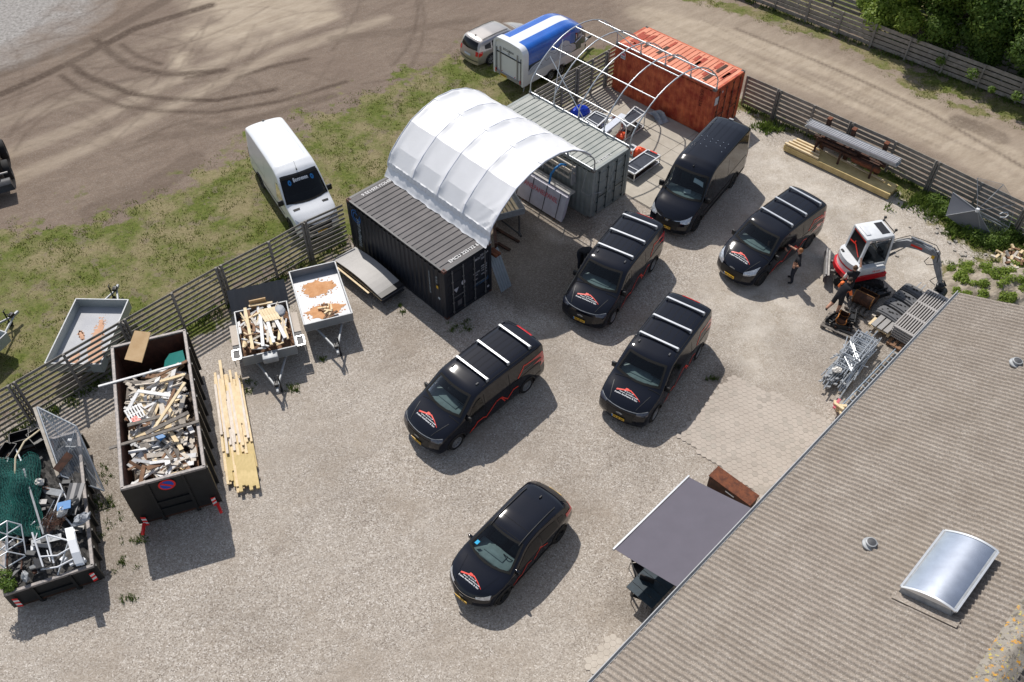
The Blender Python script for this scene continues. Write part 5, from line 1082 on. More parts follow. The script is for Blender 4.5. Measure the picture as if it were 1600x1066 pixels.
# ------------------------------------------------------------------ blue and white box trailer
def box_trailer():
    a=at(771,112.7,.45);b=at(817.3,139,.45); c=(a+b)/2; h=R(44.4); t=thing('box_trailer','blue and white twin axle box trailer with rounded front and white ramp door','trailer',(c.x,c.y,0),h)
    W_=1.06; L=5.0; zb=.50; H=2.55
    def sec(x):
        k=max(0,(x-3.2)/(L-3.2)); top=H-.75*k**2.2-.0; w=W_*(1-.30*k**2.4); return top,w
    def ring(x,off=0):
        top,w=sec(x); r=.42; top+=off; w+=off; P=[(w*.99,zb)]
        for i in range(6): P.append((w,zb+(top-r-zb)*(i+1)/6))
        for i in range(1,9): a=PI/2*i/8; P.append((w-r+r*math.cos(a),top-r+r*math.sin(a)))
        for i in range(1,5): P.append(((w-r)*(1-i/4),top+.03*math.sin(PI/2*i/4)))
        return P
    xs=[.28]+[.28+(3.2-.28)*i/8 for i in range(1,9)]+[3.2+(L-3.2)*i/14 for i in range(1,15)]
    rows=[]
    for x in xs: h_=ring(x); rows.append([Vector((x,-y,z)) for y,z in h_]+[Vector((x,y,z)) for y,z in h_[-2::-1]])
    m=MB(); n=len(rows[0])
    for i in range(len(rows)-1):
        for j in range(n-1):
            P=(rows[i][j]+rows[i+1][j+1])/2; top,w=sec(P.x); mi=0
            if P.z<1.02: mi=1
            elif P.z>H-.3-.75*max(0,(P.x-3.2)/1.8)**2.2 and abs(P.y)<.30 and P.x<4.1: mi=1
            elif P.z<1.95 and P.x>3.9: mi=2
            elif abs(P.y)>w*.9 and P.z<1.55: mi=2
            b0=len(m.v); m.v+=[tuple(rows[i][j]),tuple(rows[i+1][j]),tuple(rows[i+1][j+1]),tuple(rows[i][j+1])]; m.f.append((b0,b0+1,b0+2,b0+3)); m.m.append(mi)
    m.add([tuple(p) for p in rows[-1]],[tuple(range(n))],2); m.add([(xs[0],W_,zb),(xs[0],-W_,zb),(L-.05,-W_*.7,zb),(L-.05,W_*.7,zb)],[(0,1,2,3)],1)
    m.build('body',[M['blue'],M['white'],M['dkblue']],t,smooth=45)
    def side(s,x,z,off=.012): top,w=sec(x); return Vector((x,s*(w+off),z))
    s=-1; g=MB(); O=[(.35,1.06),(.36,1.22),(.60,1.42),(.95,1.50),(1.25,1.52),(1.5,1.70),(1.85,1.85),(2.2,1.74),(2.6,1.76),(2.75,1.92),(3.05,1.95),(3.35,1.80),(3.45,1.60),(3.7,1.52),(3.9,1.38),(3.98,1.10),(3.4,1.04),(2.0,1.04)]
    g.add([side(s,x,z) for x,z in O],[tuple(range(len(O)))]); g.build('pale_shape',mat('pale_wrap',(.48,.53,.62),.35,0,.04),t)
    k=MB()
    for line in ([(.5,1.2),(.8,1.4),(1.2,1.4),(1.4,1.22)],[(1.5,1.6),(1.7,1.35),(2.0,1.42),(2.2,1.25)],[(1.9,1.75),(2.3,1.5),(2.6,1.6),(2.6,1.3)],[(2.8,1.85),(3.0,1.6),(3.3,1.6),(3.6,1.4)],[(2.7,1.2),(3.1,1.3),(3.5,1.15)]):
        k.tubes([side(s,x,z,.014) for x,z in line],.008,4)
    k.builds('outline_stroke',M['dkblue'],t)
    e=MB(); add_text(e,'Uni',.30,side(s,4.2,1.78,.02),(1,0,.0),(0,0,1),0,.9,'CENTER',.03); e.build('side_lettering',M['mist'],t)
    e=MB(); e.tubes([side(s,3.85,1.50,.02),side(s,4.2,1.55,.02),side(s,4.5,1.62,.02),side(s,4.68,1.50,.03)],.03,5); e.tubes([side(s,3.9,1.95,.02),side(s,3.93,1.7,.02)],.025,4); e.build('swoosh',M['white'],t)
    e=MB(); e.tubes([side(s,3.92,2.0,.02),side(s,3.94,1.75,.02)],.03,4); e.build('red_accent',M['redv'],t)
    rf=MB(); o=ring(.2,.03); full=[(-y,z) for y,z in o]+[(y,z) for y,z in o[-2::-1]]; inn=[(y*.90,zb+(z-zb)*.955) for y,z in full]
    A=[Vector((.0,y,z)) for y,z in full];B=[Vector((.38,y,z)) for y,z in full];I=[Vector((.0,y,z)) for y,z in inn];J=[Vector((.07,y,z)) for y,z in inn]; rf.grid([A,B]); rf.grid([I,A]); rf.grid([J,I]); rf.build('rear_frame',M['white'],t,smooth=40)
    d=MB(); d.add([tuple(p) for p in J],[tuple(range(len(J)))]); do=d.build('ramp_door',M['white'],t)
    r_=MB()
    for y in (-.62,-.0+.62): r_.box((.045,y,1.3),(.05,.07,1.6))
    for z in (1.78,): r_.box((.045,0,z),(.05,1.75,.035),0,1)
    r_.box((.03,0,.64),(.08,1.9,.12),0,0); 
    for y in (-.88,.88): r_.tubes([(.03,y,.6),(.03,y,2.0)],.018,5,1)
    r_.builds('door_strut',[M['grey'],M['trim']],do)
    e=MB(); add_text(e,'BÖCKMAN',.17,(.055,.05,2.05),(0,-1,0),(0,0,1),0,.9,'CENTER',.01); add_text(e,'2T',.15,(.055,.0,1.9),(0,-1,0),(0,0,1),0,.9,'CENTER',.01); e.build('door_lettering',M['greyd'],do)
    for y in (-.93,.93):
        for z in (.72,): q=MB(); q.box((-.02,y*.96,z),(.03,.05,.22)); q.build('tail_light',M['redl'],t)
    for y in (-.5,.45): q=MB(); q.box((-.005,y,.82),(.02,.05,.05)); q.build('reflector',M['redl'],do)
    number_plate(t,-.02,.60,'NK 34 87',.35,True)
    for x in (2.1,2.85):
        for sg in(1,-1):
            wheel(t,x,sg*.96,sg,.31,.19,M['rim'],6,.62); f=MB(); G=[]
            for i in range(13): a=PI*i/12; G.append([Vector((x+.36*math.cos(a),sg*yy,.33+.33*math.sin(a))) for yy in (.80,1.10,1.13)])
            f.grid(G); f.build('mudguard',M['trim'],t,smooth=60)
    f=MB(); f.box((2.3,0,.42),(4.2,1.5,.12)); f.beam((4.2,-.6,.45),(6.1,0,.48),.09,.10); f.beam((4.2,.6,.45),(6.1,0,.48),.09,.10); f.build('chassis',M['zinc'],t)
    f=MB(); f.box((6.15,0,.50),(.35,.10,.12),0,0,None,.02); f.tubes([(5.8,.0,.15),(5.8,0,.95)],.035,7); f.lathe([(.11,-.04),(.13,0),(.11,.04)],12,0,Matrix.Translation((5.8,0,.13))@Matrix.Rotation(PI/2,4,'X')); f.build('coupling_and_jockey_wheel',M['trim'],t)
    for x in(.35,3.9): q=MB(); q.tubes([(x,-.9,.5),(x-.15,-.92,.12)],.03,6); q.build('support_leg',M['zinc'],t)
box_trailer()
# ------------------------------------------------------------------ open box trailers
def frame_of(C,z):
    "corners: front-left.. as four points -> centre, heading from p[3]->p[0] side, length, width"
    P=[at(*q,z) for q in C]; c=sum(P,Vector())/4; return P,c
def open_trailer(label,P,z,bottom,wallm,floorm,bar='front',toff=0,hs=.42,group=None,drawlen=1.35,wheelr=.28,arches_=True):
    """P: near-left, near-right, far-right, far-left of the rim looking from the drawbar end backwards; local +x points to the drawbar"""
    c=sum(P,Vector())/4; f=((P[0]+P[1])/2-(P[2]+P[3])/2); L=f.length; h=math.atan2(f.y,f.x); W_=((P[0]-P[1]).length+(P[2]-P[3]).length)/2
    t=thing('open_trailer',label,'trailer',(c.x,c.y,0),h,group)
    zf=z-hs
    m=MB(); m.box((0,0,zf),(L,W_,.04)); m.build('floor',floorm,t)
    for s in(1,-1): m=MB(); m.box((0,s*(W_/2-.0),zf+hs/2+.02),(L,.035,hs)); m.box((0,s*(W_/2),z+.02),(L+.03,.045,.03),0,1); m.build('side_board',[wallm,M['zinc']],t)
    for s in(1,-1): m=MB(); m.box((s*(L/2),0,zf+hs/2+.02),(.035,W_-.035,hs)); m.box((s*(L/2),0,z+.02),(.045,W_-.03,.03),0,1); m.build('end_board',[wallm,M['zinc']],t)
    m=MB()
    for s in(1,-1): m.box((0,s*W_*.28,zf-.09),(L*.96,.07,.10))
    for x in(-L*.45,0,L*.45): m.box((x,0,zf-.08),(.06,W_*.9,.08))
    m.build('chassis',M['zinc'],t)
    m=MB(); e=L/2+drawlen; m.tubes([(L/2-.3,W_*.30,zf-.13),(e-.25,.03,zf-.16)],.045,6); m.tubes([(L/2-.3,-W_*.30,zf-.13),(e-.25,-.03,zf-.16)],.045,6); m.box((e-.12,0,zf-.14),(.34,.10,.11),0,0,None,.02); m.build('drawbar',M['zinc'],t,smooth=50)
    m=MB(); m.tubes([(e-.42,.12,.12),(e-.42,.12,zf+.25)],.03,7); m.tubes([(e-.42,.12,zf+.25),(e-.30,.12,zf+.27)],.015,5); m.box((e-.28,0,zf-.03),(.22,.16,.12),0,0,None,.02); m.tubes([(e-.25,0,zf),(e-.45,0,zf+.16)],.018,5); m.build('jockey_stand',M['trim'],t); 
    m=MB(); m.lathe([(.06,-.04),(.11,-.035),(.11,.035),(.06,.04)],14,0,Matrix.Translation((e-.42,.12,.11))@Matrix.Rotation(PI/2,4,'X')); m.build('jockey_wheel',M['rubber'],t)
    if arches_:
        for s in(1,-1): wheel(t,-.1,s*(W_/2-.18),s,wheelr,.18,M['rim'],6,.6)
    return t,L,W_,zf
GT='open box trailers'
P=[at(194,474,.98),at(126,463,.98),at(70,562,.98),at(158,576,.98)]
t1,_,_,_=open_trailer('pale grey open trailer with orange sand streaks on the grass behind the fence',P,.98,0,mat('pale_green_grey_sheet',(.34,.38,.38),.5,.2,.06,2),mat('sandy_floor',(.36,.37,.40),.7,.1,.0,1.5,.1,30,c2=(.43,.44,.46)),hs=.42,group=GT)
P=[at(475.4,508,1.12),at(550.6,490,1.12),at(523,409,1.12),at(452,426,1.12)]
t2,L2_,W2_,zf2=open_trailer('grey flatbed trailer with rust coloured sand and a small heap of firewood',P,1.12,0,mat('grey_sheet',(.23,.25,.27),.45,.3,.08,3),mat('floor_sheet',(.36,.37,.39),.55,.2,.0,1.8,.1,30,c2=(.44,.45,.47)),hs=.36,group=GT)
def stain(par,L,W_,zf,spots,seed,m):
    rg=random.Random(seed)
    for cx,cy,rx,ry,a0 in spots:
        mb=MB(); n=34; ph=[rg.uniform(0,6.28) for _ in range(5)]
        o=[(cx+math.cos(a0)*rx*r_*math.cos(a)-math.sin(a0)*ry*r_*math.sin(a),cy+math.sin(a0)*rx*r_*math.cos(a)+math.cos(a0)*ry*r_*math.sin(a),zf+.026) for a,r_ in [(2*PI*k/n,1+.12*math.sin(3*2*PI*k/n+ph[0])+.10*math.sin(7*2*PI*k/n+ph[1])+.08*math.sin(12*2*PI*k/n+ph[2])) for k in range(n)]]
        mb.add([(cx,cy,zf+.045)]+o,[(0,1+k,1+(k+1)%n) for k in range(n)]); mb.build('sand_stain',m,par)
_st=stain
def stain(par,L,W_,zf,spots,seed,m):
    _st(par,L,W_,zf,spots,seed,m); rg=random.Random(seed+50); mb=MB()
    for cx,cy,rx,ry,a0 in spots:
        for q in range(70):
            a_=rg.uniform(0,6.28); d_=.9+abs(rg.gauss(0,.22)); x=cx+math.cos(a0)*rx*d_*math.cos(a_)-math.sin(a0)*ry*d_*math.sin(a_); y=cy+math.sin(a0)*rx*d_*math.cos(a_)+math.cos(a0)*ry*d_*math.sin(a_); r=rg.uniform(.010,.045)
            if abs(x)<L/2-.07 and abs(y)<W_/2-.07: mb.add([(x+r*math.cos(k*PI/3)*rg.uniform(.6,1.4),y+r*math.sin(k*PI/3)*rg.uniform(.6,1.4),zf+.0262) for k in range(6)],[tuple(range(6))])
    mb.build('scattered_sand',m,par)['kind']='stuff'
stain(t2,L2_,W2_,zf2,[(-.62,.0,.62,.42,1.55),(.72,.0,.68,.36,1.55)],3,M['rusty_sand'])
stain(t1,2.9,1.8,.56,[(-.2,-.22,1.05,.20,.12),(-1.1,.3,.35,.16,0),(-.9,-.5,.5,.2,.3),(.1,.42,.22,.07,.6)],7,mat('orange_sand',(.52,.30,.19),.9,0,.0,4,.2,60,c2=(.60,.37,.25)))
def plank(name,label,cat,group,m,p,q,w,h,root=None):
    mb=MB(); p=Vector(p);q=Vector(q); c=(p+q)/2; mb.beam(p-c,q-c,w,h); o=mb.build(name,m,loc=c); tag(o,label,cat,group); return o
def Lm(o): return Matrix.Translation(o.location)@rotz(o.rotation_euler[2])
rg=random.Random(12)
for k in range(16):
    c=Lm(t2)@Vector((.80+rg.gauss(0,.20),rg.gauss(0,.14),zf2+.06+.05*rg.random()*3)); a=rg.uniform(0,3.1); d=Vector((math.cos(a),math.sin(a),rg.uniform(-.3,.3)))*rg.uniform(.10,.17)
    plank('firewood','split firewood piece in the small heap on the rust stained trailer','firewood','firewood heap on the flatbed trailer',M['wood'] if k%2 else M['woodb'],c-d,c+d,.07,.06)
P=[at(379,560,1.05),at(462,541,1.05),at(448,470,1.05),at(366,490,1.05)]
t3,L3_,W3_,zf3=open_trailer('grey trailer heaped with waste wood, its tailboard folded out against the fence',P,1.05,0,mat('grey_sheet',(.23,.25,.27),.45,.3,.08,3),M['zinc'],hs=.40,group=GT,drawlen=1.5)
def t3_extras():
    m=MB(); 
    tb=MB(); o=Vector((-L3_/2,0,0)); n=8
    G=[[Vector((-L3_/2-.02-j*.30,-W3_/2-.1+(W3_+.2)*i/24,1.06+.30*j+(.02 if i%3==0 else 0))) for j in range(3)] for i in range(25)]; tb.grid(G); tb.build('folded_tailboard',mat('dark_ribbed_sheet',(.075,.078,.085),.6,.2,.1,4),t3)
    for s in(1,-1):
        f=MB(); f.box((-.20,s*(W3_/2+.16),.86),(1.05,.26,.04)); f.box((.40,s*(W3_/2+.16),.84),(.16,.26,.03),0,1); f.build('mudguard',[mat('pale_plywood',(.50,.44,.38),.8,0,.08,4),M['greyd']],t3)
        q=MB(); q.box((.80,s*(W3_/2+.18),.84),(.42,.30,.03)); 
        for a,b in (((.58,.04),(1.05,.04)),((.58,.33),(1.05,.33)),((1.05,.04),(1.05,.33)),((.58,.04),(.58,.33))): q.beam((a[0],s*(W3_/2+a[1]),.87),(b[0],s*(W3_/2+b[1]),.87),.04,.04,1)
        q.tubes([(1.0,s*(W3_/2+.3),.85),(1.0,s*(W3_/2+.3),.45)],.02,5,1); q.build('ladder_step',[M['greyd'],M['bar']],t3)
    b=MB(); b.box((L3_/2+.16,0,.93),(.32,.56,.26),0,0,None,.03); b.build('tool_box',M['zinc'],t3,smooth=50)
    c=MB(); c.box((-L3_/2-.0,-.05,1.28),(.05,.62,.42)); o=c.build('plywood_sheet',M['ply']); o.matrix_world=Lm(t3)@Matrix.Translation((0,0,0)); tag(o,'square plywood offcut standing at the rear of the waste wood trailer','plywood')
t3_extras()
def wood_heap(T,L,W_,z0,zt,n,seed,label,group,lmin=.4,lmax=1.6,mats=('woodp',),bias=None,name='scrap_plank',wid=(.05,.14),tilt=.16,dome=.35):
    rg=random.Random(seed)
    for k in range(n):
        l=rg.uniform(lmin,lmax)*(1 if rg.random()<.8 else 1.25); a=(bias if bias is not None and rg.random()<.5 else rg.uniform(0,PI))+rg.gauss(0,.25)
        ex=abs(math.cos(a))*l/2; ey=abs(math.sin(a))*l/2; mx_=max(.01,L/2-ex-.03); my_=max(.01,W_/2-ey-.03)
        x=rg.uniform(-mx_,mx_); y=rg.uniform(-my_,my_)
        z=z0+(zt-z0)*(1-dome*((2*x/L)**2+(2*y/W_)**2))*(.72+.32*k/n); t_=rg.gauss(0,tilt); d=Vector((math.cos(a)*math.cos(t_),math.sin(a)*math.cos(t_),math.sin(t_)))*l/2
        c=T@Vector((x,y,z)); d=T.to_3x3()@d; mb=MB(); w_=rg.uniform(*wid); up=Vector((rg.gauss(0,.35),rg.gauss(0,.35),1)); mb.beam(-d,d,w_,rg.uniform(.02,.05),0,up)
        o=mb.build(name,M[rg.choice(mats)],loc=c); tag(o,label,'plank',group)
def filler(T,L,W_,z0,zt,seed,m,name='debris',dome=.35):
    rg=random.Random(seed); mb=MB(); n=26; G=[]
    for i in range(n+1):
        row=[]
        for j in range(n+1):
            x=-L/2+L*i/n;y=-W_/2+W_*j/n; e=min(i,n-i,j,n-j); z=z0+(zt-z0)*(1-dome*((2*x/L)**2+(2*y/W_)**2))*.80+rg.uniform(-.07,.07)*(e>0); row.append(T@Vector((x,y,z)))
        G.append(row)
    mb.grid(G); return tag(mb.build(name,m),kind='stuff')
T3=Lm(t3); filler(T3,L3_-.1,W3_-.1,zf3,1.05,5,M['woodb'],'wood_debris')
wood_heap(T3,L3_-.1,W3_-.1,1.0,1.30,66,31,'short pale offcut in the waste wood on the grey trailer','waste wood on the trailer',.25,1.2,('wood','wood','woodp','woodw','woodb'),0.,'wood_offcut',(.05,.11),.10)
for x0,y0,x1,y1,w_,mm,lab in ((-1.05,.62,1.15,.66,.11,'wood','long fresh board along the left edge of the waste wood trailer'),(-.55,.05,1.12,.20,.12,'woodw','white board lying lengthwise in the waste wood, left of the pair'),(-.6,-.15,1.05,-.30,.12,'woodw','white board lying lengthwise in the waste wood, right of the pair'),(-.9,-.35,.95,-.85,.13,'woodw','long white board slanting over the right edge of the waste wood trailer'),(-1.1,.45,-1.05,-.60,.09,'wood','fresh plank lying across the rear of the waste wood trailer')):
    plank('long_board',lab,'plank',None,M[mm],T3@Vector((x0,-y0*.9,1.34)),T3@Vector((x1,-y1*.8,1.33)),w_,.035)
for k in range(6):
    plank('decking_board','fresh narrow board in the small deck like bundle on the waste wood trailer','board','deck boards on the waste wood trailer',M['wood'],T3@Vector((-.75,-.05+.10*k,1.36)),T3@Vector((-.05,.12+.10*k,1.36)),.09,.03)
def bag():
    m=MB(); rg=random.Random(4); G=[]
    for i in range(13):
        th=PI*i/12; G.append([Vector((.28*math.sin(th)*math.cos(2*PI*j/16)*(1+.15*rg.random()),.20*math.sin(th)*math.sin(2*PI*j/16)*(1+.15*rg.random()),.14*math.cos(th))) for j in range(17)])
    m.grid(G); o=m.build('plastic_bag',M['tarpg']); o.matrix_world=T3@Matrix.Translation((-.55,.68,1.28)); tag(o,'bluish plastic bag at the right side of the waste wood trailer','bag')
bag()
# trailer nose poking in at the left edge
q=at(-56,583,0); tz=dup(t1,(q.x,q.y,0),math.atan2(at(3,528).y-q.y,at(3,528).x-q.x),label='grey trailer mostly cut off by the left edge, only its drawbar corner visible')
for c in list(tz.children):
    if c.name.startswith(('sand_stain','scattered')): bpy.data.objects.remove(c)
# ------------------------------------------------------------------ roll-off skips
def skip(name,label,P,H,t0,sign=True,base=.22):
    c=sum(P,Vector())/4; f=((P[0]+P[1])/2-(P[2]+P[3])/2); L=f.length; h=math.atan2(f.y,f.x); W_=((P[0]-P[1]).length+(P[2]-P[3]).length)/2
    t=thing('skip',label,'skip',(c.x,c.y,0),h,'open roll off skips'); inn=M['rustd'] if H<2 else mat('rusty_interior',(.045,.018,.012),.85,0,.0,3,.2,20,c2=(.13,.05,.03))
    ext=mat('skip_black_paint',(.010,.011,.012),.5,0,.3,3)
    m=MB(); m.box((0,0,base+.04),(L,W_,.08)); m.build('floor',inn,t)
    for s in(1,-1):
        m=MB(); m.box((0,s*(W_/2-.01),(base+H)/2),(L,.02,H-base),0,0); m.box((0,s*(W_/2-.035),(base+H)/2),(L-.05,.02,H-base-.02),0,1)
        n=9
        for k in range(n): m.box((-L/2+.05+(L-.1)*k/(n-1),s*(W_/2+.05),(base+H)/2-.04),(.08,.10,H-base-.10))
        m.build('side_wall',[ext,inn],t); m=MB(); m.box((0,s*(W_/2+.01),H),(L+.04,.11,.09),0,0,None,.015); m.build('top_rail',mat('worn_rail',(.16,.155,.155),.6,.2,.0,9,.1,40,c2=(.34,.30,.28)),t)
    for s in(1,-1):
        m=MB(); m.box((s*(L/2-.01),0,(base+H)/2),(.02,W_-.04,H-base)); m.box((s*(L/2-.035),0,(base+H)/2),(.02,W_-.08,H-base-.02),0,1)
        for y in (-W_*.22,W_*.22): m.box((s*(L/2+.03),y,(base+H)/2),(.07,.08,H-base),0,0)
        for z in ((.55,) if H<2 else (.75,1.15)): m.box((s*(L/2+.03),0,z),(.06,W_*.42,.05))
        m.build('end_wall',[ext,inn],t); m=MB(); m.box((s*(L/2+.01),0,H),(.11,W_+.1,.09),0,0,None,.015); m.build('end_rail',mat('worn_rail',(.16,.155,.155)),t)
    for s in(1,-1): m=MB(); m.box((0,s*.53,base/2),(L-.1,.12,base)); m.build('skid',ext,t)
    wr,ww=mat('warning_red',(.75,.02,.02),.4,0,0),mat('warning_white',(.75,.75,.75),.4,0,0)
    for s in(1,-1):
        b=MB(); x=L/2+.075; y0=s*(W_/2-.12); z0=.20 if H>2 else .35; w_=.14; hh=.50
        for k in range(5):
            za,zb_=z0+hh*k/5,z0+hh*(k+1)/5; o=.06*s; b.add([(x,y0-w_/2,za),(x,y0+w_/2,min(z0+hh,za+o)),(x,y0+w_/2,min(z0+hh,zb_+o)),(x,y0-w_/2,zb_)],[(0,1,2,3)],k%2)
        b.build('warning_stripe',[wr,ww],t)
        if H>2: b=MB(); b.box((L/2+.26,s*(W_/2-.02),.30),(.42,.10,.10),s*.2,0,None,.02); b.build('red_arm',wr,t)
    if sign:
        d=MB(); x=L/2+.04; r=.26; d.add([(x,r*math.cos(a),1.95+r*math.sin(a)) for a in [k*PI/14 for k in range(28)]],[tuple(range(28))],0); so_=d.build('no_parking_sign',wr,t)
        d=MB(); r=.20; x+=.006; d.add([(x,r*math.cos(a),1.95+r*math.sin(a)) for a in [k*PI/14 for k in range(28)]],[tuple(range(28))],0); x+=.006
        d.add([(x,-.18,2.04),(x,-.12,2.10),(x,.18,1.86),(x,.12,1.80)],[(0,1,2,3)],1); d.build('sign_face',[mat('sign_blue',(.01,.08,.45),.4,0,0),wr],so_)
    return t,L,W_
P=[at(191.7,763,2.3),at(318.4,730,2.3),at(288,518,2.3),at(176,543,2.3)]
sk1,LS1,WS1=skip('skip','tall black skip heaped with scrap timber, a round no parking sign on its end',P,2.3,0)
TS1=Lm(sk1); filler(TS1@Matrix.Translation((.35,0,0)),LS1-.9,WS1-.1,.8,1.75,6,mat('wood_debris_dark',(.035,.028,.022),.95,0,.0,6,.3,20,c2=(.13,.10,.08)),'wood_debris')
SL='short scrap wood piece in the mixed heap filling the tall black skip'
wood_heap(TS1@Matrix.Translation((.5,-.05,0)),LS1-1.1,WS1-.25,1.5,2.02,235,41,SL,'scrap wood heap in the skip',.35,1.6,('woodp','woodp','woodw','woodo','woodb','woodp','woodw','wood'),None,'scrap_plank',(.07,.17),.16,.25)
for a,b,w_,mm,lab in (((-1.35,1.75,2.36),(-1.42,-1.0,2.42),.07,'woodw','long thin white batten reaching out over the left side of the skip'),((-1.2,-.15,2.34),(-1.50,-1.20,2.40),.11,'woodb','red brown plank lying across near the far end of the skip'),((-.85,.55,2.22),(-.0,-.85,2.30),.12,'woodw','broad white board slanting down the middle of the skip heap'),((1.0,.15,2.25),(-.4,-1.05,2.55),.10,'wood','long pale plank slanting up to the right rim of the skip'),((1.35,1.55,2.28),(1.30,-1.30,2.42),.10,'woodo','long grey weathered plank lying across the near half of the skip'),((1.15,.4,2.30),(.75,-1.0,2.34),.14,'woodo','thick grey beam lying across the heap just behind the longest grey plank'),((.55,.95,2.22),(.55,-.1,2.26),.13,'woodo','grey beam lying across the middle of the skip heap at the left'),((-.1,1.0,2.1),(-.75,.55,2.24),.12,'woodw','curved looking white board by the left wall inside the skip'),((.25,-.35,2.3),(-.35,-.68,2.42),.09,'woodb','brown plank lying under the long pale plank in the skip'),((-1.0,-.2,2.24),(-1.0,-1.05,2.3),.1,'wood','pale plank lying just below the red brown plank in the skip')):
    plank('long_plank',lab,'plank',None,M[mm],TS1@Vector((a[0],-a[1],a[2])),TS1@Vector((b[0],-b[1],b[2])),w_,.045)
def skip_bits():
    a,b,c,d=at(211,517,2.75),at(236,520,2.75),at(222,567,2.33),at(195,562,2.33); n=(b-a).cross(d-a).normalized()*.035
    m=MB(); m.add([a,b,c,d,a-n,b-n,c-n,d-n],[(0,1,2,3),(7,6,5,4),(0,4,5,1),(1,5,6,2),(2,6,7,3),(3,7,4,0)]); 
    o=m.build('cupboard_door',mat('varnished_pine',(.52,.34,.17),.5,0,.0,4,c2=(.60,.42,.23)),); tag(o,'light pine cupboard door leaning over the far end of the skip','door')
    k=MB(); e=n*.25
    def L(u,v): return a.lerp(b,u).lerp(d.lerp(c,u),v)
    for p,q in (((.12,.08),(.88,.08)),((.88,.08),(.88,.93)),((.88,.93),(.12,.93)),((.12,.93),(.12,.08))): k.beam(L(*p)+e,L(*q)+e,.02,.012)
    k.build('groove',M['woodb'],o); q_=MB(); q_.tubes([L(.52,.52)+e,L(.52,.52)+e*3],.035,10); q_.build('knob_hole',M['gap'],o)
    m=MB(); O=[(-2.55,-.55),(-2.35,-.35),(-1.9,-.25),(-1.62,-.62),(-1.75,-1.1),(-2.35,-1.05)]; m.add([TS1@Vector((x,-y,1.75-.45*(y+.25))) for x,y in O],[tuple(range(6))]); m.add([TS1@Vector((x,-y,1.72-.45*(y+.25))) for x,y in O],[tuple(range(6))[::-1]]); tag(m.build('teal_panel',M['teal']),'dark teal panel with a white smudge at the far end inside the skip','panel')
    for k,(x,y,mm,lab) in enumerate(((1.3,.0,'blueh','small blue plastic piece in the near part of the skip heap'),(.35,.7,'redv','small red board in the middle left of the skip heap'))):
        m=MB(); m.box((0,0,0),(.3,.22,.05),.6,0,None,.01); o=m.build('plastic_piece',M[mm]); o.matrix_world=TS1@Matrix.Translation((x,-y,2.16)); tag(o,lab,'plastic piece')
    m=MB()
    for k in range(6): m.box((0,-.22+.09*k,.05),(.62,.05,.03))
    for x in(-.28,0,.28): m.box((x,0,.0),(.06,.52,.06))
    o=m.build('broken_pallet',M['woodw']); o.matrix_world=TS1@Matrix.Translation((.05,-.72,2.12))@rotz(.3); tag(o,'white slatted pallet piece by the left wall of the skip','pallet')
skip_bits()
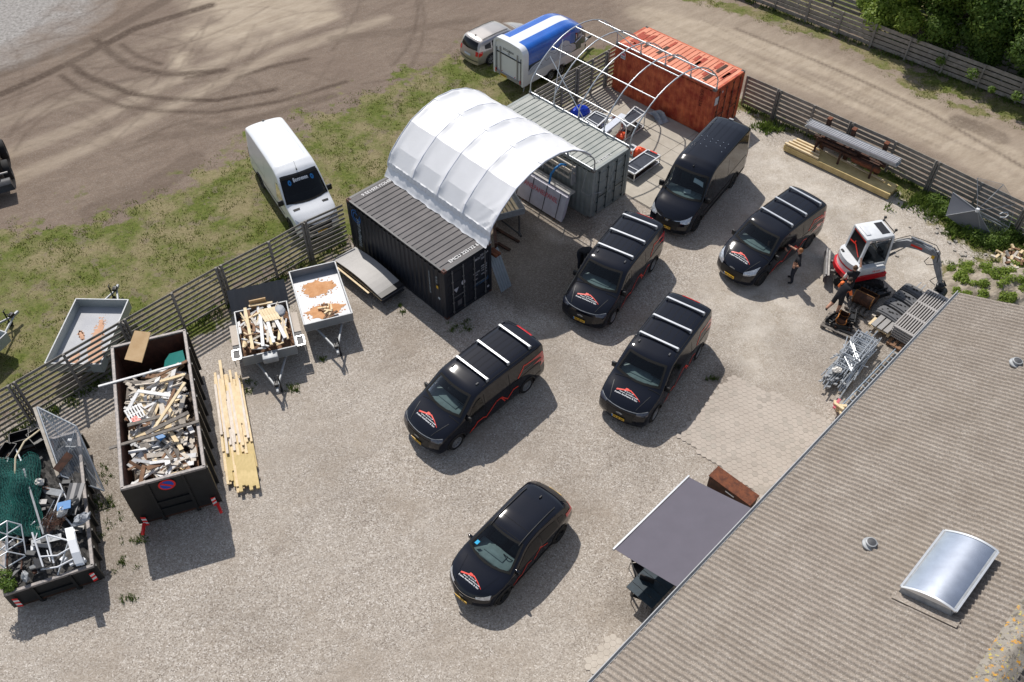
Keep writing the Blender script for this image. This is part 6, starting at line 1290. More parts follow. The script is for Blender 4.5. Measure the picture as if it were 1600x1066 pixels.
# second skip, mixed scrap
nl=at(0,931,1.1); nr=at(144,884,1.1); wv=(nl-nr).normalized()*2.44; lv=Vector((-wv.y,wv.x,0)).normalized()*(-5.4)
if lv.y<0: lv=-lv
P=[nr+wv,nr,nr+lv,nr+wv+lv]
sk2,LS2,WS2=skip('skip','low black skip overflowing with metal scrap and green netting at the left edge',P,1.1,0,False)
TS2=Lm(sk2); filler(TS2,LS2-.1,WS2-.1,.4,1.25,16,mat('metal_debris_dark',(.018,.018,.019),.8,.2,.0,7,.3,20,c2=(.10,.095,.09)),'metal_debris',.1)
def skip2_scrap():
    rg=random.Random(77)
    for k in range(85):
        x=rg.uniform(-2.5,2.5);y=rg.uniform(-1.05,1.05); z=1.15+.25*rg.random(); mb=MB(); typ=rg.random(); c=TS2@Vector((x,y,z)); a=rg.uniform(0,3.14); d=Vector((math.cos(a),math.sin(a),rg.gauss(0,.2)))*rg.uniform(.2,.75)
        if typ<.35: mb.tubes([-d,d],rg.uniform(.012,.03),6); nm,cat_,lab,gr,mm='scrap_pipe','pipe','short length of pipe among the scrap in the low skip','pipes in the scrap skip',rg.choice(['tube','steel','rustd','white'])
        elif typ<.75: mb.beam(-d*.6,d*.6,rg.uniform(.08,.28),.015,0,(rg.gauss(0,.5),rg.gauss(0,.5),1)); nm,cat_,lab,gr,mm='scrap_sheet','metal sheet','bent sheet metal piece among the scrap in the low skip','sheets in the scrap skip',rg.choice(['blk','steel','zinc','rustd','grey','greyd'])
        else: mb.box((0,0,0),(rg.uniform(.1,.3),rg.uniform(.1,.25),rg.uniform(.05,.15)),a,0,None,.02); nm,cat_,lab,gr,mm='scrap_block','scrap piece','small dark lump among the scrap in the low skip','lumps in the scrap skip',rg.choice(['blk','rustd','white','steel','steel'])
        o=mb.build(nm,M[mm],loc=c); tag(o,lab,cat_,gr)
    def tb(name,lab,cat_,pts,r,m): mb=MB(); c=sum((Vector(p) for p in pts),Vector())/len(pts); mb.tubes([Vector(p)-c for p in pts],r,7); o=mb.build(name,m,loc=c); tag(o,lab,cat_); return o
    tb('bent_pipe','long yellowish pipe bent over at its upper end above the green netting','pipe',[at(62,672,1.6),at(38,690,2.0),at(24,715,2.0),at(23,750,1.75),at(30,810,1.5),at(28,850,1.35)],.03,mat('yellowed_pipe',(.55,.47,.33),.6,.0,.1))
    tb('straight_pipe','straight grey pipe lying on the green netting with a white foot','pipe',[at(37,733,1.85),at(68,835,1.45)],.035,M['zinc']); tb('thin_pipe','thin pale pipe lying at the left of the netting','pipe',[at(15,765,1.7),at(22,820,1.5)],.025,M['white']); tb('thin_pipe','short thin white rod in front of the brown wire tangle','pipe',[at(95,772,1.6),at(74,825,1.45)],.022,M['white'])
    # white box frame
    t=thing('metal_rack','white tubular box frame rack lying on the scrap at the left edge','rack',tuple(at(20,870,1.3))); o=Vector(t.location)
    A=[at(-8,828,1.9),at(12,814,2.0),at(34,818,2.0),at(10,840,1.9)];  B=[p+(at(7,888,1.35)-at(12,814,2.0))+Vector((0,0,.0)) for p in A]
    A=[at(-12,828,2.05),at(11,814,2.05),at(33,820,1.75),at(10,835,1.7)]; B=[at(-10,875,1.65),at(12,862,1.65),at(41,868,1.35),at(8,888,1.3)]
    for i in range(4):
        for p,q in ((A[i],A[(i+1)%4]),(B[i],B[(i+1)%4]),(A[i],B[i]),(A[i].lerp(B[i],.5),A[(i+1)%4].lerp(B[(i+1)%4],.5))): MB().tubes([p-o,q-o],.02,6).build('tube',M['bar'],t)
    # white ladder-like frame with panel
    t=thing('white_bed_frame','white curved metal frame with a broad plastic end on the near scrap','frame',tuple(at(90,850,1.4))); o=Vector(t.location)
    for pts in ([at(50,832,1.75),at(68,888,1.35)],[at(55,845,1.6),at(75,836,1.7),at(108,845,1.7)],[at(62,870,1.45),at(90,868,1.5),at(112,855,1.55)],[at(72,836,1.7),at(84,880,1.35)],[at(64,890,1.3),at(90,886,1.35),at(125,868,1.4)]): MB().tubes([p-o for p in pts],.028,6).build('tube',M['white'],t)
    m=MB(); G=[[at(x0+dx,y0+dy,zz)-o for x0,y0,zz in ((104,826,1.9),(108,845,1.9),(114,865,1.8),(120,882,1.6))] for dx,dy in ((-3,0),(10,-3))]; m.grid(G); m.grid([[p-Vector((0,0,.12)) for p in r] for r in G]); m.build('end_panel',M['white'],t)
    m=MB(); G=[]; rg2=random.Random(8)
    # green net draped
    n=22
    cors=[at(-20,700,1.85),at(60,705,1.7),at(85,790,1.55),at(60,850,1.35),at(-20,830,1.45)]
    A0,B0,C0,D0=at(-30,712,1.75),at(62,712,1.65),at(62,838,1.4),at(-20,838,1.4)
    for i in range(n+1):
        row=[]
        for j in range(n+1):
            u,v=i/n,j/n; p=A0.lerp(B0,u).lerp(D0.lerp(C0,u),v); bl=.12*math.sin(u*9+v*3)+.10*math.sin(v*11-u*4)+.35*math.sin(PI*u)*math.sin(PI*v); row.append(p+Vector((.05*math.sin(v*20),.05*math.sin(u*17),bl+rg2.uniform(-.03,.03))))
        G.append(row)
    for i in range(n+1):
        m.tubes(G[i],.008,3); m.tubes([G[k][i] for k in range(n+1)],.008,3)
    for i in range(n):
        m.tubes([G[k][min(n,max(0,k+i-n//2))] for k in range(n+1)],.006,3)
    o_=m.build('green_net',M['meshn']); tag(o_,'tangle of dark green fence netting draped over the scrap','net')
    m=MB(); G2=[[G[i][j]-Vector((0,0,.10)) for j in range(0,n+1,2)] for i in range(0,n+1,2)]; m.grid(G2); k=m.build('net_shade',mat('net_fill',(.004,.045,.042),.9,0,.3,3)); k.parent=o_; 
    for px,py,sx,sy,z,mm,nm,lab,ct in ((116,790,.9,.55,1.35,'steel','dark_roll','dark rolled mats behind the white and blue sack','roll'),(128,812,.7,.4,1.5,'tarpg','crumpled_sack','grey crumpled plastic sack hanging over the right edge of the low skip','sack'),(98,800,.55,.3,1.5,'whites','white_blue_sack','white and blue sack lying behind the brown wire tangle','sack'),(62,775-20,.35,.3,1.5,'whites','white_bucket','white plastic lid between the netting and the mesh gate','lid'),(40,902,.5,.25,1.25,'zinc','metal_drum','grey metal tub at the near edge of the low skip','tub')):
        m=MB(); r2=random.Random(px); G3=[]
        for i in range(9):
            th=PI*i/8; G3.append([Vector((sx/2*math.sin(th)*math.cos(2*PI*j/12)*(.5+.6*r2.random()),sy/2*math.sin(th)*math.sin(2*PI*j/12)*(.5+.6*r2.random()),.14*math.cos(th)+.08*r2.random())) for j in range(13)])
        m.grid(G3); o=m.build(nm,M[mm],loc=at(px,py,z),rz=r2.uniform(0,3)); tag(o,lab,ct)
    m=MB(); m.box((0,0,0),(.4,.3,.03),.3); tag(m.build('blue_sheet',M['blueh'],loc=at(100,790,1.66)),'small bright blue foil sheet beside the white and blue sack','sheet')
    for k in range(4): plank('gutter_length','long grey plastic length standing out at the right side of the scrap','plastic profile','grey lengths at the right of the scrap',M['grey'] if k%2 else M['greyd'],at(112+k*6,755,1.55),at(100+k*5,805,1.35),.12,.04)
    # dark wire tangle
    m=MB(); r3=random.Random(3); c=at(84,815,1.45)
    for k in range(40):
        a=r3.uniform(0,6.28); m.tubes([c+Vector((math.cos(a+t*1.3)*.45*r3.random(),math.sin(a+t*1.3)*.5*r3.random(),.12*r3.random())) for t in range(4)],.007,3)
    tag(m.build('wire_tangle',M['rustd']),'brown tangle of wire between the netting and the white frame','wire')
    # black crates at far end
    for k,(px,py) in enumerate(((35,690),(15,712),(62,690))):
        t=thing('black_crate','open black plastic crate at the far end of the low skip','crate',tuple(at(px,py,1.25)),.4+k,'black crates in the scrap skip')
        for s,(cx,cy,sx,sy) in enumerate(((.3,0,.02,.42),(-.3,0,.02,.42),(0,.21,.6,.02),(0,-.21,.6,.02))): m=MB(); m.box((cx,cy,.16),(sx,sy,.3)); m.build('side',M['blk'],t)
        m=MB(); m.box((0,0,.02),(.6,.42,.02)); m.build('base',M['blk'],t)
    # low green weed at the edge
    leaves(random.Random(6),[tuple(at(4,905,1.25))+(.35,),tuple(at(14,915,1.2))+(.25,)],900,.045).build('creeper',LM[0]); tag(bpy.data.objects['creeper'],kind='stuff')
skip2_scrap()
def mesh_gate():
    A,B,C,D=at(58,636,2.0),at(119,666,1.75),at(163,767,.45),at(96,744,1.15)
    t=thing('mesh_gate','galvanised wire mesh gate panel standing on the far end of the low skip','gate',tuple(A.lerp(C,.5))); o=Vector(t.location)
    for p,q in ((A,B),(B,C),(C,D),(D,A)): MB().tubes([p-o,q-o],.028,7).build('frame_tube',M['tube'],t)
    MB().tubes([A-o,C-o],.014,6).build('cross_brace',M['tube'],t); MB().tubes([B-o,D-o],.014,6).build('cross_brace',M['tube'],t)
    m=MB(); n=30
    for i in range(-n,n+1):
        for sg in(1,-1):
            pts=[]
            for k in range(0,n+1,1):
                u,v=k/n,(i+(k if sg>0 else n-k))/n
                if 0<=v<=1: pts.append(A.lerp(B,u).lerp(D.lerp(C,u),v)-o)
            if len(pts)>1: m.tubes([pts[0],pts[-1]],.0045,3)
    m.build('wire_mesh',M['tube'],t)
    m=MB(); m.beam(A-o-Vector((.10,0,.05)),D-o-Vector((.12,0,.10)),.10,.10); m.build('timber_edge',M['woodp'],t)
mesh_gate()
# ------------------------------------------------------------------ timber stack beside the skip
def timber():
    rg=random.Random(15); a=at(337,590,.0);b=at(360,775,0); c=at(376,590,0); d=at(408,768,0)
    for k in range(60):
        u=(k%15)/14; lay=k//15; top=(lay>=2); s0=rg.uniform(.0,.10); s1=rg.uniform(.78,.84) if u>.45 or rg.random()<.3 else rg.uniform(.9,1.0)
        if lay==3 and rg.random()<.45: continue
        if lay>=2: s0,s1=rg.uniform(-.05,.2),rg.uniform(.45,.72)
        L0=a.lerp(c,u);R0=b.lerp(d,u); p=L0.lerp(R0,s0)+Vector((0,0,.10+.055*lay+rg.uniform(0,.01))); q=L0.lerp(R0,s1)+Vector((0,0,.10+.055*lay+rg.uniform(0,.01)))
        j=Vector((rg.gauss(0,.03),rg.gauss(0,.02),0)); plank('timber_board','loose sawn board in the long pale timber stack right of the tall skip','board','boards stacked beside the tall skip',M[rg.choice(['wood','wood','wood','woodg'] if lay<2 else ['wood','wood','woodl'])],p+j*.5,q-j*.5,.085,.05)
    for k in range(6): u=.40+.11*k; p=a.lerp(c,u);q=b.lerp(d,u); plank('timber_board','yellow green treated board at the near end of the timber stack','board','treated boards at the near end of the stack',M['woodg'],p.lerp(q,.72)+Vector((0,0,.21)),p.lerp(q,.99+rg.uniform(-.03,.02))+Vector((0,0,.21)),.11,.06)
    for s in (.1,.45,.9): plank('bearer','bearer block under the timber stack','bearer','bearers under the timber stack',M['woodo'],a.lerp(b,s)+Vector((-.05,0,.035)),c.lerp(d,s)+Vector((.05,0,.035)),.07,.07)
    p=a.lerp(c,.3); plank('timber_board','single board sticking out beyond the far end of the timber stack','board',None,M['wood'],p.lerp(b.lerp(d,.3),-.12)+Vector((0,0,.26)),p.lerp(b.lerp(d,.3),.25)+Vector((0,0,.26)),.10,.05)
timber()
# ------------------------------------------------------------------ stacked plates beside the dark container
def plates():
    P=[at(520,403,.62),at(555,384,.62),at(627,440,.62),at(594,463,.62)]; T=sum(P,Vector())/4; u=((P[2]+P[3])-(P[0]+P[1])).normalized(); h=math.atan2(u.y,u.x); L=((P[2]+P[3])-(P[0]+P[1])).length/2; W_=((P[0]-P[1]).length+(P[2]-P[3]).length)/2
    for k,(z,dx,m,lab) in enumerate(((.60,0,M['grey'],'bowed light grey board on top of the stack beside the dark container'),(.52,.10,M['blk'],'black sheet second from the top of the board stack'),(.44,.16,M['greyd'],'dark grey sheet third from the top of the board stack'),(.36,.05,M['wood'],'pale timber sheet in the middle of the board stack'),(.26,.14,M['greyd'],'lowest dark sheet of the board stack'))):
        mb=MB(); G=[]
        for i in range(13):
            x=-L/2+L*i/12; b=-.10*((2*x/L))**2*(1.6 if k==0 else .7); G.append([Vector((x,y*W_/2,b+.10)) for y in(-1,1)])
        mb.grid(G); mb.grid([[p-Vector((0,0,.03)) for p in r][::-1] for r in G]); 
        for y in(-1,1): mb.grid([[Vector((g[0].x,y*W_/2,g[0].z)),Vector((g[0].x,y*W_/2,g[0].z-.03))] for g in G])
        for i in(0,-1): g=G[i]; mb.add([g[0],g[1],g[1]-Vector((0,0,.03)),g[0]-Vector((0,0,.03))],[(0,1,2,3)])
        o=mb.build('board_sheet',m,loc=(T.x+dx*u.x,T.y+dx*u.y,z),rz=h); tag(o,lab,'board')
    for x in(-L*.33,0,L*.33): c=T+u*x; n=Vector((-u.y,u.x,0)); plank('bearer','dark bearer under the board stack beside the container','bearer','bearers under the board stack',M['woodo'],Vector((c.x,c.y,.13))-n*.5,Vector((c.x,c.y,.13))+n*.5,.10,.24)
    n=Vector((u.y,-u.x,0))
    for k in range(4): c=Vector((T.x,T.y,.34+.05*k))+n*(W_/2+.06+.03*k); plank('timber_batten','pale batten sticking out at the left side of the board stack','batten','battens at the board stack',M['wood'],c-u*(L*.42-.1*k),c+u*(L*.25+.08*k),.07,.03)
plates()
# ------------------------------------------------------------------ people
BASE=dict(pelvis=(0,0,.95),waist=(0,0,1.10),chest=(.01,0,1.32),neck=(.0,0,1.50),head0=(.02,0,1.58),head1=(.025,0,1.70),crown=(.02,0,1.76),
 shL=(0,.19,1.43),elL=(-.02,.26,1.15),wrL=(.06,.27,.90),shR=(0,-.19,1.43),elR=(-.02,-.26,1.15),wrR=(.06,-.27,.90),
 hipL=(0,.10,.92),knL=(.03,.11,.50),anL=(0,.12,.09),toL=(.17,.14,.04),hipR=(0,-.10,.92),knR=(.03,-.11,.50),anR=(0,-.12,.09),toR=(.17,-.14,.04))
RAD=dict(pelvis=(.15,.115),waist=(.135,.10),chest=(.165,.115),neck=(.055,.055),head0=(.07,.08),head1=(.080,.095),crown=(.05,.06),shL=(.065,.065),elL=(.047,.047),wrL=(.030,.030),shR=(.065,.065),elR=(.047,.047),wrR=(.030,.030),hipL=(.095,.095),knL=(.065,.065),anL=(.045,.045),toL=(.035,.028),hipR=(.095,.095),knR=(.065,.065),anR=(.045,.045),toR=(.035,.028))
BON=[('pelvis','waist','t'),('waist','chest','t'),('chest','neck','t'),('neck','head0','s'),('head0','head1','s'),('head1','crown','s'),('chest','shL','t'),('shL','elL','u'),('elL','wrL','s'),('chest','shR','t'),('shR','elR','u'),('elR','wrR','s'),
 ('pelvis','hipL','l'),('hipL','knL','l'),('knL','anL','l2'),('anL','toL','b'),('pelvis','hipR','l'),('hipR','knR','l'),('knR','anR','l2'),('anR','toR','b')]
FAT={'he':1.08,'cr':1.05,'ne':1.2,'wr':1.2,'to':1.2,'el':1.25,'sh':1.35}
def person(label,loc,rz,over,mats,hair=None,group=None,vest=None):
    t=thing('person',label,'person',loc,rz,group); J={k:Vector(v) for k,v in BASE.items()}; J.update({k:Vector(v) for k,v in over.items() if k!='fw'}); names=list(J); V=[J[k] for k in names]; Rr=[(RAD[k][0]*FAT.get(k[:2],1.38),RAD[k][1]*FAT.get(k[:2],1.38)) for k in names]; E_=[(names.index(a),names.index(b)) for a,b,_ in BON]; seg=[(J[a],J[b],c) for a,b,c in BON]
    for s in 'LR':
        w=J['wr'+s]; d=(w-J['el'+s]).normalized(); side=d.cross(Vector((0,0,1)) if abs(d.z)<.8 else Vector((1,0,0))).normalized(); iw=names.index('wr'+s); pm=len(V); V.append(w+d*.055); Rr.append((.034,.02)); E_.append((iw,pm)); seg.append((w,w+d*.07,'s')); curl=side.cross(d)
        for k,(o,l) in enumerate(((-.030,.062),(-.010,.075),(.010,.070),(.029,.055))):
            a=len(V); V+= [w+d*.085+side*o,w+d*(.085+l*.6)+side*o*1.1+curl*.008,w+d*(.085+l*.9)+side*o*1.1+curl*.03]; Rr+=[(.010,.010),(.009,.009),(.008,.008)]; E_+=[(pm,a),(a,a+1),(a+1,a+2)]; seg.append((V[a],V[a+2],'s'))
        a=len(V); V+=[w+d*.04-side*.042,w+d*.075-side*.055+curl*.01]; Rr+=[(.011,.011),(.009,.009)]; E_+=[(pm,a),(a,a+1)]; seg.append((V[a],V[a+1],'s'))
    a=len(V); hd=(J['crown']-J['head0']).normalized(); fw=(Vector((1,0,0))-hd*hd.x).normalized()
    if over.get('fw'): fw=Vector(over['fw'])
    me=bpy.data.meshes.new('p'); me.from_pydata(V,E_,[]); o=bpy.data.objects.new('p',me); col.objects.link(o); m=o.modifiers.new('s','SKIN'); sv=me.skin_vertices[0].data
    for i,r in enumerate(Rr): sv[i].radius=r; sv[i].use_root=(i==0)
    m.branch_smoothing=.3; s_=o.modifiers.new('d','SUBSURF'); s_.levels=1; s_.render_levels=1; dg=bpy.context.evaluated_depsgraph_get(); m2=bpy.data.meshes.new_from_object(o.evaluated_get(dg)); bpy.data.objects.remove(o)
    order=['t','u','s','l','l2','b']; ml=[mats.get('shirt'),mats.get('sleeve',mats['shirt']),M['skin'],mats['leg'],mats.get('leg2',mats['leg']),M['trim']]
    m2.materials.clear()
    for k in ml: m2.materials.append(k)
    def dist(p,a,b): ab=b-a; tt=max(0,min(1,(p-a).dot(ab)/max(1e-9,ab.dot(ab)))); return (p-a-ab*tt).length
    for f in m2.polygons:
        c=Vector(f.center); k=min(range(len(seg)),key=lambda q:dist(c,seg[q][0],seg[q][1])-(.03 if seg[q][2]=='t' else 0)); f.material_index=order.index(seg[k][2])
    m2.shade_smooth(); b=bpy.data.objects.new('body',m2); col.objects.link(b); b.parent=t
    h=J['head1']; T=Matrix.Translation(h)
    mb=MB(); 
    G=[]
    for i in range(9):
        th=PI*.62*i/8; G.append([h+hd*.02-fw*.012+hd*(.112*math.cos(th))+(fw*math.cos(2*PI*j/14)*.108+hd.cross(fw)*math.sin(2*PI*j/14)*.092)*math.sin(th)*(1 if math.cos(2*PI*j/14)<.45 or i<4 else .86) for j in range(15)])
    mb.grid(G); mb.build('hair',hair or M['hair'],t,smooth=60)
    f=MB(); sd_=hd.cross(fw)
    f.add([h-hd*.02+fw*.085-sd_*.012,h-hd*.02+fw*.085+sd_*.012,h+hd*.03+fw*.088,h-hd*.022+fw*.118],[(0,3,2),(3,1,2),(0,1,3)],0)
    for s in(-1,1): f.box(h+hd*.02+fw*.088+sd_*s*.032,(.012,.02,.010),0,1); f.box(h+sd_*s*.086-hd*.0,(.03,.015,.05),0,0)
    f.box(h-hd*.06+fw*.083,(.012,.04,.008),0,2); f.build('face',[M['skin'],M['gap'],M['redl']],t)
    if vest:
        v=MB(); 
        for s in vest: c=(J['sh'+s]+J['chest'])/2; v.box(J['sh'+s]+Vector((0,0,.015)),(.17,.13,.13),0,0,None,.045)
        v.build('orange_vest',M['vest'],t,smooth=60)
    return t
black=dict(shirt=M['shirt'],sleeve=M['shirt'],leg=M['jeans'])
person('man in black T-shirt pointing at the driver door of the van',tuple(at(1236,440,0)),R(150),dict(shR=(.03,-.20,1.44),elR=(.22,-.30,1.42),wrR=(.44,-.32,1.47),shL=(-.02,.19,1.43),elL=(-.20,.34,1.22),wrL=(-.02,.20,1.06),anL=(-.06,.15,.09),toL=(.10,.20,.04),knL=(.02,.14,.50),anR=(.06,-.16,.09),toR=(.23,-.2,.04)),black,mat('hair_ginger',(.30,.13,.05),.8,0,.2,30))
person('man in black standing beside the excavator with one hand raised to its cab',tuple(at(1318,467,0)),R(75),dict(shR=(.05,-.19,1.46),elR=(.20,-.22,1.62),wrR=(.34,-.18,1.80),elL=(-.03,.27,1.16),wrL=(.10,.30,.93)),dict(shirt=M['shirt'],sleeve=M['whites'],leg=M['jeans'],leg2=M['jeans']))
q=at(1303,487,.28)
person('man in black shorts and orange vest stepping on the rusty attachments',tuple(q),R(35),dict(pelvis=(.0,0,.88),waist=(.05,0,1.02),chest=(.16,0,1.21),neck=(.24,0,1.37),head0=(.28,0,1.44),head1=(.33,0,1.55),crown=(.34,0,1.61),shL=(.17,.19,1.32),elL=(.20,.30,1.06),wrL=(.34,.26,.86),shR=(.17,-.19,1.32),elR=(.22,-.30,1.06),wrR=(.38,-.24,.88),hipL=(0,.10,.86),knL=(-.10,.13,.46),anL=(-.38,.14,.30),toL=(-.34,.14,.15),hipR=(0,-.10,.86),knR=(.08,-.11,.45),anR=(.0,-.12,.07),toR=(.16,-.14,.03)),dict(shirt=M['shirt'],sleeve=M['vest'],leg=M['shirt'],leg2=M['skin']),mat('hair_dark',(.03,.018,.012),.8,0,.2,30),vest='L')
person('man in black bending down at the shaded side of the van',tuple(at(906,418,0)),R(-35),dict(pelvis=(-.06,0,.90),waist=(.05,0,1.02),chest=(.28,0,1.12),neck=(.46,0,1.12),head0=(.54,0,1.09),head1=(.65,0,1.04),crown=(.71,0,1.01),shL=(.33,.19,1.10),elL=(.38,.22,.82),wrL=(.44,.20,.58),shR=(.33,-.19,1.10),elR=(.38,-.22,.82),wrR=(.44,-.20,.58),hipL=(-.06,.10,.86),hipR=(-.06,-.10,.86),fw=(.3,0,-.95)),black,mat('hair_dark',(.03,.018,.012)))
hv=v4.rotation_euler[2]; Tv=Matrix.Translation(v4.location)@rotz(hv)
person('driver sitting in the van with a bare arm out of the window',tuple(Tv@Vector((.26,.45,0))),hv,dict(pelvis=(0,0,.92),waist=(-.02,0,1.04),chest=(-.02,0,1.24),neck=(.0,0,1.40),head0=(.02,0,1.46),head1=(.04,0,1.57),crown=(.04,0,1.62),shL=(0,.19,1.34),elL=(.10,.48,1.22),wrL=(.26,.66,1.30),shR=(0,-.19,1.34),elR=(.16,-.22,1.14),wrR=(.38,-.12,1.18),hipL=(.05,.10,.92),knL=(.45,.12,.95),anL=(.62,.12,.60),toL=(.76,.12,.56),hipR=(.05,-.10,.92),knR=(.45,-.12,.95),anR=(.62,-.12,.60),toR=(.76,-.12,.56)),black)
# ------------------------------------------------------------------ mini excavator
def excavator():
    t=thing('mini_excavator','white and red mini excavator with grey boom reaching over to the roof edge','excavator',(14.32,27.25,0)); U=rotz(R(-15)); Hs=rotz(R(15))
    def part(name,f,m,smooth=40,par=None): mb=MB(); f(mb); mb.v=[tuple(v) for v in mb.v]; return mb.build(name,m,par or t,smooth=smooth)
    for s in(1,-1):
        m=MB(); o=[]; L=.98
        for k in range(9): a=-PI/2+PI*k/8; o.append((L-.25+.25*math.cos(a),.26+.25*math.sin(a)))
        for k in range(9): a=PI/2+PI*k/8; o.append((-L+.25+.25*math.cos(a),.26+.25*math.sin(a)))
        T=U@Matrix(((1,0,0,0),(0,0,1,0),(0,1,0,0),(0,0,0,1))); m.poly(o,s*.62-.15,s*.62+.15,0,T)
        tr=m.build('track',M['rubber'],t); g=MB(); n=30; per=[]
        for k in range(n):
            u=k/n*(4*(L-.25)+2*PI*.25); st=2*(L-.25)
            if u<st: x,z,a=-L+.25+u,.52,0
            elif u<st+PI*.25: a_=(u-st)/.25; x,z,a=L-.25+.26*math.sin(a_),.26+.26*math.cos(a_),-a_
            elif u<2*st+PI*.25: x,z,a=L-.25-(u-st-PI*.25),0.005,0
            else: a_=(u-2*st-PI*.25)/.25; x,z,a=-L+.25-.26*math.sin(a_),.26-.26*math.cos(a_),-a_
            g.box((0,0,0),(.05,.29,.025),0,0,U@Matrix.Translation((x,s*.62,z))@Matrix.Rotation(-a,4,'Y'))
        g.build('tread',M['rubber'],tr)
        g=MB()
        for x in(-.7,-.35,0,.35,.7): g.lathe([(.12,.0),(.10,.03),(.0,.03)],12,0,U@Matrix.Translation((x,s*.77,.22))@Matrix.Rotation(-s*PI/2,4,'X'))
        g.build('roller',M['steel'],tr)
    m=MB(); m.box((0,0,.36),(1.2,1.0,.22),0,0,U,.03); m.lathe([(.42,.46),(.42,.60),(0,.60)],20); m.build('undercarriage',M['steel'],t)
    m=MB(); G=[[U@Vector((-1.36-.06*math.sin(PI*j/6)+(.10 if j in(0,6) else 0),y,.10+.48*j/6)) for j in range(7)] for y in (-.85,.85)]; m.grid(G); m.grid([[p+U.to_3x3()@Vector((.03,0,0)) for p in r] for r in G]); m.box((-1.37,0,.60),(.07,1.7,.05),0,0,U)
    for y in(-.3,.3): m.beam(U@Vector((-1.33,y,.35)),U@Vector((-.6,y,.36)),.10,.12)
    m.build('dozer_blade',mat('worn_blade',(.20,.19,.18),.5,.3,.0,4,c2=(.36,.35,.34)),t)
    def rounded(x0,x1,w,r,n=8): 
        P=[(x1,-w),(x1,w)]
        for k in range(n+1): a=PI/2+PI*k/n; P.append((x0+r+r*math.cos(a)*1.0,w*math.sin(a)))
        return P
    m=MB(); m.poly(rounded(-1.12,.66,.76,.42),.60,.82,0,Hs); m.build('skirt',M['excr'],t,smooth=40)
    m=MB(); m.poly(rounded(-1.02,-.52,.70,.36),.82,1.36,0,Hs); m.box((-.35,-.46,1.02),(1.0,.50,.40),0,0,Hs,.05); m.box((.2,-.56,.95),(.8,.32,.26),0,0,Hs,.06); m.build('engine_cover',M['excw'],t,smooth=40)
    m=MB(); G=[[Hs@Vector((-.66-.37*math.cos(a),.715*math.sin(a),z)) for z in (1.05,1.13)] for a in [R(-75)+R(150)*k/12 for k in range(13)]]; m.grid(G); m.build('red_stripe',M['excr'],t)
    m=MB(); m.box((-.86,.38,1.37),(.10,.18,.05),0,0,Hs,.02); m.build('exhaust',M['trim'],t)
    # cab
    X0,X1,Y0,Y1,Z0,Z1=-.62,.68,-.46,.60,.82,2.46
    cab=MB(); 
    for x,y,xt in ((X0,Y0,X0+.12),(X0,Y1,X0+.12),(X1,Y0,X1-.10),(X1,Y1,X1-.10)): cab.beam(Hs@Vector((x,y,Z0)),Hs@Vector((xt,y+(.03 if y<0 else -.03),Z1)),.09,.09,0,Hs.to_3x3()@Vector((0,1,0)))
    cab.box(((X0+X1)/2,(Y0+Y1)/2,.98),(X1-X0,Y1-Y0,.34),0,0,Hs,.04)
    cab.build('cab_frame',M['excw'],t,smooth=40)
    m=MB(); m.box((.03,.07,Z1+.02),(1.22,1.02,.13),0,0,Hs,.05); m.box((-.38,.10,Z1+.10),(.20,.60,.05),0,0,Hs,.02); m.build('cab_roof',M['excw'],t,smooth=40)
    m=MB(); m.box((.34,.08,Z1+.09),(.34,.68,.02),0,0,Hs); m.build('roof_window',M['blk'],t)
    for y in(.48,-.32): m=MB(); m.tubes([Hs@Vector((.60,y,Z1+.02)),Hs@Vector((.68,y,Z1+.22))],.02,5); m.box((.68,y,Z1+.24),(.10,.10,.10),0,0,Hs,.03); m.build('work_lamp',M['trim'],t)
    m=MB(); m.tubes([Hs@Vector((.66,-.30,Z1+.12)),Hs@Vector((.66,.46,Z1+.12))],.02,6); m.build('lamp_bar',M['steel'],t)
    def pane(name,P,m_): mb=MB(); mb.add([Hs@Vector(p) for p in P],[tuple(range(len(P)))]); return mb.build(name,m_,t)
    w=pane('rear_window',[(X0-.005,Y0+.06,1.38),(X0-.005,Y1-.06,1.38),(X0+.11,Y1-.09,Z1-.08),(X0+.11,Y0+.09,Z1-.08)],M['blk'])
    e=MB()
    def rw(y,v): return Hs@Vector((X0-.012+.115*v-.006,Y0+.06+(Y1-Y0-.12)*y,1.38+(Z1-.08-1.38)*v))
    for A,B in (((.95,.44),(.55,.50)),((.55,.50),(.08,.18)),((.62,.60),(.62,.47))):
        e.beam(rw(*A),rw(*B),.05,.012,0,Hs.to_3x3()@Vector((-1,0,.1)))
    e.beam(rw(.98,.97),rw(.05,.97),.05,.012,0,Hs.to_3x3()@Vector((-1,0,.1))); e.build('red_emblem',M['redv'],w)
    pane('side_window',[(X0+.10,Y0-.035,1.24),(X1-.10,Y0-.035,1.24),(X1-.16,Y0-.01,Z1-.08),(X0+.17,Y0-.01,Z1-.08)],M['glassd']); pane('side_window',[(X0+.10,Y1+.035,1.24),(X1-.10,Y1+.035,1.24),(X1-.16,Y1+.01,Z1-.08),(X0+.17,Y1+.01,Z1-.08)],M['glassd']); pane('front_window',[(X1+.02,Y0+.06,1.2),(X1+.02,Y1-.06,1.2),(X1-.08,Y1-.09,Z1-.08),(X1-.08,Y0+.09,Z1-.08)],M['glassd'])
    m=MB(); m.box((.0,.08,1.25),(.45,.45,.12),0,0,Hs,.04); m.box((-.22,.08,1.55),(.12,.42,.6),0,0,Hs,.04); m.build('seat',M['seat'],t,smooth=40)
    m=MB(); add_text(m,'TB 235',.12,Hs@Vector((.15,-.725,.98)),Hs.to_3x3()@Vector((1,0,0)),(0,0,1),0,1,'CENTER',.015); m.build('side_lettering',M['redv'],t)
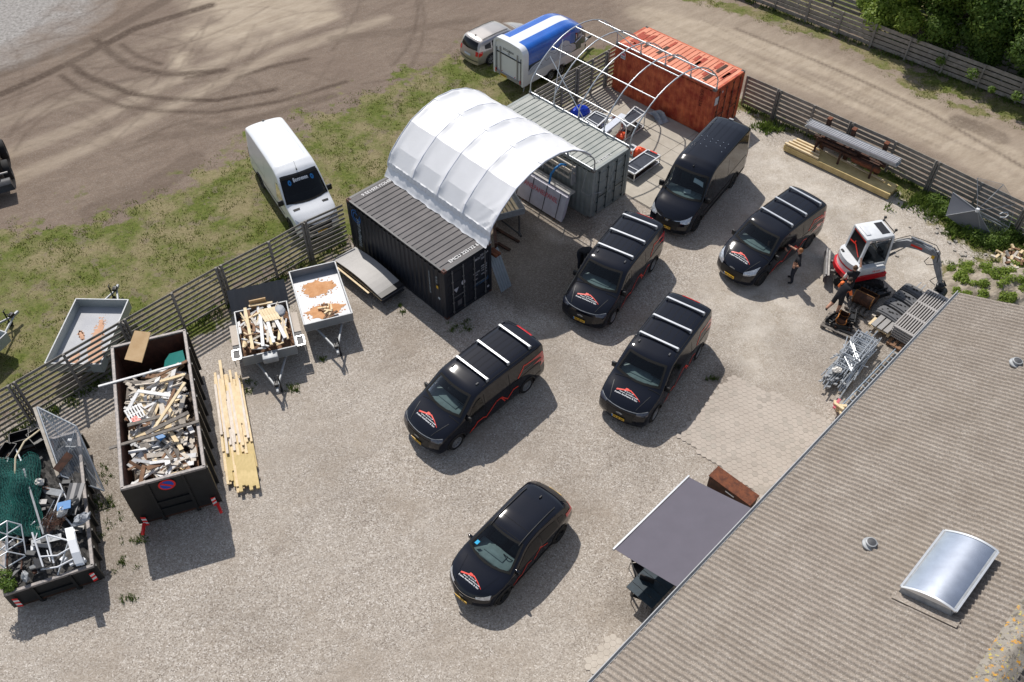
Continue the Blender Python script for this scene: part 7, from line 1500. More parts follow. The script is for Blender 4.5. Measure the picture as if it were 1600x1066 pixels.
    # boom in its own vertical plane
    off=Vector((14.32,27.25,0)); F0=Vector((15.05,27.52,0)); T0=Vector((17.30,25.80,0)); e_=(T0-F0).normalized(); pl=lambda s,z: F0+e_*s+Vector((0,0,z))-off; sd_=Vector((-e_.y,e_.x,0))
    m=MB(); m.beam(Hs@Vector((.5,-.1,.8)),pl(0,.85),.40,.36); m.beam(pl(-.05,.6),pl(-.0,1.35),.26,.30); m.build('swing_post',M['excg'],t)
    def arm(name,pts,m_,w0,hs):
        mb=MB(); 
        for s in(-1,1):
            pass
        top=[];bot=[]
        for i,(s,z) in enumerate(pts):
            a=pts[max(0,i-1)];b=pts[min(len(pts)-1,i+1)]; d=Vector((b[0]-a[0],b[1]-a[1])).normalized(); n=Vector((-d.y,d.x)); h=hs[i]/2; top.append((s+n.x*h,z+n.y*h)); bot.append((s-n.x*h,z-n.y*h))
        G=[[pl(*top[i])+sd_*w0/2,pl(*top[i])-sd_*w0/2,pl(*bot[i])-sd_*w0/2,pl(*bot[i])+sd_*w0/2,pl(*top[i])+sd_*w0/2] for i in range(len(pts))]; mb.grid(G); mb.add(G[0][:4],[(0,1,2,3)]); mb.add(G[-1][:4],[(3,2,1,0)]); return mb.build(name,m_,t)
    arm('boom',[(0,1.15),(.22,1.55),(.50,1.92),(.80,2.13),(1.25,2.20),(1.72,2.16),(1.95,2.10)],M['excg'],.20,[.22,.26,.30,.32,.28,.20,.14])
    arm('stick',[(1.72,2.32),(1.92,2.12),(2.20,1.55),(2.52,.98)],M['excg'],.16,[.12,.26,.20,.13])
    def cyl(a,b): m=MB(); a,b=pl(*a),pl(*b); c=a.lerp(b,.58); m.tubes([a,c],.055,8); m.tubes([c,b],.028,8,1); m.build('cylinder',[M['excg'],M['chrome']],t,smooth=50)
    cyl((.12,.85),(.78,1.86)); cyl((.85,2.42),(1.70,2.40)); cyl((1.95,2.30),(2.50,1.25))
    for k,(o,zz) in enumerate(((.12,.06),(-.12,.08))): m=MB(); m.tubes([pl(s,z+zz)+sd_*o for s,z in ((.05,1.3),(.3,1.9),(.75,2.32),(1.3,2.38),(1.8,2.38),(2.05,2.12),(2.1,1.8))],.015,5); m.build('hydraulic_hose',M['rubber'],t,smooth=60)
    m=MB(); m.tubes([pl(1.75,1.95)+sd_*-.12,pl(1.66,1.72)+sd_*-.16,pl(1.80,1.62)+sd_*-.16,pl(2.02,1.72)+sd_*-.10],.016,5); m.build('hydraulic_hose',M['rubber'],t,smooth=60); m=MB(); m.tubes([pl(2.3,1.2)+sd_*-.1,pl(2.15,.95)+sd_*-.14,pl(2.4,.8)+sd_*-.1],.016,5); m.build('hydraulic_hose',M['rubber'],t,smooth=60)
    m=MB(); m.box((0,0,0),(.12,.004,.16),0,0,Matrix.Translation(pl(1.88,2.02)-sd_*.102)@rotz(math.atan2(e_.y,e_.x))); m.build('yellow_sticker',M['plate'],t)
    m=MB(); m.beam(pl(.95,2.17)-sd_*.103,pl(1.4,2.17)-sd_*.103,.10,.006,0,sd_); m.build('red_decal',M['redv'],t)
    m=MB(); m.lathe([(.12,-.08),(.17,-.05),(.17,.05),(.12,.08),(0,.08)],14,0,Matrix.Translation(pl(2.58,.84))); m.box((0,0,0),(.34,.26,.12),math.atan2(e_.y,e_.x),0,Matrix.Translation(pl(2.60,.70)),.03); m.tubes([pl(2.45,1.0),pl(2.62,1.1),pl(2.78,.9)],.03,6); m.build('tilt_rotator',M['steel'],t,smooth=40)
    m=MB(); G=[]
    for i in range(9): a=R(200)-R(210)*i/8; G.append([pl(2.66+.26*math.cos(a),.40+.24*math.sin(a)*1.0)+sd_*w_ for w_ in(-.28,.28)])
    m.grid(G)
    for w_ in(-.28,.28): m.add([g[0 if w_<0 else 1] for g in G],[tuple(range(9))])
    m.build('bucket',M['steel'],t,smooth=50)
excavator()
# ------------------------------------------------------------------ buckets and attachments
def bucket(name,label,loc,rz,w,r,m,tilt=0):
    t=thing(name,label,'bucket',loc,rz); T=Matrix.Rotation(tilt,4,'Y'); mb=MB(); G=[]
    for i in range(15): a=R(-200)+R(235)*i/14; G.append([T@Vector((r*math.cos(a),y,r+r*math.sin(a)*.95)) for y in (-w/2,-w/4,0,w/4,w/2)])
    mb.grid(G); mb.build('shell',M['rustd'],t,smooth=60)
    for y in(-w/2,w/2): mb=MB(); mb.add([g[0 if y<0 else 4] for g in G],[tuple(range(15))]); mb.build('cheek',M['rustd'],t)
    mb=MB()
    for k in range(5): y=-w/2+.06+(w-.12)*k/4; p=Vector((r*math.cos(R(35)),y,r+r*math.sin(R(35))*.95)); mb.beam(T@p,T@(p+Vector((.02,0,.14))),.05,.03)
    mb.builds('tooth',M['steel'],t)
    mb=MB(); mb.tubes([g[0]*1.0 for g in G],.022,6); mb.tubes([g[4]*1.0 for g in G],.022,6); mb.tubes(G[0],.02,6); mb.tubes(G[-1],.02,6); mb.build('rim',m,t,smooth=60)
q=at(1345,478,.12); bucket('excavator_bucket','wide round open bucket with a rusty yellow rim beside the excavator track',tuple(q),R(50),.75,.42,mat('worn_yellow',(.10,.045,.015),.7,.2,.0,4,.1,30,c2=(.36,.17,.05)),R(35))
q=at(1313,500,.30); bucket('excavator_bucket','orange rusty bucket lying on the black attachments under the stepping man',tuple(q),R(-30),.5,.20,mat('orange_rust',(.30,.10,.02),.7,.1,.0,6,c2=(.55,.22,.05)),R(15))
def attachments():
    rg=random.Random(9)
    for k,(px,py,lab,a) in enumerate(((1302,500,'black toothed grab arm lying at the left of the rusty attachments',40),(1315,512,'black quick hitch frame lying on the wooden pallet nearest the scaffold tubes',-20),(1330,498,'dark auger drive lying between the two buckets',70),(1375,462,'black hitch block on the ground right behind the round bucket',20),(1362,458,'small black steel bracket behind the round bucket',60))):
        t=thing('steel_attachment',lab,'attachment',tuple(at(px,py,.12)),R(a))
        m=MB(); m.box((0,-.12,.12),(.75,.04,.22),0,0,None,.01); m.box((0,.12,.12),(.75,.04,.22),0,0,None,.01); m.build('side_plate',M['steel'],t)
        m=MB(); m.tubes([(-.25,-.2,.12),(-.25,.2,.12)],.04,8); m.tubes([(.25,-.2,.16),(.25,.2,.16)],.04,8); m.box((0,0,.10),(.3,.22,.10),0,0,None,.02); m.build('cross_pin',M['steel'] if k!=1 else M['rustd'],t)
        if k in(0,2):
            m=MB()
            for j in range(6): m.add([(-.38+.14*j,-.15,.1),(-.31+.14*j,-.30,.04),(-.26+.14*j,-.15,.1),(-.31+.14*j,-.15,.2)],[(0,1,3),(1,2,3),(0,2,1)])
            m.builds('tooth',M['steel'],t)
def pallet(label,loc,rz,L=1.2,W_=.8,m=None,group='wooden pallets by the roof edge',slats=5):
    t=thing('wooden_pallet',label,'pallet',loc,rz,group)
    for k in range(slats): b=MB(); b.box((0,-W_/2+.05+(W_-.1)*k/(slats-1),.134),(L,.11,.022)); b.build('deck_board',m or M['woodo'],t)
    for x in(-L/2+.06,0,L/2-.06): b=MB(); b.box((x,0,.112),(.12,W_,.022)); b.build('stringer',m or M['woodo'],t)
    for x in(-L/2+.06,0,L/2-.06):
        for y in(-W_/2+.05,0,W_/2-.05): b=MB(); b.box((x,y,.055),(.10,.10,.09)); b.build('block',m or M['woodo'],t)
    return t
attachments()
q=at(1312,512,0); pallet('weathered pallet under the black quick hitch and attachments',tuple(q),R(-35),1.3,.9)
q=at(1345,478,0); pallet('weathered pallet under the wide round bucket',tuple(q),R(50),1.2,.9)
# black moulded blocks, slotted grids, boards
def moulded_blocks():
    base=COR
    for k in range(4):
        c=at(*((1429,456),(1417,467),(1404,479),(1391,491))[k],.45+.015*(k%2)); t=thing('moulded_block','black moulded plastic block with holes, number %s from the excavator end of the row'%('one two three four'.split()[k]),'plastic block',tuple(c),EA+R(90)+R(180)-R(4),'black moulded blocks on pallets'); m=MB(); G=[]
        for i in range(11): x=-.50+1.0*i/10; z=.05*math.cos(PI*(i/10-.5))-(.05 if i in(0,10) else 0); G.append([Vector((x,y,z+(.05 if abs(y)<.18 else 0))) for y in(-.25,-.19,-.17,.17,.19,.25)])
        m.grid(G); m.grid([[p-Vector((0,0,.10)) for p in r][::-1] for r in G]); 
        for y in(-.25,.25): m.grid([[Vector((g[0].x,y,g[0].z)),Vector((g[0].x,y,g[0].z-.16))] for g in G])
        m.build('shell',mat('moulded_grey',(.11,.112,.118),.7,0,.2,5),t)
        for i,x in enumerate((-.33,-.20,-.05,.05,.20,.34)): h=MB(); h.box((x,(-.08,.09,-.02,.02,.09,-.08)[i],.055+.05*math.cos(PI*x)),(.09 if i in(2,3) else .06,.07 if i in (2,3) else .045,.03),0,0,None,.008); h.build('hole',M['gap'],t)
    for k in range(3): q=at(*((1424,464),(1407,481),(1388,499))[k],.2); q.z=.14; pallet('pale pallet below the row of black moulded blocks, %s of three'%('first','second','third')[k],tuple(q),EA+R(90)-R(4),1.1,.72,M['woodp'])
    for k in range(3): plank('paving_slab','pale grey slab plank at the near end of the moulded blocks','slab','pale slabs at the end of the moulded blocks',M['grey'],at(1384+9.5*k,491+5*k,.42),at(1364+9.5*k,509+5*k,.42),.20,.05)
    q=at(1383,506,.2); q.z=.14; pallet('light timber pallet under the three pale slabs',tuple(q),EA,1.1,.9,M['wood'])
    for s in(0,1): p=at(1431+7*s,450+4*s,.42); plank('steel_prong','thin steel prong sticking out beyond the moulded blocks','prong','prongs beyond the moulded blocks',M['zinc'],p,p-ED*-.45,.04,.03)
    # slotted grids stacked
    for lv in range(5):
        t=thing('slotted_grid',('topmost pale grey slotted floor grid at the roof edge','slotted floor grid just below the topmost one','third slotted floor grid of the stack at the roof edge','fourth slotted floor grid of the stack at the roof edge','lowest slotted floor grid of the stack at the roof edge')[lv],'floor grid',tuple(at(1443,490,.72)+Vector((0,0,-.12*lv))),EA,'slotted floor grids'); L,W_=2.75,1.0; m=MB()
        for k in range(11):
            y=-W_/2+W_*k/10; m.box((0,y,0),(L,.045,.07))
        for x in(-L/2,-L/6,L/6,L/2): m.box((x,0,-.005),(.12,W_,.06))
        if lv==4: m.box((0,0,-.06),(L-.1,W_-.06,.02),0,1)
        m.build('bars',mat('pale_plastic_grid',(.38,.36,.345),.6,0,.08,3) if lv<4 else [mat('pale_plastic_grid',(.34,.33,.31)),M['gap']],t)
    for k in range(3): q=COR+bp(-1.9+1.05*k,-.8,0); pallet('brown pallet under the slotted grids, %s of three'%('first','second','third')[k],tuple(q),EA,1.0,1.0,M['woodb'])
moulded_blocks()
def scaffold():
    rg=random.Random(21); C=COR+bp(2.75,-1.72,0); ang=EA+R(4); T=Matrix.Translation(C)@rotz(ang)
    for k in range(110):
        l=rg.uniform(1.0,1.6) if rg.random()<.6 else rg.uniform(.4,.8); a=rg.gauss(0,.06) if rg.random()<.78 else rg.uniform(-1.5,1.5); y=rg.uniform(-.46,.46)*(1 if abs(a)<.5 else .5); x=rg.uniform(-.35,.35) if l>1 else rg.uniform(-.2,1.4); z=.12+.45*rg.random()*(1-abs(y)/.9)
        d=Vector((math.cos(a),math.sin(a),rg.gauss(0,.02)))*l
        if abs(d.y)>.3: d=d*min(.45,.45/abs(d.y)) if abs(d.y)>.45 else d*.8
        p=T@(Vector((x,y,z))-d); q=T@(Vector((x,y,z))+d); mb=MB(); c=(p+q)/2; mb.tubes([p-c,q-c],.025,7); o=mb.build('scaffold_tube',M['tube'],loc=c); tag(o,'galvanised scaffold tube in the loose heap by the roof edge','tube','scaffold tube heap')
    for k in range(7):
        f=thing('scaffold_section','galvanised scaffold frame lying on the tube heap','frame',tuple(T@Vector((.25+rg.uniform(-.3,.5),rg.uniform(-.12,.12),.50+.035*k))),ang+rg.gauss(0,.12),'scaffold frames on the heap'); L,W_=1.5,.62; m=MB()
        for y in(-W_/2,W_/2): m.tubes([(-L/2,y,0),(L/2,y,0)],.022,6)
        for x in(-.7,-.35,0,.35,.7): m.tubes([(x,-W_/2,0),(x,W_/2,0)],.018,6)
        m.tubes([(-.7,-W_/2,0),(-.0,W_/2,0)],.014,5); m.build('welded_tubes',M['tube'],f,smooth=60)
    for k in range(14): p=T@Vector((-1.35+rg.gauss(0,.15),rg.uniform(-.4,.4),.35+.1*rg.random())); mb=MB(); mb.box((0,0,0),(.10,.07,.07),rg.uniform(0,3),0,None,.012); mb.tubes([(-.08,0,0),(.08,0,.02)],.02,6); o=mb.build('scaffold_coupler',M['zinc'],loc=p); tag(o,'small scaffold coupler at the near end of the tube heap','coupler','scaffold couplers')
    m=MB(); G=[]
    for i in range(9):
        th=PI*i/8*.6; G.append([Vector((.27*math.sin(th)*math.cos(2*PI*j/14)*(1+.25*rg.random()),.2*math.sin(th)*math.sin(2*PI*j/14)*(1+.25*rg.random()),.12*math.cos(th))) for j in range(15)])
    m.v=[]; m.f=[]; m.m=[]; m.grid([[p*.62+Vector((0,0,rg.uniform(-.03,.03))) for p in r] for r in G]); o=m.build('white_cloth',M['whites'],loc=T@Vector((-.95,.12,.58))); tag(o,'crumpled white cloth lying on the near end of the scaffold heap','cloth')
    for y in(-.45,.1): plank('bearer','dark bearer under the scaffold tube heap','bearer','bearers under the scaffold heap',M['woodo'],T@Vector((y*2,-.5,.05)),T@Vector((y*2,.5,.05)),.1,.1)
    for k in range(3):
        C2=COR+bp(2.75+.12*k,-.72+.22*k,.14+.10*k); l=thing('aluminium_ladder',('lowest aluminium ladder along the gutter side of the yard','middle aluminium ladder along the gutter side of the yard','top aluminium ladder, closest under the gutter')[k],'ladder',tuple(C2),EA,'ladders along the gutter'); L=3.9-.2*k
        for y in(-.15,.15): m=MB(); m.beam((-L/2,y,0),(L/2,y,0),.03,.075); m.build('rail',M['bar'] if 0 else mat('ladder_alu',(.42,.50,.58),.4,.5,.08,5),l)
        for i in range(13): m=MB(); x=-L/2+.2+(L-.4)*i/12; m.tubes([(x,-.15,0),(x,.15,0)],.016,6); m.build('rung',mat('ladder_alu',(.42,.50,.58)),l)
    for k in range(9): plank('timber_offcut','small timber offcut below the gutter at the ladder ends','offcut','offcuts by the ladders',M[rg.choice(['wood','woodb','pink','wood'])],COR+bp(4.75+rg.gauss(0,.12),-.95+rg.gauss(0,.15),.1+.08*k*.5),COR+bp(5.0+rg.gauss(0,.1),-.85+rg.gauss(0,.15),.1+.08*k*.5),.10,.06)
scaffold()
# ------------------------------------------------------------------ steel rack, beams and treated timber
def rack():
    p0=at(1263,191,1.5);p1=at(1406.6,254,1.5); u=(p1-p0).normalized(); h=math.atan2(u.y,u.x); L=(p1-p0).length; c=(p0+p1)/2; n=Vector((u.y,-u.x,0))
    if n.y>0: n=-n
    t=thing('steel_rack','rusty brown steel rack by the grey board fence, carrying a long grey bundle','rack',(c.x,c.y,0),h); ny=-1
    for x in(-1.5,-.25,1.35):
        m=MB(); m.beam((x,.42,0),(x,.42,1.85),.24,.16,0,(1,0,0)); m.box((x,.42,1.87),(.20,.26,.03),0,1); m.build('upright',[M['rustd'],M['rust']],t)
        m=MB(); m.beam((x,.42,1.32),(x,-.25,1.32),.08,.10); m.beam((x,.42,.75),(x,-.42,.75),.08,.10); m.beam((x,.5,.06),(x,-.75,.06),.12,.12); m.beam((x,-.40,.06),(x,-.36,1.0),.08,.08); m.build('rack_arm',M['rustd'],t)
    def B(x0,x1,y,z,w,hh,mm,lab,nm='steel_beam',ct='beam',gr=None):
        T=Matrix.Translation((c.x,c.y,0))@rotz(h); return plank(nm,lab,ct,gr,mm,T@Vector((x0,y,z)),T@Vector((x1,y,z)),w,hh)
    for k in range(3): B(-L/2+.05*k,L/2-.04*k,-.08,1.42+.065*k,.46,.06,M['zinc'] if k<2 else mat('pale_galvanised_sheet',(.46,.46,.50),.5,.4,.08,3),('lowest of the long grey sheets on the steel rack','middle of the long grey sheets on the steel rack','long grey sheet on top of the steel rack')[k],'metal_sheet','sheet')
    for k in range(4):
        x=-L/2; B(x,L/2,-.26+.12*k,1.635,.03,.03,M['zinc'],'raised rib lying on the top grey sheet of the rack','metal_strip','strip','strips on the grey bundle')
    for k,(x0,x1,y,z,w,hh) in enumerate(((-1.9,1.7,.20,.86,.16,.14),(-1.7,1.5,.02,.86,.12,.12),(-1.3,1.55,-.16,.86,.12,.12),(-1.5,.9,.12,1.0,.14,.12),(.3,1.7,-.32,.86,.14,.16),(-1.6,.4,-.10,1.0,.10,.10))):
        B(x0,x1,y,z,w,hh,M['rust'] if k==4 else M['rustd'],('widest brown steel beam at the back of the rack','brown steel beam second from the back of the rack','brown steel beam in the middle of the lower rack arms','upper brown steel beam at the back of the rack','bright rust red beam at the front right of the rack','thin brown beam lying on the others at the left of the rack')[k])
    T=Matrix.Translation((c.x,c.y,0))@rotz(h); rg=random.Random(2)
    for lay in range(3):
        for k in range(8):
            a_,b_=at(1224,229,.25),at(1388,306,.25); f_=(b_-a_).normalized(); nn_=Vector((-f_.y,f_.x,0)); o_=nn_*(.06+.112*k)+Vector((0,0,.10*lay-.16)); e0=rg.uniform(-.04,.05)+(.8 if k in(3,4) and lay==2 else 0)+(.25 if k>4 else 0); e1=rg.uniform(-.05,.04)
            plank('treated_post','long yellow treated timber in the stack in front of the steel rack','timber','treated timbers by the steel rack',M['woodg'],a_+o_+f_*e0,b_+o_+f_*e1,.105,.09)
    for k in range(4): plank('fresh_post','short fresh timber on top of the yellow timber stack','timber','fresh timbers on the treated stack',M['wood'],a_+nn_*(.75-.22*k)+f_*(.25-.08*k)+Vector((0,0,.16)),a_+nn_*(.75-.22*k)+f_*(1.5+.1*k)+Vector((0,0,.16)),.10,.08)
    plank('fresh_post','long thin fresh batten along the foot of the steel rack','timber',None,M['wood'],a_+nn_*.80+f_*1.9+Vector((0,0,.16)),a_+nn_*.62+f_*4.9+Vector((0,0,.16)),.07,.05)
rack()
# ------------------------------------------------------------------ tipped over parasol by the fence
def parasol():
    u=lambda x,y,z: at(1440+.122*x,270+.122*y,z)
    hub=u(715,480,1.25); K=[u(400,250,1.35),u(310,550,.45),u(770,830,.05),u(930,872,.05),u(1120,700,.6),u(1205,410,1.35),u(1050,150,2.1),u(715,65,2.35)]
    t=thing('tipped_parasol','tipped over grey parasol lying in weeds against the fence, half its cloth see through','parasol',tuple(hub)); o=Vector(t.location); cl=mat('parasol_cloth',(.155,.165,.19),.55,0,.05,2)
    for a,b,m in ((0,1,cl),(1,2,cl),(2,3,cl),(3,4,M['clear']),(4,5,M['clear']),(5,6,M['clear']),(6,7,M['clear'])):
        mb=MB(); G=[]
        for i in range(7):
            r=i/6; G.append([hub.lerp(K[a].lerp(K[b],j/6),r)-o+Vector((0,.0,-.05*math.sin(PI*j/6)*r)) for j in range(7)])
        mb.grid(G); mb.build('cloth_panel' if m is cl else 'film_panel',m,t,smooth=60)
    for k in K: MB().tubes([hub-o,k-o],.016,6).build('rib',M['zinc'],t)
    m=MB(); 
    for i in range(3,7): m.tubes([K[i]-o,K[i+1]-o],.008,5)
    m.build('edge_wire',M['zinc'],t); m=MB(); m.lathe([(.0,-.1),(.07,-.08),(.07,.08),(.0,.1)],12); m.build('hub',M['whitev'],t)
    for dy in(0,.10): m=MB(); m.beam(hub-o+Vector((.1,-.02,-.08-dy)),u(1060,655+dy*500,.25)-o,.06,.05); m.build('mast',M['zinc'],t)
    m=MB(); m.tubes([u(x,y,.9)-o for x,y in ((1000,530),(1040,510),(1100,510),(1110,545),(1070,575),(1005,570))],.03,6); m.build('white_crank',M['white'],t,smooth=60)
parasol()
# ------------------------------------------------------------------ things between the grey and the orange container
def cages():
    def cage(label,P,z,red=False,levels=1):
        Q=[at(860+.1407*x,150+.1407*y,z) for x,y in P]; c=sum(Q,Vector())/4; t=thing('framed_panel_box',label,'framed box',(c.x,c.y,0),0,'white framed boxes with dark covers'); o=Vector((c.x,c.y,0)); pn=MB(); pn.add([q-o-Vector((0,0,.02)) for q in Q],[(0,1,2,3)]); pn.build('dark_cover',mat('dark_film',(.045,.05,.065),.25,0,.2,5),t)
        m=MB()
        for i in range(4): m.beam(Q[i]-o,Q[(i+1)%4]-o,.06,.06)
        for f in(.16,.84): m.beam(Q[0].lerp(Q[3],f)-o,Q[1].lerp(Q[2],f)-o,.04,.05)
        m.build('top_frame',M['bar'],t)
        for q in Q: m=MB(); m.beam(q-o,Vector((q.x,q.y,0.02))-o,.05,.05,0,(1,0,0)); m.build('leg',M['bar'],t)
        m=MB()
        for i in range(4): a,b=Vector((Q[i].x,Q[i].y,.08)),Vector((Q[(i+1)%4].x,Q[(i+1)%4].y,.08)); m.beam(a-o,b-o,.05,.05)
        m.build('bottom_frame',M['bar'],t); m=MB(); m.add([Vector((q.x,q.y,.06))*1.0-o if 0 else Vector((q.x,q.y,.06))-o for q in Q],[(0,1,2,3)]); m.build('base_sheet',M['blk'],t)
        if red: m=MB(); m.beam(Q[0].lerp(Q[1],.2)-o+Vector((0,0,.035)),Q[0].lerp(Q[1],.75)-o+Vector((0,0,.035)),.07,.01); m.build('red_strip',M['redv'],t)
    cage('white framed box with dark cover nearest the parked high roof van',[(1080,600),(1220,665),(935,872),(795,795)],.45,True)
    cage('white framed box with dark cover standing next to the blue tarpaulin',[(505,172),(640,230),(515,345),(385,265)],.55)
    cage('taller white framed box beside the grey sheet at the orange container',[(940,120),(1055,190),(845,345),(785,275)],.85)
    cage('white framed box mostly hidden behind the corner of the grey container',[(905,540),(955,565),(915,612),(860,580)],.35)
    cage('white framed box under the blue tarpaulin',[(400,150),(460,178),(350,262),(290,225)],.45)
    def blob(name,label,cat_,px,py,z,sx,sy,sz,m,seed,rz=0):
        rg=random.Random(seed); mb=MB(); G=[]; N=14
        for i in range(9):
            th=PI*.5*i/8; G.append([Vector((sx*math.sin(th)*math.cos(2*PI*j/N)*(1+.28*rg.random()),sy*math.sin(th)*math.sin(2*PI*j/N)*(1+.28*rg.random()),sz*math.cos(th)*(1+.2*rg.random()))) for j in range(N)])
            G[-1].append(G[-1][0])
        mb.grid(G); o=mb.build(name,m,loc=at(px,py,z),rz=rz,smooth=30); tag(o,label,cat_); return o
    blob('blue_tarpaulin','bright blue tarpaulin bunched up behind the grey container','tarpaulin',906,178,.40,.48,.30,.42,M['tarpb'],3,.4)
    blob('orange_bag','crumpled orange bag beside the framed box nearest the van','bag',999,241,.05,.36,.25,.34,M['oran'],4); blob('orange_bag','small orange sheet half under the clear film','bag',971,213,.05,.22,.25,.2,M['oran'],5)
    blob('clear_film','heap of clear plastic film behind the grey container','film',957,200,.02,.62,.50,.45,M['clear'],6,.7)
    m=MB(); G=[]; Pq=[at(1012,176,.1),at(1031,172,.45),at(1048,190,.03),at(1030,196,.03)]; rg=random.Random(8)
    for i in range(9): G.append([Pq[0].lerp(Pq[3],i/8).lerp(Pq[1].lerp(Pq[2],i/8),j/12)+Vector((0,0,.10*math.sin(j*1.1+i*.5)*math.sin(PI*i/8)+rg.uniform(0,.03))) for j in range(13)])
    m.grid(G); o=m.build('grey_sheet_cover',M['tarpg']); tag(o,'crumpled pale grey plastic sheet lying in front of the orange container','sheet')
    a,b=at(943,206,.62),at(975,180,.62); m=MB(); c=(a+b)/2; m.beam(a-c,b-c,.34,.10); tag(m.build('packed_beam',mat('pale_package',(.56,.60,.68),.5,0,.05),loc=c),'long pale wrapped package lying between two framed boxes','package')
cages()
# ------------------------------------------------------------------ things under the tent
def under_tent():
    a,b=at(915,316,1.45),at(820,250,1.45); 
    gS=Vector((-.9195,35.1133,0)); gu3=Vector((gu[0],gu[1],0)); gn3=Vector((gn_[0],gn_[1],0))
    t=thing('wrapped_panel_stack','foil wrapped insulation panels with faded red print leaning by the grey container','panels',tuple(gS+gu3*3.05-gn3*.55)); 
    def Q(x,y,z): return gu3*x+gn3*y+Vector((0,0,z))
    for k in range(4): m=MB(); m.beam(Q(-2.4,-.42+.10*k,.70),Q(2.35-.04*k,-.42+.10*k,.70),.085,1.22,0,Q(0,.28,1)); m.build('panel',M['insul'],t)
    m=MB(); m.beam(Q(-2.42,.02,1.37),Q(2.40,.02,1.37),.36,.03); m.build('foil_top',M['grey'],t)
    m=MB(); N=Q(0,-.96,.27); up=Q(0,.27,.96)
    for x in(-1.9,-1.2,-.5,.2,.9,1.6): 
        for r_ in range(2): add_text(m,'KINGSPAN' if 0 else 'PANEL',.30,Q(x,-.475+(.8-.35*r_)*.05,.95-.42*r_)+N*.05,gu3,up,0,.8,'CENTER',.02)
    m.build('faded_print',M['pink'],t)
    for x in(-2.,-1.2,-.4,.4,1.2,2.0): m=MB(); m.beam(Q(x,-.635,.12),Q(x,-.31,1.34),.02,.02); m.build('strap',M['trim'],t)
    for x in(-1.6,0,1.9): plank('timber_block','small timber block under the wrapped insulation panels','block','blocks under the wrapped panels',M['woodb'],t.location+Q(x,-.6,.05),t.location+Q(x,.1,.05),.10,.10)
    # ladders hung on the grey container side
    for k,(z,lab) in enumerate(((2.15,'long ladder hanging highest on the side of the grey container'),(1.75,'lower ladder hanging on the side of the grey container'))):
        l=thing('wall_ladder',lab,'ladder',tuple(gS+gu3*3.3-gn3*.22+Vector((0,0,z))),0,'ladders on the grey container'); 
        for dz in(0,.30): m=MB(); m.beam(Q(-2.3,0,dz),Q(1.9-.3*k,0,dz),.05,.07); m.build('rail',M['woodp'],l)
        for i in range(12): m=MB(); x=-2.1+.34*i; m.tubes([Q(x,0,0),Q(x,0,.30)],.015,5); m.build('rung',M['zinc'],l)
    for x in(.9,3.4,5.1): m=MB(); m.box((0,0,0),(.05,.28,.9)); o=m.build('wall_bracket',M['zinc'],loc=gS+gu3*x-gn3*.16+Vector((0,0,1.95)),rz=GA); tag(o,'steel bracket carrying the ladders on the grey container side','bracket','ladder brackets')
    m=MB(); p=[at(884,258,2.3),at(876,257,2.45),at(868,263,2.35),at(861,272,2.1),at(858,287,1.7)]; m.tubes(p,.05,7); tag(m.build('blue_strap',M['blueh'],smooth=60),'thick blue strap hanging down in front of the wrapped panels','strap')
    m=MB(); g=bpy.data.objects['wall_ladder'].location; m.tubes([gS+gu3*5.75-gn3*.10+Vector((0,0,2.45)),gS+gu3*5.7-gn3*.3+Vector((0,0,1.5)),gS+gu3*5.95-gn3*.15+Vector((0,0,1.35)),gS+gu3*6.2+gn3*.5+Vector((0,0,1.3))],.014,5); tag(m.build('loose_cable',M['zinc'],smooth=60),'loose pale cable at the corner of the grey container','cable')
    # lumber trailer under the tent
    c=at(806,317,.7); t2_=thing('flat_trailer','low grey trailer with timber half hidden under the white tent','trailer',(c.x-.65,c.y+.2,0),R(-68)); m=MB(); m.box((0,0,.62),(2.3,1.3,.05)); m.build('floor',M['zinc'],t2_)
    for y in(-.65,.65): m=MB(); m.box((0,y,.78),(2.3,.03,.3)); m.build('side_board',M['zinc'],t2_)
    m=MB(); m.box((1.15,0,.78),(.03,1.3,.3)); m.build('end_board',M['zinc'],t2_)
    for s in(1,-1): wheel(t2_,-.2,s*.78,s,.28,.18,M['rim'],6)
    m=MB(); m.tubes([(1.1,.4,.5),(2.15,.02,.48)],.035,6); m.tubes([(1.1,-.4,.5),(2.15,-.02,.48)],.035,6); m.box((2.2,0,.5),(.3,.08,.1)); m.tubes([(1.85,.1,.1),(1.85,.1,.8)],.025,6); m.build('drawbar',M['steel'],t2_)
    for k in range(6): T=Matrix.Translation(t2_.location)@rotz(t2_.rotation_euler[2]); plank('pallet_board','yellow board lying on the trailer under the tent','board','boards on the trailer under the tent',M['wood'],T@Vector((-.9,-.5+.18*k,.72+.03*(k%2))),T@Vector((1.0,-.5+.18*k,.72+.03*(k%2))),.13,.03)
    # fork tines and corrugated boards by the dark container door
    f=thing('pallet_forks','pair of dark rusty fork tines lying on the concrete under the tent','forks',tuple(at(775,362,.1))); o=Vector(f.location)
    for a,b in (((775,357),(811,378)),((778,380),(797,391))): m=MB(); m.beam(at(*a,.12)-o,at(*b,.05)-o,.13,.05); m.build('tine',M['rustd'],f)
    m=MB(); m.beam(at(772,352,.12)-o,at(775,385,.35)-o,.12,.3); m.build('carriage',M['rustd'],f)
    dS=Vector((-6.8147,28.9629,0))+Vector((du[0],du[1],0))*6.0+Vector((dn[0],dn[1],0))*2.50; u3=Vector((du[0],du[1],0)); n3=Vector((dn[0],dn[1],0))
    for k in range(5): p=dS+u3*(-.02+.0*k)+n3*(.06+.12*k); plank('grey_plank',('grey profile board leaning against the dark container, %s from it'%('first','second','third','fourth','fifth')[k]),'board',None,mat('blue_grey_board',(.25,.29,.32),.6,0,.08,3),p+Vector((0,0,1.75))-u3*.25,p+u3*.45+n3*.10+Vector((0,0,.03)),.11,.03)
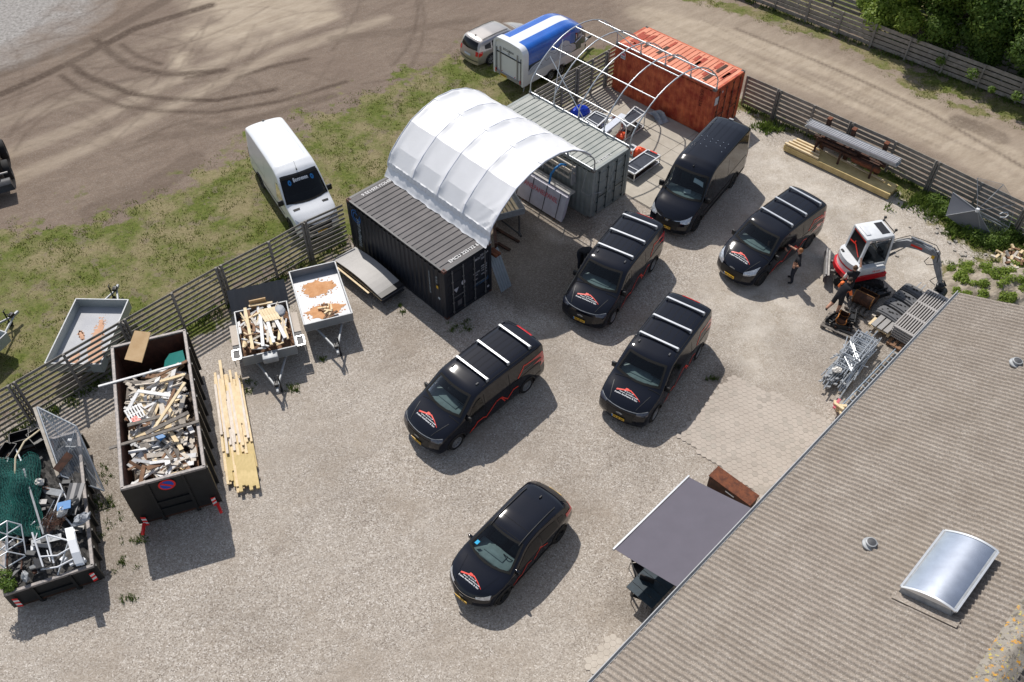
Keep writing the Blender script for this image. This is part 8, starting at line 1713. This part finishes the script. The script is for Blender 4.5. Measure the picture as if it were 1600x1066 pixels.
    for k in range(2): p=dS-u3*.35+n3*(.2+.15*k)+Vector((0,0,1.75)); plank('brown_block','brown packed timber on top of the leaning grey boards','timber','brown timbers at the dark container corner',M['rust'],p,p+u3*.45,.13,.12)
    m=MB(); r=random.Random(4); G=[]
under_tent()
# ------------------------------------------------------------------ loader at the left edge, hose, rubble, stray bits
def loader():
    q=at(-14,268,0); t=thing('wheel_loader','black machine with an orange beacon cut off by the left edge','loader',(q.x,q.y,0),R(-62))
    m=MB(); m.box((0,0,.95),(2.6,1.3,.8),0,0,None,.08); m.box((-1.0,0,1.3),(1.1,1.2,.8),0,0,None,.12); m.build('body',M['blk'],t,smooth=40)
    m=MB()
    for x in(-.3,.75):
        for y in(-.55,.55): m.beam((x,y,1.3),(x*.92,y*.9,2.5),.07,.07)
    m.box((.22,0,2.55),(1.25,1.2,.10),0,0,None,.04); m.build('cab_frame',M['blk'],t,smooth=40); m=MB(); m.box((.22,0,1.9),(1.0,1.06,1.1)); m.build('cab_glass',M['glassd'],t)
    for x in(-.85,.9):
        for s in(1,-1): wheel(t,x,s*.75,s,.45,.34,M['steel'],6,.5)
    m=MB(); m.lathe([(.07,0),(.075,.1),(.05,.15),(0,.16)],12,0,Matrix.Translation((.2,.58,2.6))); m.build('beacon',mat('orange_beacon',(.95,.20,.01),.2,0,0,coat=1),t,smooth=60)
    for y in(-.4,.4): m=MB(); m.beam((.6,y,1.6),(2.0,y,.9),.12,.2); m.build('lift_arm',M['steel'],t)
    m=MB(); G=[[Vector((2.25-.32*math.cos(R(-60)+R(200)*i/8),y,.45+.40*math.sin(R(-60)+R(200)*i/8))) for y in(-.85,.85)] for i in range(9)]; m.grid(G)
    for k in(0,1): m.add([g[k] for g in G],[tuple(range(9))])
    m.build('bucket',M['greyd'],t,smooth=50); m=MB(); m.beam((1.9,-.85,.95),(1.9,.85,.95),.06,.06); m.build('bucket_edge',M['grey'],t)
loader()
def stray():
    m=MB(); c=at(-6,-12,.05); m.tubes([c+Vector((.75*math.cos(a),.75*math.sin(a),.02)) for a in [k*PI/16 for k in range(32)]],.035,6,0,None,True); m.tubes([c+Vector((.62*math.cos(a),.62*math.sin(a),.08)) for a in [k*PI/16 for k in range(32)]],.035,6,0,None,True); tag(m.build('blue_hose',M['blueh'],smooth=60),'coiled blue hose at the top left corner of the gravel','hose')
    rg=random.Random(31)
    for k in range(46):
        p=at(1583+rg.gauss(0,12),404+rg.gauss(0,8),.06+.25*rg.random()); a=rg.uniform(0,3.1); d=Vector((math.cos(a),math.sin(a),rg.gauss(0,.3)))*rg.uniform(.08,.22); plank('firewood_log','split log in the firewood and rubble heap at the right edge','firewood','firewood heap at the right edge',M[rg.choice(['wood','woodp','woodb','wood'])],p-d,p+d,.10,.07)
    plank('timber_board','pale board leaning on the firewood heap at the right edge','board',None,M['woodp'],at(1572,392,.45),at(1580,412,.05),.16,.03)
    for k in range(60):
        x,y=(rg.uniform(1500,1600),rg.uniform(395,460)) if k<45 else (rg.uniform(1380,1540),rg.uniform(330,420)); p=at(x,y,.02); m=MB(); s=rg.uniform(.04,.13); m.box((0,0,0),(s*1.4,s,s*.7),rg.uniform(0,3),0,None,s*.2); tag(m.build('stone',M['concrete'],loc=p),'loose pale stone on the rough ground by the right edge','stone','stones near the right edge')
    # mound of soil in the corner beyond the roof
    c=at(1570,450,0); m=MB(); G=[]
    for i in range(25):
        row=[]
        for j in range(25):
            x=-2.6+5.2*i/24;y=-1.6+3.2*j/24; r=math.hypot(x/2.6,y/1.6); z=max(-.02,.55*(1-r*r)*(.8+.2*math.sin(x*5)*math.sin(y*6))-.02+rg.uniform(0,.04)) if r<1 else -.02; row.append(Vector((c.x+x,c.y+y,z)))
        G.append(row)
    m.grid(G); tag(m.build('soil_mound',mat('soil',(.20,.165,.125),.95,0,.0,4,.6,12,c2=(.40,.35,.28))),kind='structure')
    rg=random.Random(8); cs=[]
    for k in range(70): x,y=rg.uniform(-2.2,2.2),rg.uniform(-1.2,1.3); cs.append((c.x+x,c.y+y,.42*(1-math.hypot(x/2.6,y/1.6)**2)+.05,.22))
    tag(leaves(rg,cs,13000,.05).build('mound_weeds',LM[1]),kind='stuff')
    cs=[]
    for px,py in ((1470,322),(1478,335),(1490,345),(1500,352),(1512,362),(1525,372),(1538,378),(1550,383),(1562,378),(1575,370),(1590,365),(1570,360),(1585,352),(1460,318)):
        q=at(px,py,0); cs.append((q.x,q.y,.17,.46))
    tag(leaves(rg,cs,9500,.05).build('nettles',LM[0]),kind='stuff')
stray()
